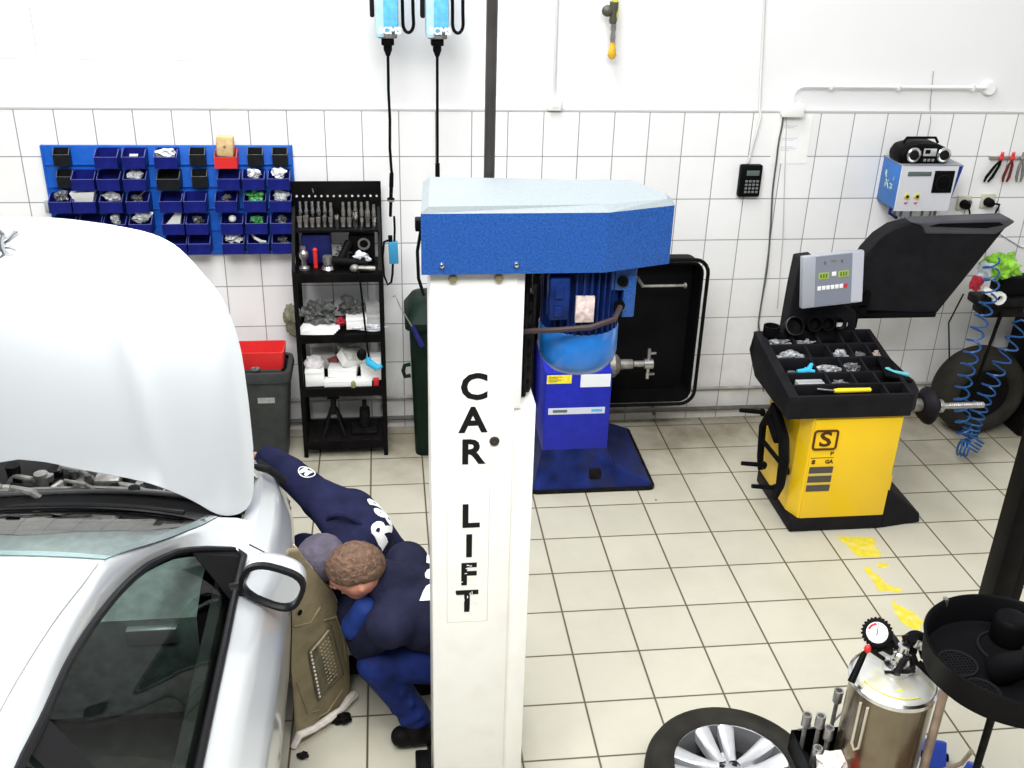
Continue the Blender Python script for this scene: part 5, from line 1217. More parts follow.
# ================================================================= people
M['skin'] = mat('skin', (.55, .27, .19), .55, var=.12, vscale=20)
M['skin2'] = mat('skin_warm', (.56, .24, .16), .5, var=.15, vscale=20)
M['navy'] = mat('navy_cloth', (.011, .013, .042), .85, var=.35, vscale=9, bump=.5, bscale=22)
M['navy2'] = mat('navy_jacket_cloth', (.013, .014, .034), .85, var=.35, vscale=9, bump=.5, bscale=20)
M['work_blue'] = mat('work_trouser_blue', (.008, .018, .105), .75, var=.6, vscale=9, bump=.7, bscale=18)
M['hair_brown'] = mat('brown_hair', (.12, .065, .038), .7, var=.45, vscale=45, bump=1.0, bscale=90)
M['boot'] = mat('work_boot', (.007, .006, .006), .6, var=.3)
M['textile_white'] = mat('white_print', (.80, .80, .80), .7)
V = Vector
def hand(wrist, d, n, thumb_side, curl=.5, s=1.0):
    """d along the hand, n out of the back of the hand; returns capsule list for palm, fingers and thumb"""
    d = V(d).normalized(); n = (V(n)-d*V(n).dot(d)).normalized(); sx = d.cross(n)*thumb_side; w = V(wrist); out = []
    for q in (-.026, -.009, .009, .026): out.append((w+d*.01*s+sx*q*.6*s, w+d*.085*s+sx*q*s, .015*s, .0135*s))
    for q, L in ((.030, .066), (.010, .076), (-.011, .070), (-.031, .054)):
        p = w+d*.088*s+sx*q*s; a = 0
        for k, f in enumerate((.45, .32, .23)):
            a += curl*(.7 if k == 0 else 1.0); e = p+(d*math.cos(a)-n*math.sin(a))*L*f*s; out.append((p, e, (.0098-.0008*k)*s, (.009-.0008*k)*s)); p = e
    p = w+d*.025*s+sx*.030*s; e = p+(d*.6+sx*.75-n*.25).normalized()*.042*s; out.append((p, e, .0125*s, .0105*s)); out.append((e, e+(d*.85+sx*.2-n*.45).normalized()*.032*s, .0105*s, .0088*s))
    return out
def head_segs(c, F, U, s=1.0):
    F = V(F).normalized(); U = (V(U)-F*V(U).dot(F)).normalized(); X = F.cross(U); c = V(c)
    def L(x, y, z): return c+X*x*s+F*y*s+U*z*s
    g = [(L(0, -.025, .018), L(0, .02, .02), .080*s, .076*s), (L(-.012, -.01, .0), L(.012, -.01, 0), .078*s, .078*s),
         (L(0, .03, -.035), L(0, .045, -.085), .056*s, .036*s), (L(-.03, .02, -.06), L(.03, .02, -.06), .036*s, .036*s),
         (L(0, .092, .0), L(0, .108, -.028), .008*s, .012*s), (L(-.012, .098, -.032), L(.012, .098, -.032), .008*s, .008*s),
         (L(-.032, .078, .022), L(.032, .078, .022), .013*s, .013*s), (L(-.018, .082, -.060), L(.018, .082, -.060), .007*s, .007*s), (L(-.014, .080, -.070), L(.014, .080, -.070), .007*s, .007*s)]
    for sd in (-1, 1):
        g += [(L(sd*.078, -.012, .012), L(sd*.076, -.004, -.028), .011*s, .007*s), (L(sd*.082, -.022, .016), L(sd*.090, -.024, .002), .009*s, .009*s), (L(sd*.088, -.022, .0), L(sd*.080, -.010, -.026), .009*s, .007*s)]
    return g, L
def face_bits(L, parent, s=1.0):
    for sd in (-1, 1):
        b = MB(); b.ball(L(sd*.031, .078, .002), .0115*s, 12, 8); b.build('eye', mat('eye_white', (.7, .68, .66), .3), parent, smooth=True)
        b = MB(); b.ball(L(sd*.031, .0875, .002), .005*s, 10, 6); b.build('iris', mat('eye_iris', (.05, .06, .05), .2), parent, smooth=True)
        b = MB(); b.path([L(sd*.015, .090, .020), L(sd*.032, .092, .026), L(sd*.048, .080, .020)], .0035*s, 6); b.build('eyebrow', M['hair_brown'], parent, smooth=True)
def blob_obj(name, segs, m, parent, voxel=.010, smooth=3):
    me = blob_mesh(segs, voxel, smooth); return mk(name, me, m, parent)
def hair_cap(name, L, m, parent, fr, sd_, bk, r=(.088, .102, .098), cz=.018, cy=-.008, amp=.006, seed=1, n=40, rough=6):
    """scalp shell down to a hairline given by polar angles at front, sides and back"""
    b = MB(); rows = []
    for j in range(n+1):
        a = 2*PI*j/n; f = math.cos(a)    # 1 front, -1 back
        lim = sd_+(fr-sd_)*max(0, f)**1.5+(bk-sd_)*max(0, -f)**1.5
        row = []
        for i in range(17):
            p = lim*i/16; k = 1+amp*10*(noise.noise(V((math.sin(p)*math.cos(a), math.sin(p)*math.sin(a), math.cos(p)))*rough+V((seed, 0, 0))))*min(1, i/3)
            edge = 1 if i < 15 else (.985 if i == 15 else .93)
            row.append(L(math.sin(p)*math.sin(a)*r[0]*k*edge, cy+math.sin(p)*math.cos(a)*r[1]*k*edge, cz+math.cos(p)*r[2]*k*edge))
        rows.append(row)
    b.grid(rows); bmesh.ops.remove_doubles(b.bm, verts=b.bm.verts[:], dist=.0004); return b.build(name, m, parent, smooth=True, angle=85)

# ---------------- man 1: far worker with a cap, squatting, right arm reaching to the headlight
p1 = thing('person', (-.10, -2.05, 0), 'person in a navy sweatshirt with white back print and a cap, reaching to the car', 'person')
nk = V((-.165, -2.235, .735)); shF, shN = V((-.265, -2.00, .735)), V((-.125, -2.30, .70)); ch = V((-.10, -2.10, .63)); pv = V((-.02, -2.06, .36))
hipF, hipN = V((-.03, -1.97, .34)), V((.00, -2.17, .34)); knF, knN = V((-.36, -1.90, .42)), V((-.27, -2.22, .40))
anF, anN = V((-.13, -1.93, .09)), V((-.07, -2.23, .09)); elF, wrF = V((-.395, -1.885, .80)), V((-.500, -1.775, .815))
elN, wrN = V((-.24, -2.32, .47)), V((-.40, -2.14, .40))
hd1 = V((-.240, -2.385, .705)); F1 = V((-.80, -.05, -.60)); U1 = V((-.30, -.75, .50))
hs, L1 = head_segs(hd1, F1, U1, .98)
def limb(a, c, r0, r1): return (a, c, r0, r1)
torso1 = [limb(shF, shN, .062, .062), limb(ch+V((-.03, .08, 0)), ch+V((.0, -.09, 0)), .105, .105), limb(ch+V((.02, .04, -.08)), ch+V((.02, -.06, -.08)), .115, .115), limb(pv+V((0, .06, .06)), pv+V((0, -.07, .06)), .115, .115), limb(shF, ch, .07, .10), limb(shN, ch, .07, .10), limb(ch, pv+V((0, 0, .08)), .115, .12), limb(nk+V((.02, 0, -.05)), ch, .07, .10), limb(V((-.145, -2.02, .655)), V((-.085, -2.16, .655)), .110, .112), limb(shF, V((-.17, -2.04, .68)), .075, .10)]
legs1 = [limb(hipF, knF, .082, .058), limb(hipN, knN, .082, .058), limb(knF, anF, .056, .040), limb(knN, anN, .056, .040), limb(hipF, hipN, .11, .11)]
arms1 = [limb(shF, elF, .052, .040), limb(elF, wrF, .040, .026), limb(shN, elN, .052, .040), limb(elN, wrN, .040, .026)]
hands1 = hand(wrF, (-.35, .72, -.25), (.2, .2, 1), 1, .35)+hand(wrN, (-.8, .35, -.2), (0, 0, 1), -1, .6)
neck1 = [limb(nk+V((.03, .02, -.05)), L1(0, -.02, -.05), .056, .052)]
feet1 = [limb(anF, anF+V((-.02, 0, -.05)), .04, .035), limb(anF+V((.03, 0, -.05)), anF+V((-.17, 0, -.055)), .034, .030), limb(anN, anN+V((-.02, 0, -.05)), .04, .035), limb(anN+V((.03, 0, -.05)), anN+V((-.17, 0, -.055)), .034, .030)]
body = blob_obj('body', hs+torso1+legs1+arms1+hands1+neck1+feet1, M['skin'], p1, .0065, 2)
face_bits(L1, p1, .98)
grow = lambda segs, g: [(a, c, r0+g, r1+g) for a, c, r0, r1 in segs]
cut = lambda a, c, f: V(a).lerp(V(c), f)
jk = blob_obj('sweatshirt', grow(torso1, .012)+[limb(shF, elF, .080, .068), limb(elF, cut(elF, wrF, .93), .070, .058), limb(shN, elN, .070, .056), limb(elN, cut(elN, wrN, .92), .056, .038), limb(shF, cut(shF, elF, .5), .076, .064)], M['navy'], p1, .009, 4)
blob_obj('trousers', grow(legs1, .014)+grow([(pv+V((0, .06, .02)), pv+V((0, -.07, .02)), .11, .11)], .012), M['navy'], p1, .010, 3)
for an in (anF, anN):
    b_ = blob_obj('boot', [limb(an+V((.0, 0, .05)), an+V((0, 0, -.03)), .052, .050), limb(an+V((.035, 0, -.045)), an+V((-.18, 0, -.052)), .045, .038)], M['boot'], p1, .008, 2)
b = MB(); rr = []
for k in range(24):
    a = 2*PI*k/24; ax = (L1(0, -.02, -.05)-nk).normalized(); x_ = ax.cross(V((0, 0, 1))).normalized(); y_ = ax.cross(x_); rr.append(nk+ax*(-.022)+(x_*math.cos(a)+y_*math.sin(a))*.070)
b.path(rr, .013, 8, closed=True); b.build('collar', M['navy'], p1, smooth=True)
M['cap_cloth'] = mat('mauve_grey_cap', (.065, .055, .080), .8, var=.45, vscale=12, bump=.6, bscale=35)
cp = hair_cap('cap', L1, M['cap_cloth'], p1, 1.25, 1.45, 1.50, (.098, .112, .104), .020, -.006, .004, 4)
b = MB(); rows = []
for i in range(9):
    a = lerp(-.95, .95, i/8); rows.append([L1(math.sin(a)*.090*(1+.0*k), .02+math.cos(a)*(.085+k*.022), .045-.003*k-.010*abs(a)*k*.4) for k in range(4)])
b.grid(rows); b.build('cap_visor', M['cap_cloth'], p1, smooth=True, solid=.004)
hair_cap('hair', L1, M['hair_brown'], p1, 1.2, 1.62, 1.95, (.084, .098, .094), .018, -.008, .003, 6)
jb = bvh_of(jk)
def back_text(s, size, origin, xd, up, bvh, parent, m, bold=.004, sx=1.0):
    me = text_mesh(s, size, bold, 0.0, sx); subdiv_mesh(me, .012); Mx = frame(origin, xd, up); me.transform(Mx); n = V((Mx[0][2], Mx[1][2], Mx[2][2])); project(me, bvh, -n, .0035, 1.2); return mk('back_print', me, m, parent)
back_text('R&R', .135, (-.02, -2.15, .72), (-.20, .97, .05), (-.60, -.12, .76), jb, p1, M['textile_white'], .006, .98)
back_text('GARAGE', .036, (.055, -2.02, .63), (-.1, .95, 0), (-.7, -.1, .7), jb, p1, M['textile_white'], .001, .8) if False else None
# round badge on the sleeve
me = text_mesh('M', .05, .004, 0.0); subdiv_mesh(me, .012); Mx = frame((-.325, -1.955, .86), (.75, -.55, -.05), (.5, .8, .2)); me.transform(Mx); project(me, jb, (0.12, .25, -1), .003, 1.0); mk('sleeve_badge', me, M['textile_white'], p1)
bb = MB(); ring = []
for k in range(28):
    a = 2*PI*k/28; p = Mx @ V((.034*math.cos(a), .030*math.sin(a), 0)); h = jb.ray_cast(p+V((-.02, -.05, .2)), V((.12, .25, -1)).normalized(), 1.0)
    ring.append(h[0]+V((0, 0, .002)) if h[0] else p)
bb.path(ring, .0025, 6, closed=True); bb.build('sleeve_badge_ring', M['textile_white'], p1, smooth=True)

# ---------------- man 2: near worker, bare brown hair, squatting, half behind the post
p2 = thing('person', (.10, -2.55, 0), 'person with short brown hair in a navy jacket and blue work trousers, squatting', 'person')
hd2 = V((-.105, -2.565, .765)); F2 = V((-.93, .10, -.38)); U2 = V((-.42, -.24, .87)); nk2 = V((-.005, -2.545, .705))
sf, sn = V((.085, -2.385, .665)), V((.01, -2.705, .625)); ch2 = V((.14, -2.53, .575)); pv2 = V((.34, -2.50, .40))
hf, hn = V((.33, -2.40, .36)), V((.32, -2.60, .36)); kf, kn = V((-.03, -2.36, .42)), V((-.045, -2.665, .415)); af, an2 = V((.16, -2.36, .09)), V((.105, -2.665, .115))
ef, wf = V((-.10, -2.32, .42)), V((-.28, -2.24, .42)); en, wn = V((-.085, -2.640, .490)), V((-.190, -2.28, .46))
hs2, L2 = head_segs(hd2, F2, U2, 1.02)
torso2 = [limb(sf, sn, .066, .066), limb(sf, ch2, .075, .11), limb(sn, ch2, .075, .11), limb(ch2+V((0, .07, 0)), ch2+V((0, -.08, 0)), .112, .112), limb(ch2+V((.03, .05, 0)), pv2+V((0, .05, 0)), .125, .12), limb(ch2+V((.03, -.06, 0)), pv2+V((0, -.05, 0)), .125, .12), limb(nk2, ch2, .07, .10)]
legs2 = [limb(hf, kf, .088, .060), limb(hn, kn, .090, .062), limb(kf, af, .056, .042), limb(kn, an2, .058, .044), limb(hf, hn, .11, .11)]
arms2 = [limb(sf, ef, .052, .040), limb(ef, wf, .040, .028), limb(sn, en, .054, .042), limb(en, wn, .042, .028)]
hands2 = hand(wf, (-.9, -.1, -.1), (0, 0, 1), 1, .7)+hand(wn, (-.75, .4, -.2), (0, 0, 1), -1, .7)
feet2 = [limb(a+V((.03, 0, -.06)), a+V((-.05, 0, -.065)), .034, .030) for a in (af, an2)]
blob_obj('body', hs2+torso2+legs2+arms2+hands2+[limb(nk2+V((.03, 0, -.03)), L2(0, -.025, -.055), .058, .056)]+feet2, M['skin2'], p2, .0065, 2)
face_bits(L2, p2, 1.02)
jk2 = blob_obj('jacket', grow(torso2, .014)+[limb(sn, en, .074, .060), limb(en, cut(en, wn, .9), .060, .042), limb(sf, ef, .074, .06), limb(ef, cut(ef, wf, .9), .058, .042), limb(nk2+V((.01, 0, -.02)), nk2+V((-.0, -.0, -.005)), .074, .070)], M['navy2'], p2, .009, 4)
tr2 = [limb(hf, kf, .104, .074), limb(hn, kn, .104, .072), limb(kf, af+V((0, 0, .02)), .072, .058), limb(kn, an2+V((0, 0, .03)), .070, .058), limb(hf, hn, .125, .125)]
# folds round the shin
for k in range(4):
    c_ = cut(kn, an2, .25+.2*k); tr2.append(limb(c_+V((-.02, -.035, 0)), c_+V((.03, -.045, .03)), .028, .020))
blob_obj('trousers', tr2, M['work_blue'], p2, .009, 3)
for a in (af, an2):
    blob_obj('boot', [limb(a+V((0, 0, .03)), a+V((0, 0, -.045)), .056, .052), limb(a+V((.04, 0, -.058)), a+V((-.06, -.01, -.062)), .046, .042)], M['boot'], p2, .008, 2)
b = MB(); rr = []
ax = (L2(0, -.02, -.06)-nk2).normalized(); x_ = ax.cross(V((0, 0, 1))).normalized(); y_ = ax.cross(x_)
for k in range(24): a = 2*PI*k/24; rr.append(nk2+ax*.012+(x_*math.cos(a)+y_*math.sin(a))*.070)
b.path(rr, .014, 8, closed=True); b.build('shirt_collar', M['navy2'], p2, smooth=True)
# blue shirt front seen under the chin
blob_obj('shirt_front', [limb(V((-.075, -2.62, .635)), V((-.115, -2.62, .56)), .050, .055), limb(V((-.06, -2.56, .62)), V((-.09, -2.56, .54)), .05, .05)], mat('shirt_blue', (.010, .03, .16), .7, var=.4, vscale=12), p2, .008, 3)
hair_cap('hair', L2, M['hair_brown'], p2, 1.20, 1.42, 2.05, (.094, .110, .106), .020, -.008, .006, 9, 56, 9)
jb2 = bvh_of(jk2)
back_text('R&R', .15, (.225, -2.52, .70), (.10, 1, .05), (-.75, .1, .65), jb2, p2, M['textile_white'], .008, 1.1)
# ================================================================= blue wheel balancer behind the lift post
M['mach_blue'] = mat('machine_blue', (.012, .020, .36), .38, var=.12, vscale=20)
M['mach_blue_dirty'] = mat('machine_base_blue', (.008, .018, .11), .4, var=.5, vscale=9, dark=(.02, .02, .02), dscale=8, damt=.8)
t = thing('wheel_balancer', (1.10, -.5, 0), 'blue floor-standing machine with a black wheel guard behind the lift post', 'wheel balancer')
b = MB(); b.box((.868, -.78, .12), (1.235, -.34, .716), .008); b.build('cabinet', M['mach_blue'], t, smooth=True)
b = MB(); loftloops(b, [rrect(.815, 1.50, -.845, -.15, .03, .018), rrect(.82, 1.49, -.84, -.16, .03, .035), rrect(.85, 1.27, -.795, -.24, .02, .15), rrect(.868, 1.235, -.78, -.34, .01, .24)], True, True); b.build('base_skirt', M['mach_blue_dirty'], t, smooth=True, angle=20)
b = MB(); loftloops(b, [rrect(.800, 1.515, -.86, -.14, .04, 0), rrect(.800, 1.515, -.86, -.14, .04, .02)], True, True); b.build('floor_plate', M['greasy'], t)
b = MB(); b.box((1.135, -.835, .07), (1.20, -.79, .125), .008); b.build('pedal_block', M['greasy'], t, smooth=True)
box('yellow_sticker', (.875, -.783, .65), (1.01, -.780, .700), mat('sticker_yellow', (.85, .72, .04), .5, var=.15, vscale=60), t)
box('white_sticker', (1.06, -.783, .625), (1.225, -.780, .700), mat('sticker_white', (.78, .80, .84), .5), t)
box('name_strip', (.89, -.783, .462), (1.205, -.780, .500), mat('strip_silver', (.62, .66, .74), .4), t)
for x0, x1, m_ in ((.915, .995, 'grey_plastic'), (1.13, 1.19, 'ltblue')): box('strip_print', (x0, -.7845, .474), (x1, -.783, .490), M[m_], t)
for k in range(4): box('sticker_print', (.885, -.7845, .662+k*.009), (.885+.05+.02*(k % 2), -.783, .665+k*.009), mat('brown_print', (.25, .18, .02), .6), t)
b = MB(); # guard: shallow tray standing on edge
gx0, gx1, gz0, gz1 = .83, 1.800, .335, 1.205
def rz(x0, x1, z0, z1, r, y, sh=0): return [(p[0]+sh*(p[1]-z0), y, p[1]) for p in rrect(x0, x1, z0, z1, r, 0)]
loftloops(b, [rz(gx0, gx1, gz0, gz1, .07, -.42), rz(gx0+.012, gx1-.012, gz0+.012, gz1-.012, .06, -.42), rz(gx0+.03, gx1-.03, gz0+.03, gz1-.03, .06, -.30), ], False, True)
loftloops(b, [rz(gx0, gx1, gz0, gz1, .07, -.42), rz(gx0, gx1, gz0, gz1, .07, -.28)], False, True); b.build('wheel_guard', M['black_plastic'], t, smooth=True, angle=50)
b = MB(); b.path(rz(gx0-.015, gx1+.02, gz0-.01, gz1+.018, .085, -.43), .011, 8, closed=True); b.build('guard_frame', M['black_metal'], t, smooth=True)
b = MB(); b.box((gx1-.06, -.425, .62), (gx1-.045, -.41, 1.05), .003); b.box((gx1-.17, -.425, gz1-.035), (gx1-.06, -.41, gz1-.022), .003); b.build('guard_slot', M['white_plastic'], t, smooth=True) if False else b.bm.free()
b = MB(); b.tube((1.45, -.44, 1.075), (1.70, -.44, 1.075), .008, .008, 8); b.lathe([(.001, 0), (.016, 0), (.016, .012), (.001, .012)], 12, (1.685, -.44, 1.075), 'X'); b.tube((1.45, -.44, 1.075), (1.45, -.30, 1.075), .01, .01, 8); b.build('threaded_rod', M['dirty_steel'], t, smooth=True)
b = MB(); b.lathe([(.001, 0), (.035, 0), (.040, .06), (.07, .07), (.075, .10), (.05, .13), (.03, .14), (.028, .21), (.018, .22), (.018, .30), (.001, .30)], 28, (1.20, -.50, .625), 'X'); b.build('spindle', M['dirty_steel'], t, smooth=True)
b = MB(); b.box((1.495, -.51, .53), (1.515, -.49, .72), .006); b.tube((1.48, -.50, .625), (1.53, -.50, .625), .03, .03)
for z in (.56, .69): b.tube((1.505, -.50, z), (1.545, -.50, z), .009, .007, 8)
b.build('wing_nut', M['steel'], t, smooth=True)
b = MB(); b.box((.87, -.60, .60), (1.15, -.40, .86), .03); b.build('head_housing', M['greasy'], t, smooth=True)
b = MB(); b.path([(.845, -.46, .36), (.835, -.47, .7), (.84, -.46, 1.1)], .012, 8); b.path([(.88, -.46, .40), (.90, -.47, .9), (.87, -.46, 1.15)], .008, 8); b.build('hanging_hose', M['greasy'], t, smooth=True)

# ================================================================= yellow wheel balancer with a black parts tray
M['bal_yellow'] = mat('balancer_yellow', (.88, .56, .005), .35, var=.03, vscale=4, coat=.2)
M['logo_brown'] = mat('logo_dark_brown', (.09, .03, .008), .5)
t = thing('wheel_balancer', (2.38, -1.05, 0), 'yellow wheel balancer cabinet with a black compartment tray and raised black guard', 'wheel balancer')
b = MB(); b.box((2.125, -1.335, 0), (2.645, -.80, .085), .012); b.build('plinth', M['dark_grey'], t, smooth=True)
b = MB(); b.prism([(2.130, -.815, .08), (2.130, -1.24, .08), (2.165, -1.325, .08), (2.645, -1.325, .08), (2.645, -.815, .08)], (0, 0, .62)); b.build('cabinet', M['bal_yellow'], t, bevel=.006)
b = MB(); b.box((2.172, -1.332, .085), (2.640, -1.322, .675), .004); b.build('front_panel', M['bal_yellow'], t, smooth=True)
# tray: a tilted deep box with sloping side profile
TX0, TX1 = 2.005, 2.665
prof = [(-1.35, .690), (-.78, .66), (-.715, .72), (-.715, .80), (-.760, .925), (-1.345, .815)]
FRONTY, BACKY = -1.345, -.760
def tz(y): return lerp(.815, .925, (y-FRONTY)/(BACKY-FRONTY))
b = MB(); vs0 = [b.bm.verts.new((TX0+(.03 if i in (1, 2) else 0), y, z)) for i, (y, z) in enumerate(prof)]; vs1 = [b.bm.verts.new((TX1, y, z)) for y, z in prof]
b.bm.faces.new(vs0[::-1]); b.bm.faces.new(vs1)
for k in range(6):
    if k == 4: continue
    b.bm.faces.new((vs0[k], vs0[(k+1) % 6], vs1[(k+1) % 6], vs1[k]))
b.build('tray_body', M['dark_grey'], t, bevel=.008)
# compartments: floor plus dividing walls following the tilted top
b = MB(); b.grid([[(x, y, tz(y)-.055) for x in (TX0+.01, TX1-.01)] for y in (FRONTY+.01, BACKY-.005)]); b.build('tray_floor', M['black_plastic'], t)
def wall_y(b, y, x0, x1, th=.012, h=.058): b.box((x0, y-th/2, tz(y)-h), (x1, y+th/2, tz(y)-.001), .002)
def wall_x(b, x, y0, y1, th=.012, h=.058):
    b.prism([(x-th/2, y0, tz(y0)-h), (x-th/2, y1, tz(y1)-h), (x-th/2, y1, tz(y1)-.001), (x-th/2, y0, tz(y0)-.001)], (th, 0, 0))
b = MB()
wall_x(b, TX0+.025, FRONTY+.002, BACKY, .052); wall_x(b, TX1-.012, FRONTY+.002, BACKY, .024)
ysr = [FRONTY+.008, FRONTY+.10, FRONTY+.20, FRONTY+.33, FRONTY+.455, BACKY-.006]
for i, y in enumerate(ysr): wall_y(b, y, TX0+.01, TX1-.005, .016 if i not in (0,) else .020)
XD = [[(2.53)], [(2.26), (2.40), (2.52)], [(2.23), (2.38), (2.50)], [(2.24), (2.36), (2.48), (2.58)], [(2.20), (2.34), (2.47), (2.56)]]
for r, xs in enumerate(XD):
    for x in xs: wall_x(b, x, ysr[r], ysr[r+1])
b.build('compartment_walls', M['dark_grey'], t, smooth=True)
b = MB(); b.prism([(TX1-.01, -1.345, .70), (TX1+.045, -1.30, .70), (TX1+.075, -1.18, .70), (TX1+.060, -1.06, .70), (TX1-.01, -1.02, .70)], (0, 0, .115)); b.build('tray_corner', M['dark_grey'], t, bevel=.008)
b = MB(); b.prism([(TX1-.10, -1.20, tz(-1.2)), (TX1+.04, -1.22, .816), (TX1+.05, -1.10, .816), (TX1+.0, -1.04, .86), (TX1-.08, -1.04, .872)], (0, 0, .012)); b.build('corner_pocket', M['black_plastic'], t)
# logo, stripes and small print on the front panel
FM = lambda x, z: frame((x, -1.3325, z), (1, 0, 0), (0, 0, 1))
b = MB(); pts = [(p[0], -1.334, p[1]) for p in rrect(2.178, 2.300, .505, .612, .014, 0)]; 
b.path(pts, .0065, 6, closed=True); b.build('logo_frame', M['logo_brown'], t)
me = text_mesh('S', .118, .003, .0008, 1.25); me.transform(FM(2.240, .558)); mk('logo_letter', me, M['logo_brown'], t)
text('print', 'P', .030, FM(2.288, .476), M['logo_brown'], t, .001, 1.2); box('print_rule', (2.178, -1.3335, .452), (2.300, -1.3325, .455), M['logo_brown'], t)
text('print', 'S', .030, FM(2.196, .428), M['logo_brown'], t, .0025, 1.2); text('print', 'GA', .030, FM(2.280, .428), M['logo_brown'], t, .0015, 1.0)
for k in range(3): box('stripe', (2.180, -1.3345, .362-k*.055), (2.308, -1.3325, .400-k*.055), mat('stripe_grey', (.07, .06, .055), .5), t, .0)
for k in range(2): box('stripe_pale', (2.180, -1.3345, .350-k*.055), (2.308, -1.3325, .357-k*.055), mat('stripe_pale', (.62, .56, .16), .5), t)
b = MB(); b.box((2.643, -1.30, .33), (2.660, -1.25, .40), .004); b.build('switch', M['black_plastic'], t, smooth=True)
b = MB(); b.box((2.645, -1.32, .12), (2.656, -1.18, .32), .003); b.build('side_flap', M['bal_yellow'], t)
# black wedge foot on the right
b = MB(); b.prism([(2.645, -1.33, .0), (2.645, -1.33, .235), (2.675, -1.31, .225), (2.875, -1.29, .055), (2.885, -1.29, .0)], (0, .32, 0)); b.build('pedal_housing', M['dark_grey'], t, bevel=.006)
# hook frame on the left side
b = MB(); X_ = 2.075
b.path([(X_, -1.03, .600), (X_, -1.20, .500), (X_-.01, -1.27, .40), (X_-.01, -1.27, .26), (X_, -1.20, .14)], [.028, .03, .03, .026, .020], 6)
b.path([(X_, -1.03, .600), (X_, -.90, .42), (X_, -.93, .24), (X_, -.96, .17)], [.03, .022, .020, .016], 6)
b.path([(X_, -1.0, .52), (X_-.0, -1.14, .46)], .035, 6)
b.tube((X_, -.93, .34), (X_, -1.24, .36), .013, .013, 8); b.tube((X_+.0, -1.0, .56), (2.135, -1.0, .56), .02, .02); b.tube((X_+.0, -1.20, .30), (2.135, -1.20, .30), .02, .02)
b.build('hook_frame', M['black_plastic'], t, smooth=True)
for y, z in ((-.90, .50), (-1.03, .24), (-1.22, .21)):
    b = MB(); b.tube((X_, y, z), (X_-.14, y+.01, z+.012), .014, .012, 10); b.lathe([(.001, 0), (.022, 0), (.022, .012), (.001, .012)], 12, (X_-.02, y, z), 'X'); b.build('cone_peg', M['black_plastic'], t, smooth=True)
# spindle to the right
b = MB(); b.lathe([(.001, 0), (.046, 0), (.046, .02), (.036, .03), (.036, .26), (.001, .26)], 24, (2.64, -1.03, .585), 'X'); b.build('spindle_housing', M['dirty_steel'], t, smooth=True)
b = MB(); b.lathe([(.001, 0), (.07, 0), (.08, .012), (.10, .03), (.105, .045), (.095, .06), (.05, .07), (.04, .10), (.001, .10)], 30, (2.895, -1.03, .580), 'X'); b.build('flange_plate', M['dark_grey'], t, smooth=True)
b = MB(); b.lathe([(.001, 0), (.030, 0), (.036, .012), (.036, .03), (.020, .04), (.017, .05), (.017, .27), (.012, .275), (.001, .275)], 20, (2.99, -1.03, .575), 'X')
for k in range(16): b.lathe([(.017, 0), (.0185, .003), (.017, .006)], 16, (3.06+k*.012, -1.03, .575), 'X')
b.build('threaded_shaft', M['steel'], t, smooth=True)
b = MB(); b.tube((2.62, -.70, .58), (3.0, -.70, .58), .010, .010); b.build('guard_shaft', M['black_plastic'], t, smooth=True)
# rear column, display, guard
b = MB(); b.prism([(2.20, -.74, .70), (2.20, -.74, .95), (2.205, -.74, 1.15), (2.215, -.74, 1.32), (2.30, -.74, 1.33), (2.44, -.74, 1.10), (2.58, -.74, 1.02), (2.60, -.74, .88), (2.62, -.74, .70)], (0, .12, 0)); b.build('rear_column', M['dark_grey'], t, bevel=.01)
Ms = Matrix.Translation((2.362, -.83, 1.245)) @ Matrix.Rotation(-.085, 4, 'Y') @ Matrix.Rotation(-.12, 4, 'X') @ Matrix.Rotation(.05, 4, 'Z')
def sbox(nm, lo, hi, m, bev=0.0): b = MB(); b.box(lo, hi, bev, mtx=Ms); return b.build(nm, m, t, smooth=bev > 0)
sbox('display_panel', (-.170, -.018, -.140), (.170, .02, .140), mat('display_silver', (.42, .44, .50), .35, .3), .006)
sbox('display_face', (-.100, -.021, -.132), (.102, -.017, .134), mat('display_grey', (.20, .22, .27), .4))
sbox('display_edge', (.102, -.021, -.132), (.165, -.017, .134), mat('display_edge_pale', (.55, .57, .64), .35, .2))
for x in (-.055, .055):
    sbox('digit_window', (x-.028, -.023, .012), (x+.028, -.020, .045), mat('digit_green', (.35, .48, .06), .5))
    for k in range(3): sbox('digit', (x-.02+k*.015, -.0245, .018), (x-.011+k*.015, -.0225, .040), mat('digit_dark', (.10, .16, .03), .5))
sbox('wheel_symbol', (-.010, -.0235, .022), (.014, -.021, .045), M['white_plastic'], .004)
for k in range(7): sbox('button', (-.088+k*.0245, -.0235, -.048), (-.068+k*.0245, -.021, -.026), M['white_plastic'] if k < 6 else mat('button_red', (.55, .03, .05), .4), .002)
for k, x in enumerate((-.05, 0, .045)): sbox('symbol', (x-.006, -.0235, .090), (x+.006, -.021, .106), M['grey_plastic'], .001) if k != 1 else sbox('symbol', (x-.02, -.0235, .100), (x+.015, -.021, .108), M['steel'], .001)
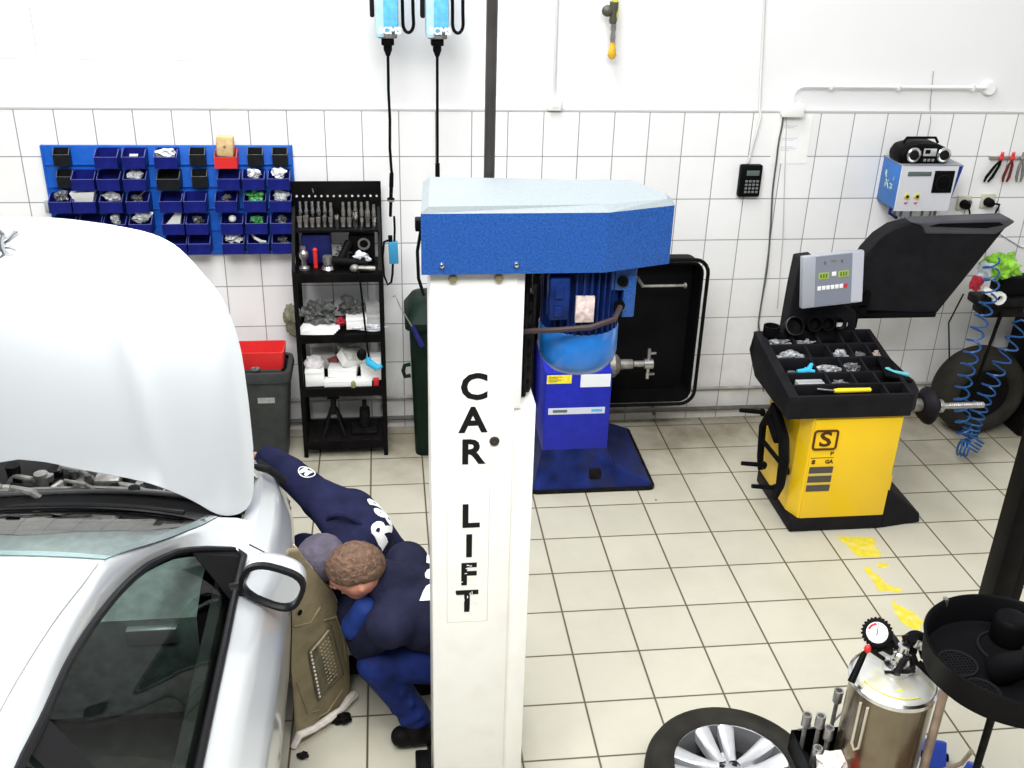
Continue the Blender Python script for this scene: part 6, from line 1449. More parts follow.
# raised guard: hollow shell with a top strip
GY = -.60
go = [(2.600, .965), (3.130, .930), (3.455, 1.485), (3.43, 1.490), (2.865, 1.480), (2.775, 1.455), (2.700, 1.40), (2.640, 1.32), (2.590, 1.20), (2.570, 1.10)]
b = MB(); b.prism([(x, GY, z) for x, z in go], (0, .10, 0)); b.build('guard_shell', M['dark_grey'], t, bevel=.02, smooth=True, angle=30)
b = MB(); b.prism([(2.86, GY-.012, 1.482), (2.93, GY-.012, 1.460), (2.96, GY-.012, 1.415), (3.37, GY-.012, 1.408), (3.47, GY-.012, 1.480), (3.43, GY-.012, 1.500)], (0, .12, 0)); b.build('guard_rim', mat('guard_rim_grey', (.06, .058, .068), .5, var=.15, bump=.1, bscale=200), t, bevel=.012)
b = MB(); b.prism([(2.97, GY-.016, 1.460), (3.02, GY-.016, 1.476), (3.37, GY-.016, 1.480), (3.40, GY-.016, 1.466), (3.30, GY-.016, 1.448)], (0, .01, 0)); b.build('guard_recess', M['black_plastic'], t)
b = MB(); b.box((2.585, GY-.02, .925), (3.12, GY+.06, .955), .008); b.box((2.60, GY-.03, .945), (2.70, GY+.02, 1.02), .01); b.prism([(2.640, GY-.03, 1.0), (2.70, GY-.03, 1.0), (2.70, GY-.03, 1.09), (2.68, GY-.03, 1.09)], (0, .05, 0)); b.build('guard_hinge', M['black_plastic'], t, smooth=True)
b = MB(); b.box((2.50, -.70, .90), (2.62, -.56, .985), .01); b.build('hinge_block', M['black_plastic'], t, smooth=True)
# loose things in the tray
GT = 'tools and weights in the balancer tray'
def in_tray(x, y, dz=.0): return (x, y, tz(y)-.05+dz)
def weights(x, y, r, m, lab, seed, sp=.8): crumple('wheel_weights', in_tray(x, y, .018), r, m, lab, 'wheel weights', seed, GT, 3, sp)
M['weights'] = mat('lead_weights', (.30, .31, .32), .4, .4, var=.8, vscale=60, bump=.6, bscale=90)
weights(2.125, -.83, (.055, .028, .020), M['weights'], 'pale clip weights in the back left compartment of the black tray', 41)
weights(2.27, -.83, (.045, .016, .016), M['weights'], 'few weights in the back compartment second from the left', 42)
weights(2.145, -.955, (.062, .032, .026), M['weights'], 'heap of bright weights in the second compartment row, left', 43)
weights(2.42, -.955, (.040, .035, .026), M['weights'], 'bright weights in the middle of the second compartment row', 44)
weights(2.31, -1.08, (.055, .035, .024), M['weights'], 'grey weights in the third compartment row, middle', 45)
weights(2.44, -1.06, (.045, .03, .020), M['dull_parts'], 'dull weights in the third row right of the grey ones', 46)
weights(2.53, -.96, (.030, .02, .020), M['dull_parts'], 'few dark weights near the small blue tag', 47)
weights(2.33, -1.195, (.04, .025, .016), M['dull_parts'], 'dark weights in the fourth compartment row', 48)
weights(2.625, -.96, (.020, .02, .022), mat('pinkish', (.35, .26, .24), .5, var=.3), 'small pinkish piece in the rightmost compartment', 49)
b = MB(); p = Vector(in_tray(2.16, -1.10, .03)); b.path([p+Vector((-.03, -.01, 0)), p+Vector((.03, -.005, .005)), p+Vector((.055, .02, .03))], [.014, .016, .010], 8); b.path([p+Vector((.01, 0, .01)), p+Vector((.06, -.015, .0))], [.014, .012], 8)
tag(b.build('blue_clamp', M['cyan'], smooth=True), 'bright blue clamp in the third compartment row on the left', 'clamp', GT)
b = MB(); b.box((2.085, -1.105, tz(-1.1)-.035), (2.125, -1.085, tz(-1.1)-.02), .003); tag(b.build('steel_scraper', M['steel'], smooth=True), 'flat steel blade beside the bright blue clamp', 'blade', GT)
for k in range(2):
    b = MB(); b.box((2.095, -1.228+k*.030, tz(-1.2)-.045), (2.235, -1.205+k*.030, tz(-1.2)-.012), .003, mtx=None); tag(b.build('weight_strip_box', mat('pale_grey_box', (.42, .44, .45), .45, .2), smooth=True), ['front', 'rear'][k]+' pale grey bar of adhesive weights in the fourth row', 'box', GT)
t2 = thing('screwdriver', (2.3, -1.295, tz(-1.29)-.03), 'screwdriver with a long yellow handle at the front of the black tray', 'screwdriver', GT)
b = MB(); z_ = tz(-1.29)-.008; b.path([(2.26, -1.290, z_), (2.28, -1.290, z_), (2.40, -1.290, z_), (2.45, -1.290, z_), (2.455, -1.290, z_)], [.010, .013, .012, .012, .006], 10); b.build('handle', M['yellow'], t2, smooth=True)
b = MB(); b.tube((2.175, -1.275, z_+.004), (2.265, -1.290, z_), .006, .004, 8); b.build('blade', M['chrome'], t2, smooth=True)
b = MB(); p = Vector((2.650, -1.165, .845)); b.path([p+Vector((-.05, .03, .012)), p+Vector((-.02, .01, .006)), p+Vector((.05, -.02, 0))], [.012, .009, .011], 8); b.ball(p+Vector((-.045, .03, .014)), (.016, .012, .008)); tag(b.build('turquoise_tool', mat('turquoise', (.10, .45, .50), .4), smooth=True), 'turquoise hand tool in the right corner pocket', 'tool', GT)
for x, y, nm in ((2.535, -.87, 'small blue tag in the back right compartment'), (2.535, -1.0, 'small blue tag in the second row, right')):
    b = MB(); b.path([(x-.03, y-.01, tz(y)-.035), (x, y, tz(y)-.02), (x+.035, y+.005, tz(y)-.03)], [.005, .009, .006], 6); tag(b.build('blue_tag', mat('tag_blue', (.05, .20, .45), .4), smooth=True), nm, 'tag', GT)
# cones and cups on the back of the tray
def cup(x, y, z, r, h, ang, lab, tilt=None):
    b = MB(); Mt = Matrix.Translation((x, y, z)) @ (tilt or Matrix.Identity(4)); b.lathe([(.001, 0), (r*.9, 0), (r, .01), (r, h), (r*.86, h), (r*.80, h*.35), (.001, h*.3)], 28); b.xf(Mt); tag(b.build('centring_cone', M['black_plastic'], smooth=True, angle=40), lab, 'cone', 'cones on the back of the tray')
cup(2.085, -.80, .915, .044, .058, 0, 'black round cup on the left end of the tray back')
cup(2.20, -.79, .955, .050, .060, 0, 'black cone lying tilted towards the camera beside the round cup', Matrix.Rotation(1.0, 4, 'X'))
b = MB(); b.lathe([(.043, .058), (.050, .060), (.052, .052)], 28); b.xf(Matrix.Translation((2.20, -.79, .955)) @ Matrix.Rotation(1.0, 4, 'X')); o_ = b.build('cone_rim', M['dirty_steel'], bpy.data.objects['centring_cone.001'], smooth=True)
for k, (x, r) in enumerate(((2.315, .042), (2.39, .038), (2.46, .034))):
    cup(x, -.76, .965, r, .07, 0, ['first', 'second', 'third'][k]+' black cone on the peg rail right of the tilted one', Matrix.Rotation(1.25, 4, 'X'))
box('white_tag', (2.455, -.79, .955), (2.515, -.76, .975), M['white_plastic']); tag(bpy.data.objects['white_tag'], 'small white tag between the cones and the guard hinge', 'tag')

# ================================================================= blue control box with a radio
t = thing('control_box', (3.10, -.13, 1.45), 'blue and white wall-mounted control box under the portable radio', 'control box')
bx0, bx1, bz0, bz1, by = 2.945, 3.262, 1.442, 1.700, -.245
b = MB(); b.box((bx0, by, bz0), (bx1, -.0, bz1), .006); b.build('case', mat('box_blue', (.02, .14, .45), .4, var=.1), t, smooth=True)
b = MB(); b.prism([(bx0-.004, by-.008, bz0-.002), (bx1+.004, by-.008, bz0-.002), (bx1+.018, by-.008, bz1+.004), (bx0-.004, by-.008, bz1+.004)], (0, .010, 0)); b.build('front_plate', mat('front_plate_pale', (.66, .67, .70), .4), t)
b = MB(); b.prism([(bx1+.002, by, bz0), (bx1+.045, by, bz1+.0), (bx1+.045, -.01, bz1), (bx1+.002, -.01, bz0)], (0, 0, .001)); b.prism([(bx1, by-.004, bz0), (bx1+.045, by-.004, bz1), (bx1, by-.004, bz1)], (0, .20, 0)); b.build('side_wing', mat('box_deep_blue', (.01, .03, .22), .4), t)
box('top_plate', (bx0-.002, by-.008, bz1-.001), (bx1+.045, 0, bz1+.006), mat('top_grey', (.26, .27, .30), .5), t, .002)
box('lcd', (bx0+.035, by-.012, bz1-.055), (bx0+.175, by-.008, bz1-.030), M['lcd'], t, .001)
b = MB(); b.box((bx0+.195, by-.013, bz0+.105), (bx0+.315, by-.008, bz1-.025), .012); b.build('gauge_window', M['black_plastic'], t, smooth=True)
b = MB(); b.lathe([(.040, -.004), (.046, -.004), (.046, 0), (.040, 0)], 24, (bx0+.255, by-.013, bz0+.165), 'Y'); b.build('gauge_ring', M['dark_grey'], t, smooth=True)
for x in (bx0+.055, bx0+.115):
    b = MB(); b.lathe([(.001, -.008), (.015, -.008), (.017, 0), (.001, 0)], 16, (x, by-.008, bz0+.085), 'Y'); b.build('button', mat('button_yellow', (.55, .52, .05), .4), t, smooth=True)
    b = MB(); b.lathe([(.001, -.010), (.008, -.010), (.008, 0)], 12, (x, by-.009, bz0+.085), 'Y'); b.build('button_centre', M['black_plastic'], t, smooth=True)
    b = MB(); b.prism([(x-.014, by-.0105, bz0+.050), (x+.014, by-.0105, bz0+.050), (x, by-.0105, bz0+.036)], (0, .003, 0)); b.build('arrow_mark', mat('arrow_red', (.65, .05, .12), .5), t)
# painted blob on the left side
b = MB(); rn = random.Random(4)
for k in range(9):
    y = -.12+rn.uniform(-.05, .05); z = 1.585+rn.uniform(-.055, .055); b.path([(bx0-.001, y, z), (bx0-.001, y+rn.uniform(-.02, .02), z+rn.uniform(.01, .03)), (bx0-.001, y+rn.uniform(-.03, .03), z+rn.uniform(-.01, .04))], [.003, .005, .002], 5)
b.build('side_graphic', mat('graphic_pale', (.45, .58, .45), .5), t)
for x in (bx0+.03, bx0+.07, bx0+.13, bx0+.20, bx0+.25, bx0+.28):
    b = MB(); b.tube((x, by+.05, bz0), (x, by+.05, bz0-.05), .009, .008, 10); b.build('hose_fitting', M['dirty_steel'] if x < bx0+.1 else M['steel'], t, smooth=True)
b = MB(); b.path([(bx0+.01, by+.06, bz0+.01), (bx0+.0, by+.05, bz0-.03), (bx0+.05, by+.05, bz0-.06)], .010, 8); b.build('hose', M['navy_case'], t, smooth=True)
t = thing('portable_radio', (3.07, -.14, bz1+.007), 'black portable radio with two silver ringed speakers on the blue control box', 'radio')
rz0 = bz1+.007
b = MB(); pr = [(2.935, 0), (3.225, 0), (3.245, .045), (3.215, .085), (3.14, .112), (3.03, .112), (2.95, .09), (2.925, .045)]
loftloops(b, [[(lerp(3.085, x, .93), -.225, rz0+.055+(z-.055)*.93) for x, z in pr], [(x, -.20, rz0+z) for x, z in pr], [(x, -.09, rz0+z) for x, z in pr], [(lerp(3.085, x, .9), -.06, rz0+.055+(z-.055)*.9) for x, z in pr]]); b.build('radio_case', M['black_plastic'], t, bevel=.012, smooth=True, angle=50)
for x in (3.005, 3.185):
    b = MB(); b.lathe([(.028, -.010), (.036, -.012), (.042, -.006), (.042, 0)], 28, (x, -.228, rz0+.052), 'Y'); b.build('speaker_ring', M['chrome'], t, smooth=True)
    b = MB(); b.lathe([(.001, -.006), (.010, -.006), (.030, -.001)], 24, (x, -.228, rz0+.052), 'Y'); b.build('speaker_cone', M['dark_grey'], t, smooth=True)
box('radio_panel', (3.062, -.232, rz0+.045), (3.138, -.224, rz0+.088), mat('radio_silver', (.55, .57, .58), .3, .4), t, .003)
box('radio_display', (3.070, -.234, rz0+.060), (3.10, -.231, rz0+.082), M['black_plastic'], t, .001)
for k in range(3): box('radio_button', (3.068+k*.024, -.234, rz0+.015), (3.084+k*.024, -.224, rz0+.030), M['steel'], t, .002)
b = MB(); b.path([(2.98, -.13, rz0+.10), (3.0, -.13, rz0+.128), (3.17, -.13, rz0+.128), (3.19, -.13, rz0+.10)], .008, 8); b.build('handle', M['black_plastic'], t, smooth=True)

# ================================================================= corner: tyre, machine arm, coiled hoses
t = thing('stored_wheel', (3.715, -.30, 0), 'black tyre standing upright against the wall at the right', 'tyre')
tcx, tcz, tcy = 3.715, .285, -.27
b = MB(); b.lathe([(.165, -.07), (.175, -.095), (.215, -.105), (.255, -.095), (.275, -.07), (.283, -.03), (.283, .03), (.275, .07), (.255, .095), (.215, .105), (.175, .095), (.165, .07), (.165, -.07)], 56, (tcx, tcy, tcz), 'Y'); b.build('tread_and_sidewall', M['tyre'], t, smooth=True, angle=60)
b = MB(); b.lathe([(.001, -.03), (.06, -.035), (.12, -.055), (.166, -.07)], 40, (tcx, tcy, tcz), 'Y'); b.build('wheel_cover', M['black_metal'], t, smooth=True)
t = thing('tyre_changer', (3.85, -.25, 0), 'dark machine with a horizontal arm, cut by the right edge above the tyre', 'tyre changer')
b = MB(); b.box((3.98, -.40, 0), (4.25, -.06, .92), .02); b.build('column', M['black_metal'], t, smooth=True)
b = MB(); b.box((3.44, -.50, .93), (4.2, -.36, .985), .012); b.box((3.52, -.45, .84), (4.1, -.30, .95), .02); b.build('arm', M['greasy'], t, smooth=True)
b = MB(); b.tube((3.62, -.46, .88), (3.56, -.50, .62), .012, .010); b.tube((3.56, -.50, .64), (3.53, -.52, .45), .010, .010); b.build('lever', M['black_metal'], t, smooth=True)
b = MB(); b.box((3.56, -.47, .98), (3.95, -.36, 1.10), .02); b.box((3.80, -.46, 1.08), (4.1, -.36, 1.2), .02); b.build('head', M['black_plastic'], t, smooth=True)
b = MB(); b.path([(3.44, -.50, .97), (3.475, -.53, 1.05), (3.52, -.53, 1.02)], [.018, .022, .018], 8); b.build('bracket', M['greasy'], t, smooth=True)
b = MB(); Mt = Matrix.Translation((3.475, -.56, 1.035)) @ Matrix.Rotation(.5, 4, 'Y')
b.box((-.075, -.01, -.02), (.03, .01, .02), .006, mtx=Mt); b.lathe([(.018, -.012), (.038, -.012), (.038, .012), (.018, .012), (.018, -.012)], 20, (0, 0, 0), 'Y', mtx=None)
for v in b.bm.verts:
    if v.co.length < .06: v.co = Mt @ Vector((v.co.x+.045, v.co.y, v.co.z))
tag(b.build('open_wrench', M['white_plastic'], smooth=True), 'pale wrench end lying on the dark machine arm', 'wrench')
b = MB(); rn = random.Random(8)
crumple('green_glove', (3.515, -.50, 1.185), (.085, .05, .07), mat('lime_glove', (.22, .50, .03), .6, var=.5, vscale=25, bump=.5, bscale=40), 'bright green work glove or cloth lying on the machine', 'glove', 52, None, 4, .75)
crumple('white_rag', (3.42, -.52, 1.16), (.05, .03, .05), mat('pale_rag', (.55, .60, .66), .7, var=.3, vscale=25), 'pale rag between the raised guard and the green glove', 'rag', 53, None, 3, .6)
crumple('red_rag', (3.365, -.54, 1.10), (.035, .025, .04), mat('crimson', (.40, .01, .03), .6, var=.4, vscale=25), 'red cloth piece under the corner of the raised guard', 'rag', 54, None, 3, .5)
M['hose_blue'] = mat('coil_hose_blue', (.010, .075, .24), .35, var=.2)
def coil(name, pts, r, turns, lab, thick=.0060, dense_end=False, grp='coiled blue air hoses'):
    P_ = [Vector(p) for p in pts]; L = [0]
    for a, c in zip(P_, P_[1:]): L.append(L[-1]+(c-a).length)
    def at(f):
        d = f*L[-1]
        for i in range(len(P_)-1):
            if d <= L[i+1]+1e-9: return P_[i].lerp(P_[i+1], (d-L[i])/(L[i+1]-L[i])), (P_[i+1]-P_[i]).normalized()
        return P_[-1], (P_[-1]-P_[-2]).normalized()
    out = []; n = int(turns*12)
    for k in range(n+1):
        f = k/n; ff = f if not dense_end else (1-(1-f)**1.7)
        p, tn = at(ff); x = tn.cross(Vector((0, 1, 0))).normalized(); y = tn.cross(x).normalized(); a = 2*PI*turns*f
        out.append(p+(x*math.cos(a)+y*math.sin(a))*r)
    b = MB(); b.path(out, thick, 6); return tag(b.build(name, M['hose_blue'], smooth=True), lab, 'air hose', grp)
coil('air_hose', [(3.385, -.60, 1.26), (3.43, -.60, 1.06), (3.40, -.60, .82), (3.40, -.60, .42), (3.47, -.62, .14)], .042, 15, 'left blue coiled air hose hanging from behind the raised guard')
coil('air_hose', [(3.78, -.55, .96), (3.69, -.57, .86), (3.59, -.60, .58), (3.54, -.60, .34), (3.50, -.62, .15)], .046, 15, 'right blue coiled air hose hanging over the black tyre', dense_end=True)
coil('air_hose', [(3.42, -.66, .10), (3.48, -.68, .09), (3.53, -.66, .16)], .05, 7, 'bunched end of the blue coiled hose near the floor')
b = MB(); b.path([(3.36, -.45, 1.0), (3.34, -.40, .80), (3.40, -.40, .55)], .005, 6); tag(b.build('dark_hose', M['greasy'], smooth=True), 'thin dark hose hanging beside the left coiled hose', 'hose')

# foreground
# ---- sockets, pressure tank, oil drainer
t = thing('extension_socket_stand', (1.56, -3.12, 0), 'black box holder for socket extensions beside the pressure tank', 'holder')
b = MB(); 
for lo, hi in [((1.47, -3.22, 0), (1.475, -3.02, .30)), ((1.66, -3.22, 0), (1.665, -3.02, .30)), ((1.47, -3.22, 0), (1.665, -3.215, .30)), ((1.47, -3.025, 0), (1.665, -3.02, .30)), ((1.47, -3.22, 0), (1.665, -3.02, .01))]: b.box(lo, hi)
b.build('open_box', M['black_plastic'], t)
GS = 'socket extensions in the black holder'
ext = [(1.495, -3.07, .42, 'leftmost'), (1.530, -3.10, .44, 'second from the left, taller'), (1.555, -3.13, .41, 'front middle'), (1.555, -3.06, .40, 'back middle'), (1.610, -3.045, .50, 'tallest, standing alone at the right'), (1.51, -3.16, .35, 'shortest, at the front')]
for x, y, z, nm in ext:
    tt = thing('socket_extension', (x, y, .01), 'steel socket extension standing in the black holder, '+nm, 'socket', GS)
    b = MB(); b.tube((x, y, .011), (x, y, z-.05), .008, .008, 8); b.build('shaft', M['dirty_steel'], tt, smooth=True)
    b = MB(); b.lathe([(.007, z-.06), (.017, z-.05), (.017, z), (.011, z), (.010, z-.02), (.001, z-.022)], 18, (x, y, 0)); b.build('socket_end', M['steel'], tt, smooth=True)
b = MB(); b.path([(1.49, -3.03, .31), (1.60, -3.05, .34), (1.67, -3.0, .36)], .005, 6); tag(b.build('thin_bar', M['steel'], smooth=True), 'thin bar lying across the black holder', 'bar')
crumple('red_white_glove', (1.55, -3.21, .315), (.06, .045, .05), mat('glove_white', (.75, .72, .66), .8, var=.15, vscale=20), 'off-white glove part on the front of the black holder', 'glove', 61, None, 3, .5)
crumple('red_glove_palm', (1.56, -3.26, .30), (.045, .03, .03), M['red'], 'red patch of glove below the off-white one', 'glove', 62, None, 3, .4)

t = thing('pressure_tank', (1.70, -3.21, 0), 'tall stainless steel pressure tank with a gauge on its top', 'tank')
M['stainless'] = mat('stained_stainless', (.24, .20, .145), .24, .9, var=.25, vscale=5, dark=(.07, .038, .018), dscale=5, damt=.9)
b = MB(); b.lathe([(.001, 0), (.120, 0), (.138, .015), (.140, .05), (.140, .655)], 56, (1.70, -3.21, 0)); b.build('barrel', M['stainless'], t, smooth=True, angle=50)
b = MB(); b.lathe([(.140, .648), (.149, .652), (.149, .668), (.140, .674)], 56, (1.70, -3.21, 0)); b.build('rim_ring', M['chrome'], t, smooth=True)
M['tank_top'] = mat('tank_top_pale', (.70, .70, .66), .3, .35, var=.1, vscale=12, dark=(.66, .60, .06), dscale=9, damt=.7)
b = MB(); b.lathe([(.142, .662), (.134, .678), (.11, .686), (.06, .696), (.045, .70), (.045, .715), (.001, .715)], 56, (1.70, -3.21, 0)); b.build('top_dome', M['tank_top'], t, smooth=True, angle=50)
b = MB(); b.lathe([(.001, .712), (.050, .712), (.052, .722), (.034, .728), (.030, .77), (.020, .775), (.020, .80), (.001, .80)], 28, (1.715, -3.20, 0)); b.build('neck_valve', M['chrome'], t, smooth=True, angle=40)
b = MB(); b.path([(1.715, -3.20, .76), (1.70, -3.16, .79), (1.69, -3.14, .80)], .014, 8); b.path([(1.715, -3.20, .79), (1.76, -3.17, .80), (1.79, -3.17, .78), (1.80, -3.20, .74)], .013, 8); b.path([(1.715, -3.22, .77), (1.67, -3.27, .74)], .009, 8)
for p0, p1, r in [((1.63, -3.17, .765), (1.72, -3.16, .775), .014), ((1.69, -3.21, .74), (1.755, -3.15, .80), .012), ((1.60, -3.18, .78), (1.655, -3.20, .745), .008), ((1.76, -3.22, .73), (1.735, -3.16, .81), .014), ((1.67, -3.25, .73), (1.71, -3.24, .78), .009), ((1.645, -3.235, .72), (1.74, -3.255, .735), .006), ((1.655, -3.12, .775), (1.70, -3.13, .79), .018)]: b.tube(p0, p1, r, r*.9, 12)
b.build('fittings', M['greasy'], t, smooth=True)
b = MB(); b.tube((1.755, -3.185, .76), (1.748, -3.19, .82), .020, .018); b.ball((1.775, -3.165, .800), (.036, .030, .022)); b.build('regulator_knob', M['black_plastic'], t, smooth=True)
b = MB(); b.box((-.02, -.004, -.016), (.02, .004, .016), .004, mtx=Matrix.Translation((1.765, -3.21, .805)) @ Matrix.Rotation(.5, 4, 'Y')); b.build('lever_plate', M['chrome'], t, smooth=True)
gd = (Vector((.0436, -5.744, 3.07))-Vector((1.66, -3.10, .82))).normalized(); gd = (gd+Vector((0, -.15, .1))).normalized()
Mg = Matrix.Translation((1.632, -3.160, .828)) @ gd.to_track_quat('Z', 'Y').to_matrix().to_4x4() @ Matrix.Scale(.86, 4)
b = MB(); b.lathe([(.001, -.02), (.045, -.02), (.053, -.010), (.056, .0), (.053, .014), (.046, .016), (.041, .006), (.001, .006)], 36)
for k in range(24): a = 2*PI*k/24; b.box((-.004, .052, -.012), (.004, .060, .010), .001, mtx=Matrix.Rotation(a, 4, 'Z'))
b.xf(Mg); b.build('gauge_bezel', M['rubber'], t, smooth=True, angle=40)
b = MB(); b.lathe([(.001, .008), (.041, .008)], 32); b.xf(Mg); b.build('gauge_dial', mat('dial_white', (.85, .86, .86), .4), t)
b = MB(); b.prism([(-.002, -.012, .0095), (.002, -.012, .0095), (.001, .026, .0095), (-.001, .026, .0095)], (0, 0, .001))
for k in range(11):
    a = math.radians(-225+27*k-90+180+45); b.box((-.001, .030, .009), (.001, .037, .0098), 0, mtx=Matrix.Rotation(math.radians(120-24*k), 4, 'Z'))
b.xf(Mg); b.build('gauge_needle', M['ink'], t)
b = MB(); 
for k in range(5): b.box((-.004, .028, .009), (.004, .036, .0096), 0, mtx=Matrix.Rotation(math.radians(20+13*k), 4, 'Z'))
b.xf(Mg); b.build('gauge_red_arc', M['red'], t)
b = MB(); b.tube((1.63, -3.16, .785), (1.69, -3.18, .755), .012, .012); b.build('gauge_stem', M['greasy'], t, smooth=True)
b = MB(); b.tube((1.585, -3.19, .770), (1.530, -3.24, .690), .010, .013, 10); b.build('lever_handle', M['black_plastic'], t, smooth=True)
b = MB(); b.tube((1.655, -3.15, .77), (1.585, -3.19, .77), .007, .007); b.build('lever_root', M['greasy'], t, smooth=True)
b = MB(); b.ball((1.590, -3.195, .790), (.012, .012, .016)); b.build('red_valve_cap', M['red'], t, smooth=True)
b = MB(); b.tube((1.76, -3.23, .75), (1.83, -3.32, .70), .012, .012); b.tube((1.79, -3.17, .78), (1.845, -3.26, .72), .015, .012); b.build('hose_tail', M['black_plastic'], t, smooth=True)
b = MB(); an = math.radians(208); pth = []
for q, z in ((-.10, .62), (-.10, .44), (.0, .42), (.10, .44), (.10, .62)): a = an+q; pth.append((1.70+.144*math.cos(a), -3.21+.144*math.sin(a), z))
b.path(pth, .005, 8); b.build('sight_tube', mat('sight_tube_pale', (.55, .50, .38), .3), t, smooth=True)
b = MB(); rn = random.Random(5); pth = []
for k in range(9): a = math.radians(190+12*k); pth.append((1.70+.120*math.cos(a), -3.21+.120*math.sin(a), .6845))
b.path(pth, .0025, 5); b.ball((1.68, -3.29, .690), (.012, .008, .002)); b.build('paint_streak', mat('yellow_green_paint', (.62, .60, .05), .5), t, smooth=True)

t.location += Vector((.020, .030, 0))
t = thing('oil_drainer', (1.94, -3.40, 0), 'black round oil drain pan on a pole, at the lower right corner', 'oil drainer')
BC = (1.960, -3.385)
b = MB(); b.lathe([(.001, .848), (.238, .848), (.252, .856), (.262, .95), (.266, .958), (.262, .964), (.254, .956), (.246, .864), (.234, .856), (.001, .854)], 72, (BC[0], BC[1], 0)); b.build('pan', M['black_plastic'], t, smooth=True, angle=50)
b = MB(); a = math.radians(112); b.box((-.006, -.008, 0), (.006, .012, .03), .002, mtx=Matrix.Translation((BC[0]+.260*math.cos(a), BC[1]+.260*math.sin(a), .938))); b.build('rim_clip', M['steel'], t, smooth=True)
for x, y, r in ((1.825, -3.335, .060), (1.835, -3.465, .056)):
    b = MB(); b.path([(x+r*math.cos(2*PI*k/28), y+r*math.sin(2*PI*k/28), .860) for k in range(28)], .004, 6, closed=True)
    for k in range(-4, 5):
        w2 = math.sqrt(max(0, r*r-(k*.012)**2)); b.box((x-w2, y+k*.012-.001, .852), (x+w2, y+k*.012+.001, .859)); b.box((x+k*.012-.001, y-w2, .852), (x+k*.012+.001, y+w2, .859))
    b.build('drain_grid', M['dark_grey'], t)
b = MB(); b.path([(2.02+.085*math.cos(2*PI*k/28), -3.28+.085*math.sin(2*PI*k/28), .860) for k in range(28)], .005, 6, closed=True); b.build('filter_ring', M['dark_grey'], t, smooth=True)
b = MB(); b.tube((BC[0], BC[1], .25), (BC[0], BC[1], .85), .012, .014, 14); b.tube((BC[0]-.14, BC[1]+.07, .10), (BC[0]-.14, BC[1]+.07, .84), .015, .015, 12, mi=1); b.build('pole', [M['greasy'], mat('rusty_pipe', (.36, .27, .20), .5, .3, var=.4, vscale=10)], t, smooth=True)
b = MB(); loftloops(b, [rrect(1.80, 2.10, -3.52, -3.27, .04, .05), rrect(1.80, 2.10, -3.52, -3.27, .04, .26)]); b.build('waste_tank', mat('brown_tank', (.12, .07, .035), .5, var=.5, vscale=8), t, smooth=True)
b = MB(); b.path([(BC[0]-.02, BC[1]+.02, .50), (BC[0]+.02, BC[1]+.10, .36), (BC[0]-.06, BC[1]+.15, .25)], .008, 8); b.build('clear_hose', mat('clear_hose', (.45, .36, .26), .3), t, smooth=True)
for k, (x, y) in enumerate(((2.14, -2.96), (2.08, -3.08))):
    b = MB(); b.tube((x-.02, y, .06), (x+.02, y, .06), .06, .06, 20)
    tt = None
# oil filter housing parts lying in the pan
lathe_thing('oil_filter', [(.001, 0), (.050, 0), (.056, .01), (.056, .080), (.050, .092), (.046, .097), (.040, .092), (.001, .088)], (2.050, -3.235, .855), M['black_plastic'], 'black oil filter standing at the back of the drain pan', 'oil filter', 32)
b = MB(); Mt = Matrix.Translation((1.965, -3.44, .905)) @ Matrix.Rotation(1.25, 4, 'Y') @ Matrix.Rotation(.2, 4, 'X')
b.lathe([(.001, -.075), (.044, -.075), (.052, -.06), (.040, .045), (.052, .05), (.052, .060), (.022, .062), (.012, .058), (.001, .056)], 32); b.xf(Matrix.Translation((1.955, -3.425, .918)) @ Matrix.Rotation(.75, 4, 'Y') @ Matrix.Rotation(.45, 4, 'X'))
tag(b.build('oil_filter', M['black_plastic'], smooth=True, angle=40), 'black filter housing lying tilted in the middle of the drain pan', 'oil filter')
b = MB(); b.tube((1.98, -3.56, .865), (2.12, -3.42, .90), .006, .006); tag(b.build('drain_rod', M['dark_grey'], smooth=True), 'thin rod resting in the drain pan', 'rod')
# blue plastic pieces on the floor behind the tank
t = thing('blue_chock', (2.12, -2.98, 0), 'blue plastic wheel chock on the floor, left of two', 'chock', 'blue chocks under the drain pan')
def chock(x, y, a, t):
    b = MB(); b.prism([(-.06, -.04, 0), (.06, -.04, 0), (.06, -.04, .07), (.02, -.04, .10)], (0, .08, 0)); b.xf(Matrix.Translation((x, y, 0)) @ Matrix.Rotation(a, 4, 'Z')); b.build('wedge', mat('chock_blue', (.02, .06, .45), .45, var=.2), t, bevel=.006)
    b = MB(); b.tube((0, -.05, .04), (0, .05, .04), .016, .016); b.xf(Matrix.Translation((x, y, 0)) @ Matrix.Rotation(a, 4, 'Z')); b.build('axle_hole', M['rubber'], t, smooth=True)
chock(2.12, -2.95, 1.3, t)
t = thing('blue_chock', (2.22, -3.08, 0), 'blue plastic wheel chock on the floor nearer the dark post, right of two', 'chock', 'blue chocks under the drain pan'); chock(2.20, -3.08, .5, t)
WLOW, WHIGH = .10, .68
EXPO = 0.0
LIGHTS = [('overhead_fill_light', (-.4, -2.2, 6.0), (-.1, -2.2, 0), 5.0, 1.6, 310), ('overhead_fill_light', (-.2, -5.6, 5.2), (.3, -1.6, .8), 5.0, 1.4, 340), ('doorway_light', (6.5, -4.0, 2.4), (1.8, -2.0, .6), 3.0, 2.5, 34)]  # overhead pair: unseen area fills, added to brighten the walls and upward faces
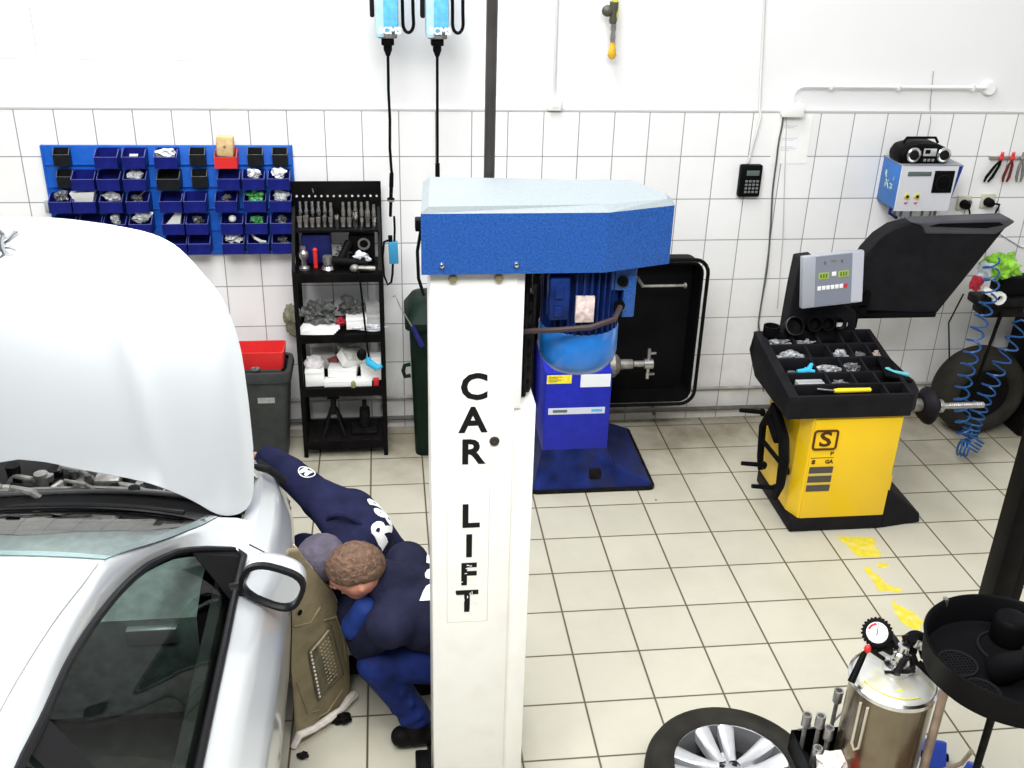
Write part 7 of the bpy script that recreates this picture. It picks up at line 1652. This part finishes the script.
# ================================================================= camera and light
cam = bpy.data.cameras.new('camera'); co = bpy.data.objects.new('camera', cam); COL.objects.link(co)
yaw, pitch, roll = .1287, .4497, .0302
cyw, syw, cp_, sp_ = math.cos(yaw), math.sin(yaw), math.cos(pitch), math.sin(pitch)
Fv = Vector((syw*cp_, cyw*cp_, -sp_)); r0 = Vector((cyw, -syw, 0)); u0 = r0.cross(Fv)
Rv = r0*math.cos(roll)+u0*math.sin(roll); Uv = u0*math.cos(roll)-r0*math.sin(roll)
Mx = Matrix.Identity(4)
for i in range(3): Mx[i][0] = Rv[i]; Mx[i][1] = Uv[i]; Mx[i][2] = -Fv[i]
Mx[0][3], Mx[1][3], Mx[2][3] = .0436, -5.7441, 3.0704
co.matrix_world = Mx
cam.sensor_width = 36; cam.lens = 1033.3665/1024*36; cam.clip_start = .05; cam.clip_end = 100
scn.camera = co
w_ = bpy.data.worlds.new('world'); scn.world = w_; w_.use_nodes = True
nt = w_.node_tree; bg = nt.nodes['Background']; bg.inputs[0].default_value = (.97, .985, 1.0, 1)
tcw = nt.nodes.new('ShaderNodeTexCoord'); sw = nt.nodes.new('ShaderNodeSeparateXYZ'); nt.links.new(tcw.outputs['Generated'], sw.inputs[0])
mz = nt.nodes.new('ShaderNodeMapRange'); mz.interpolation_type = 'SMOOTHSTEP'; mz.inputs['From Min'].default_value = 0; mz.inputs['From Max'].default_value = .8; mz.inputs['To Min'].default_value = WLOW; mz.inputs['To Max'].default_value = WHIGH; nt.links.new(sw.outputs['Z'], mz.inputs['Value'])
# daylight outside the window: bright below and around the horizon beyond the back wall
gy = nt.nodes.new('ShaderNodeMath'); gy.operation = 'GREATER_THAN'; gy.inputs[1].default_value = .15; nt.links.new(sw.outputs['Y'], gy.inputs[0])
gz = nt.nodes.new('ShaderNodeMath'); gz.operation = 'LESS_THAN'; gz.inputs[1].default_value = .12; nt.links.new(sw.outputs['Z'], gz.inputs[0])
gm = nt.nodes.new('ShaderNodeMath'); gm.operation = 'MULTIPLY'; nt.links.new(gy.outputs[0], gm.inputs[0]); nt.links.new(gz.outputs[0], gm.inputs[1])
ga = nt.nodes.new('ShaderNodeMath'); ga.operation = 'MULTIPLY_ADD'; ga.inputs[1].default_value = 1.6; nt.links.new(gm.outputs[0], ga.inputs[0]); nt.links.new(mz.outputs[0], ga.inputs[2]); nt.links.new(ga.outputs[0], bg.inputs[1])
def area(name, loc, tgt, sx, sy, e, col=(1, 1, 1)):
    l = bpy.data.lights.new(name, 'AREA'); l.shape = 'RECTANGLE'; l.size = sx; l.size_y = sy; l.energy = e; l.color = col
    o = bpy.data.objects.new(name, l); COL.objects.link(o); o.location = loc; d = Vector(tgt)-Vector(loc); o.rotation_euler = d.to_track_quat('-Z', 'Y').to_euler(); return o
for a in LIGHTS: area(*a)
vs = scn.view_settings; scn.display_settings.display_device = 'sRGB'; vs.view_transform = 'Standard'; vs.look = 'None'; vs.exposure = EXPO; vs.gamma = 1; vs.use_curve_mapping = False
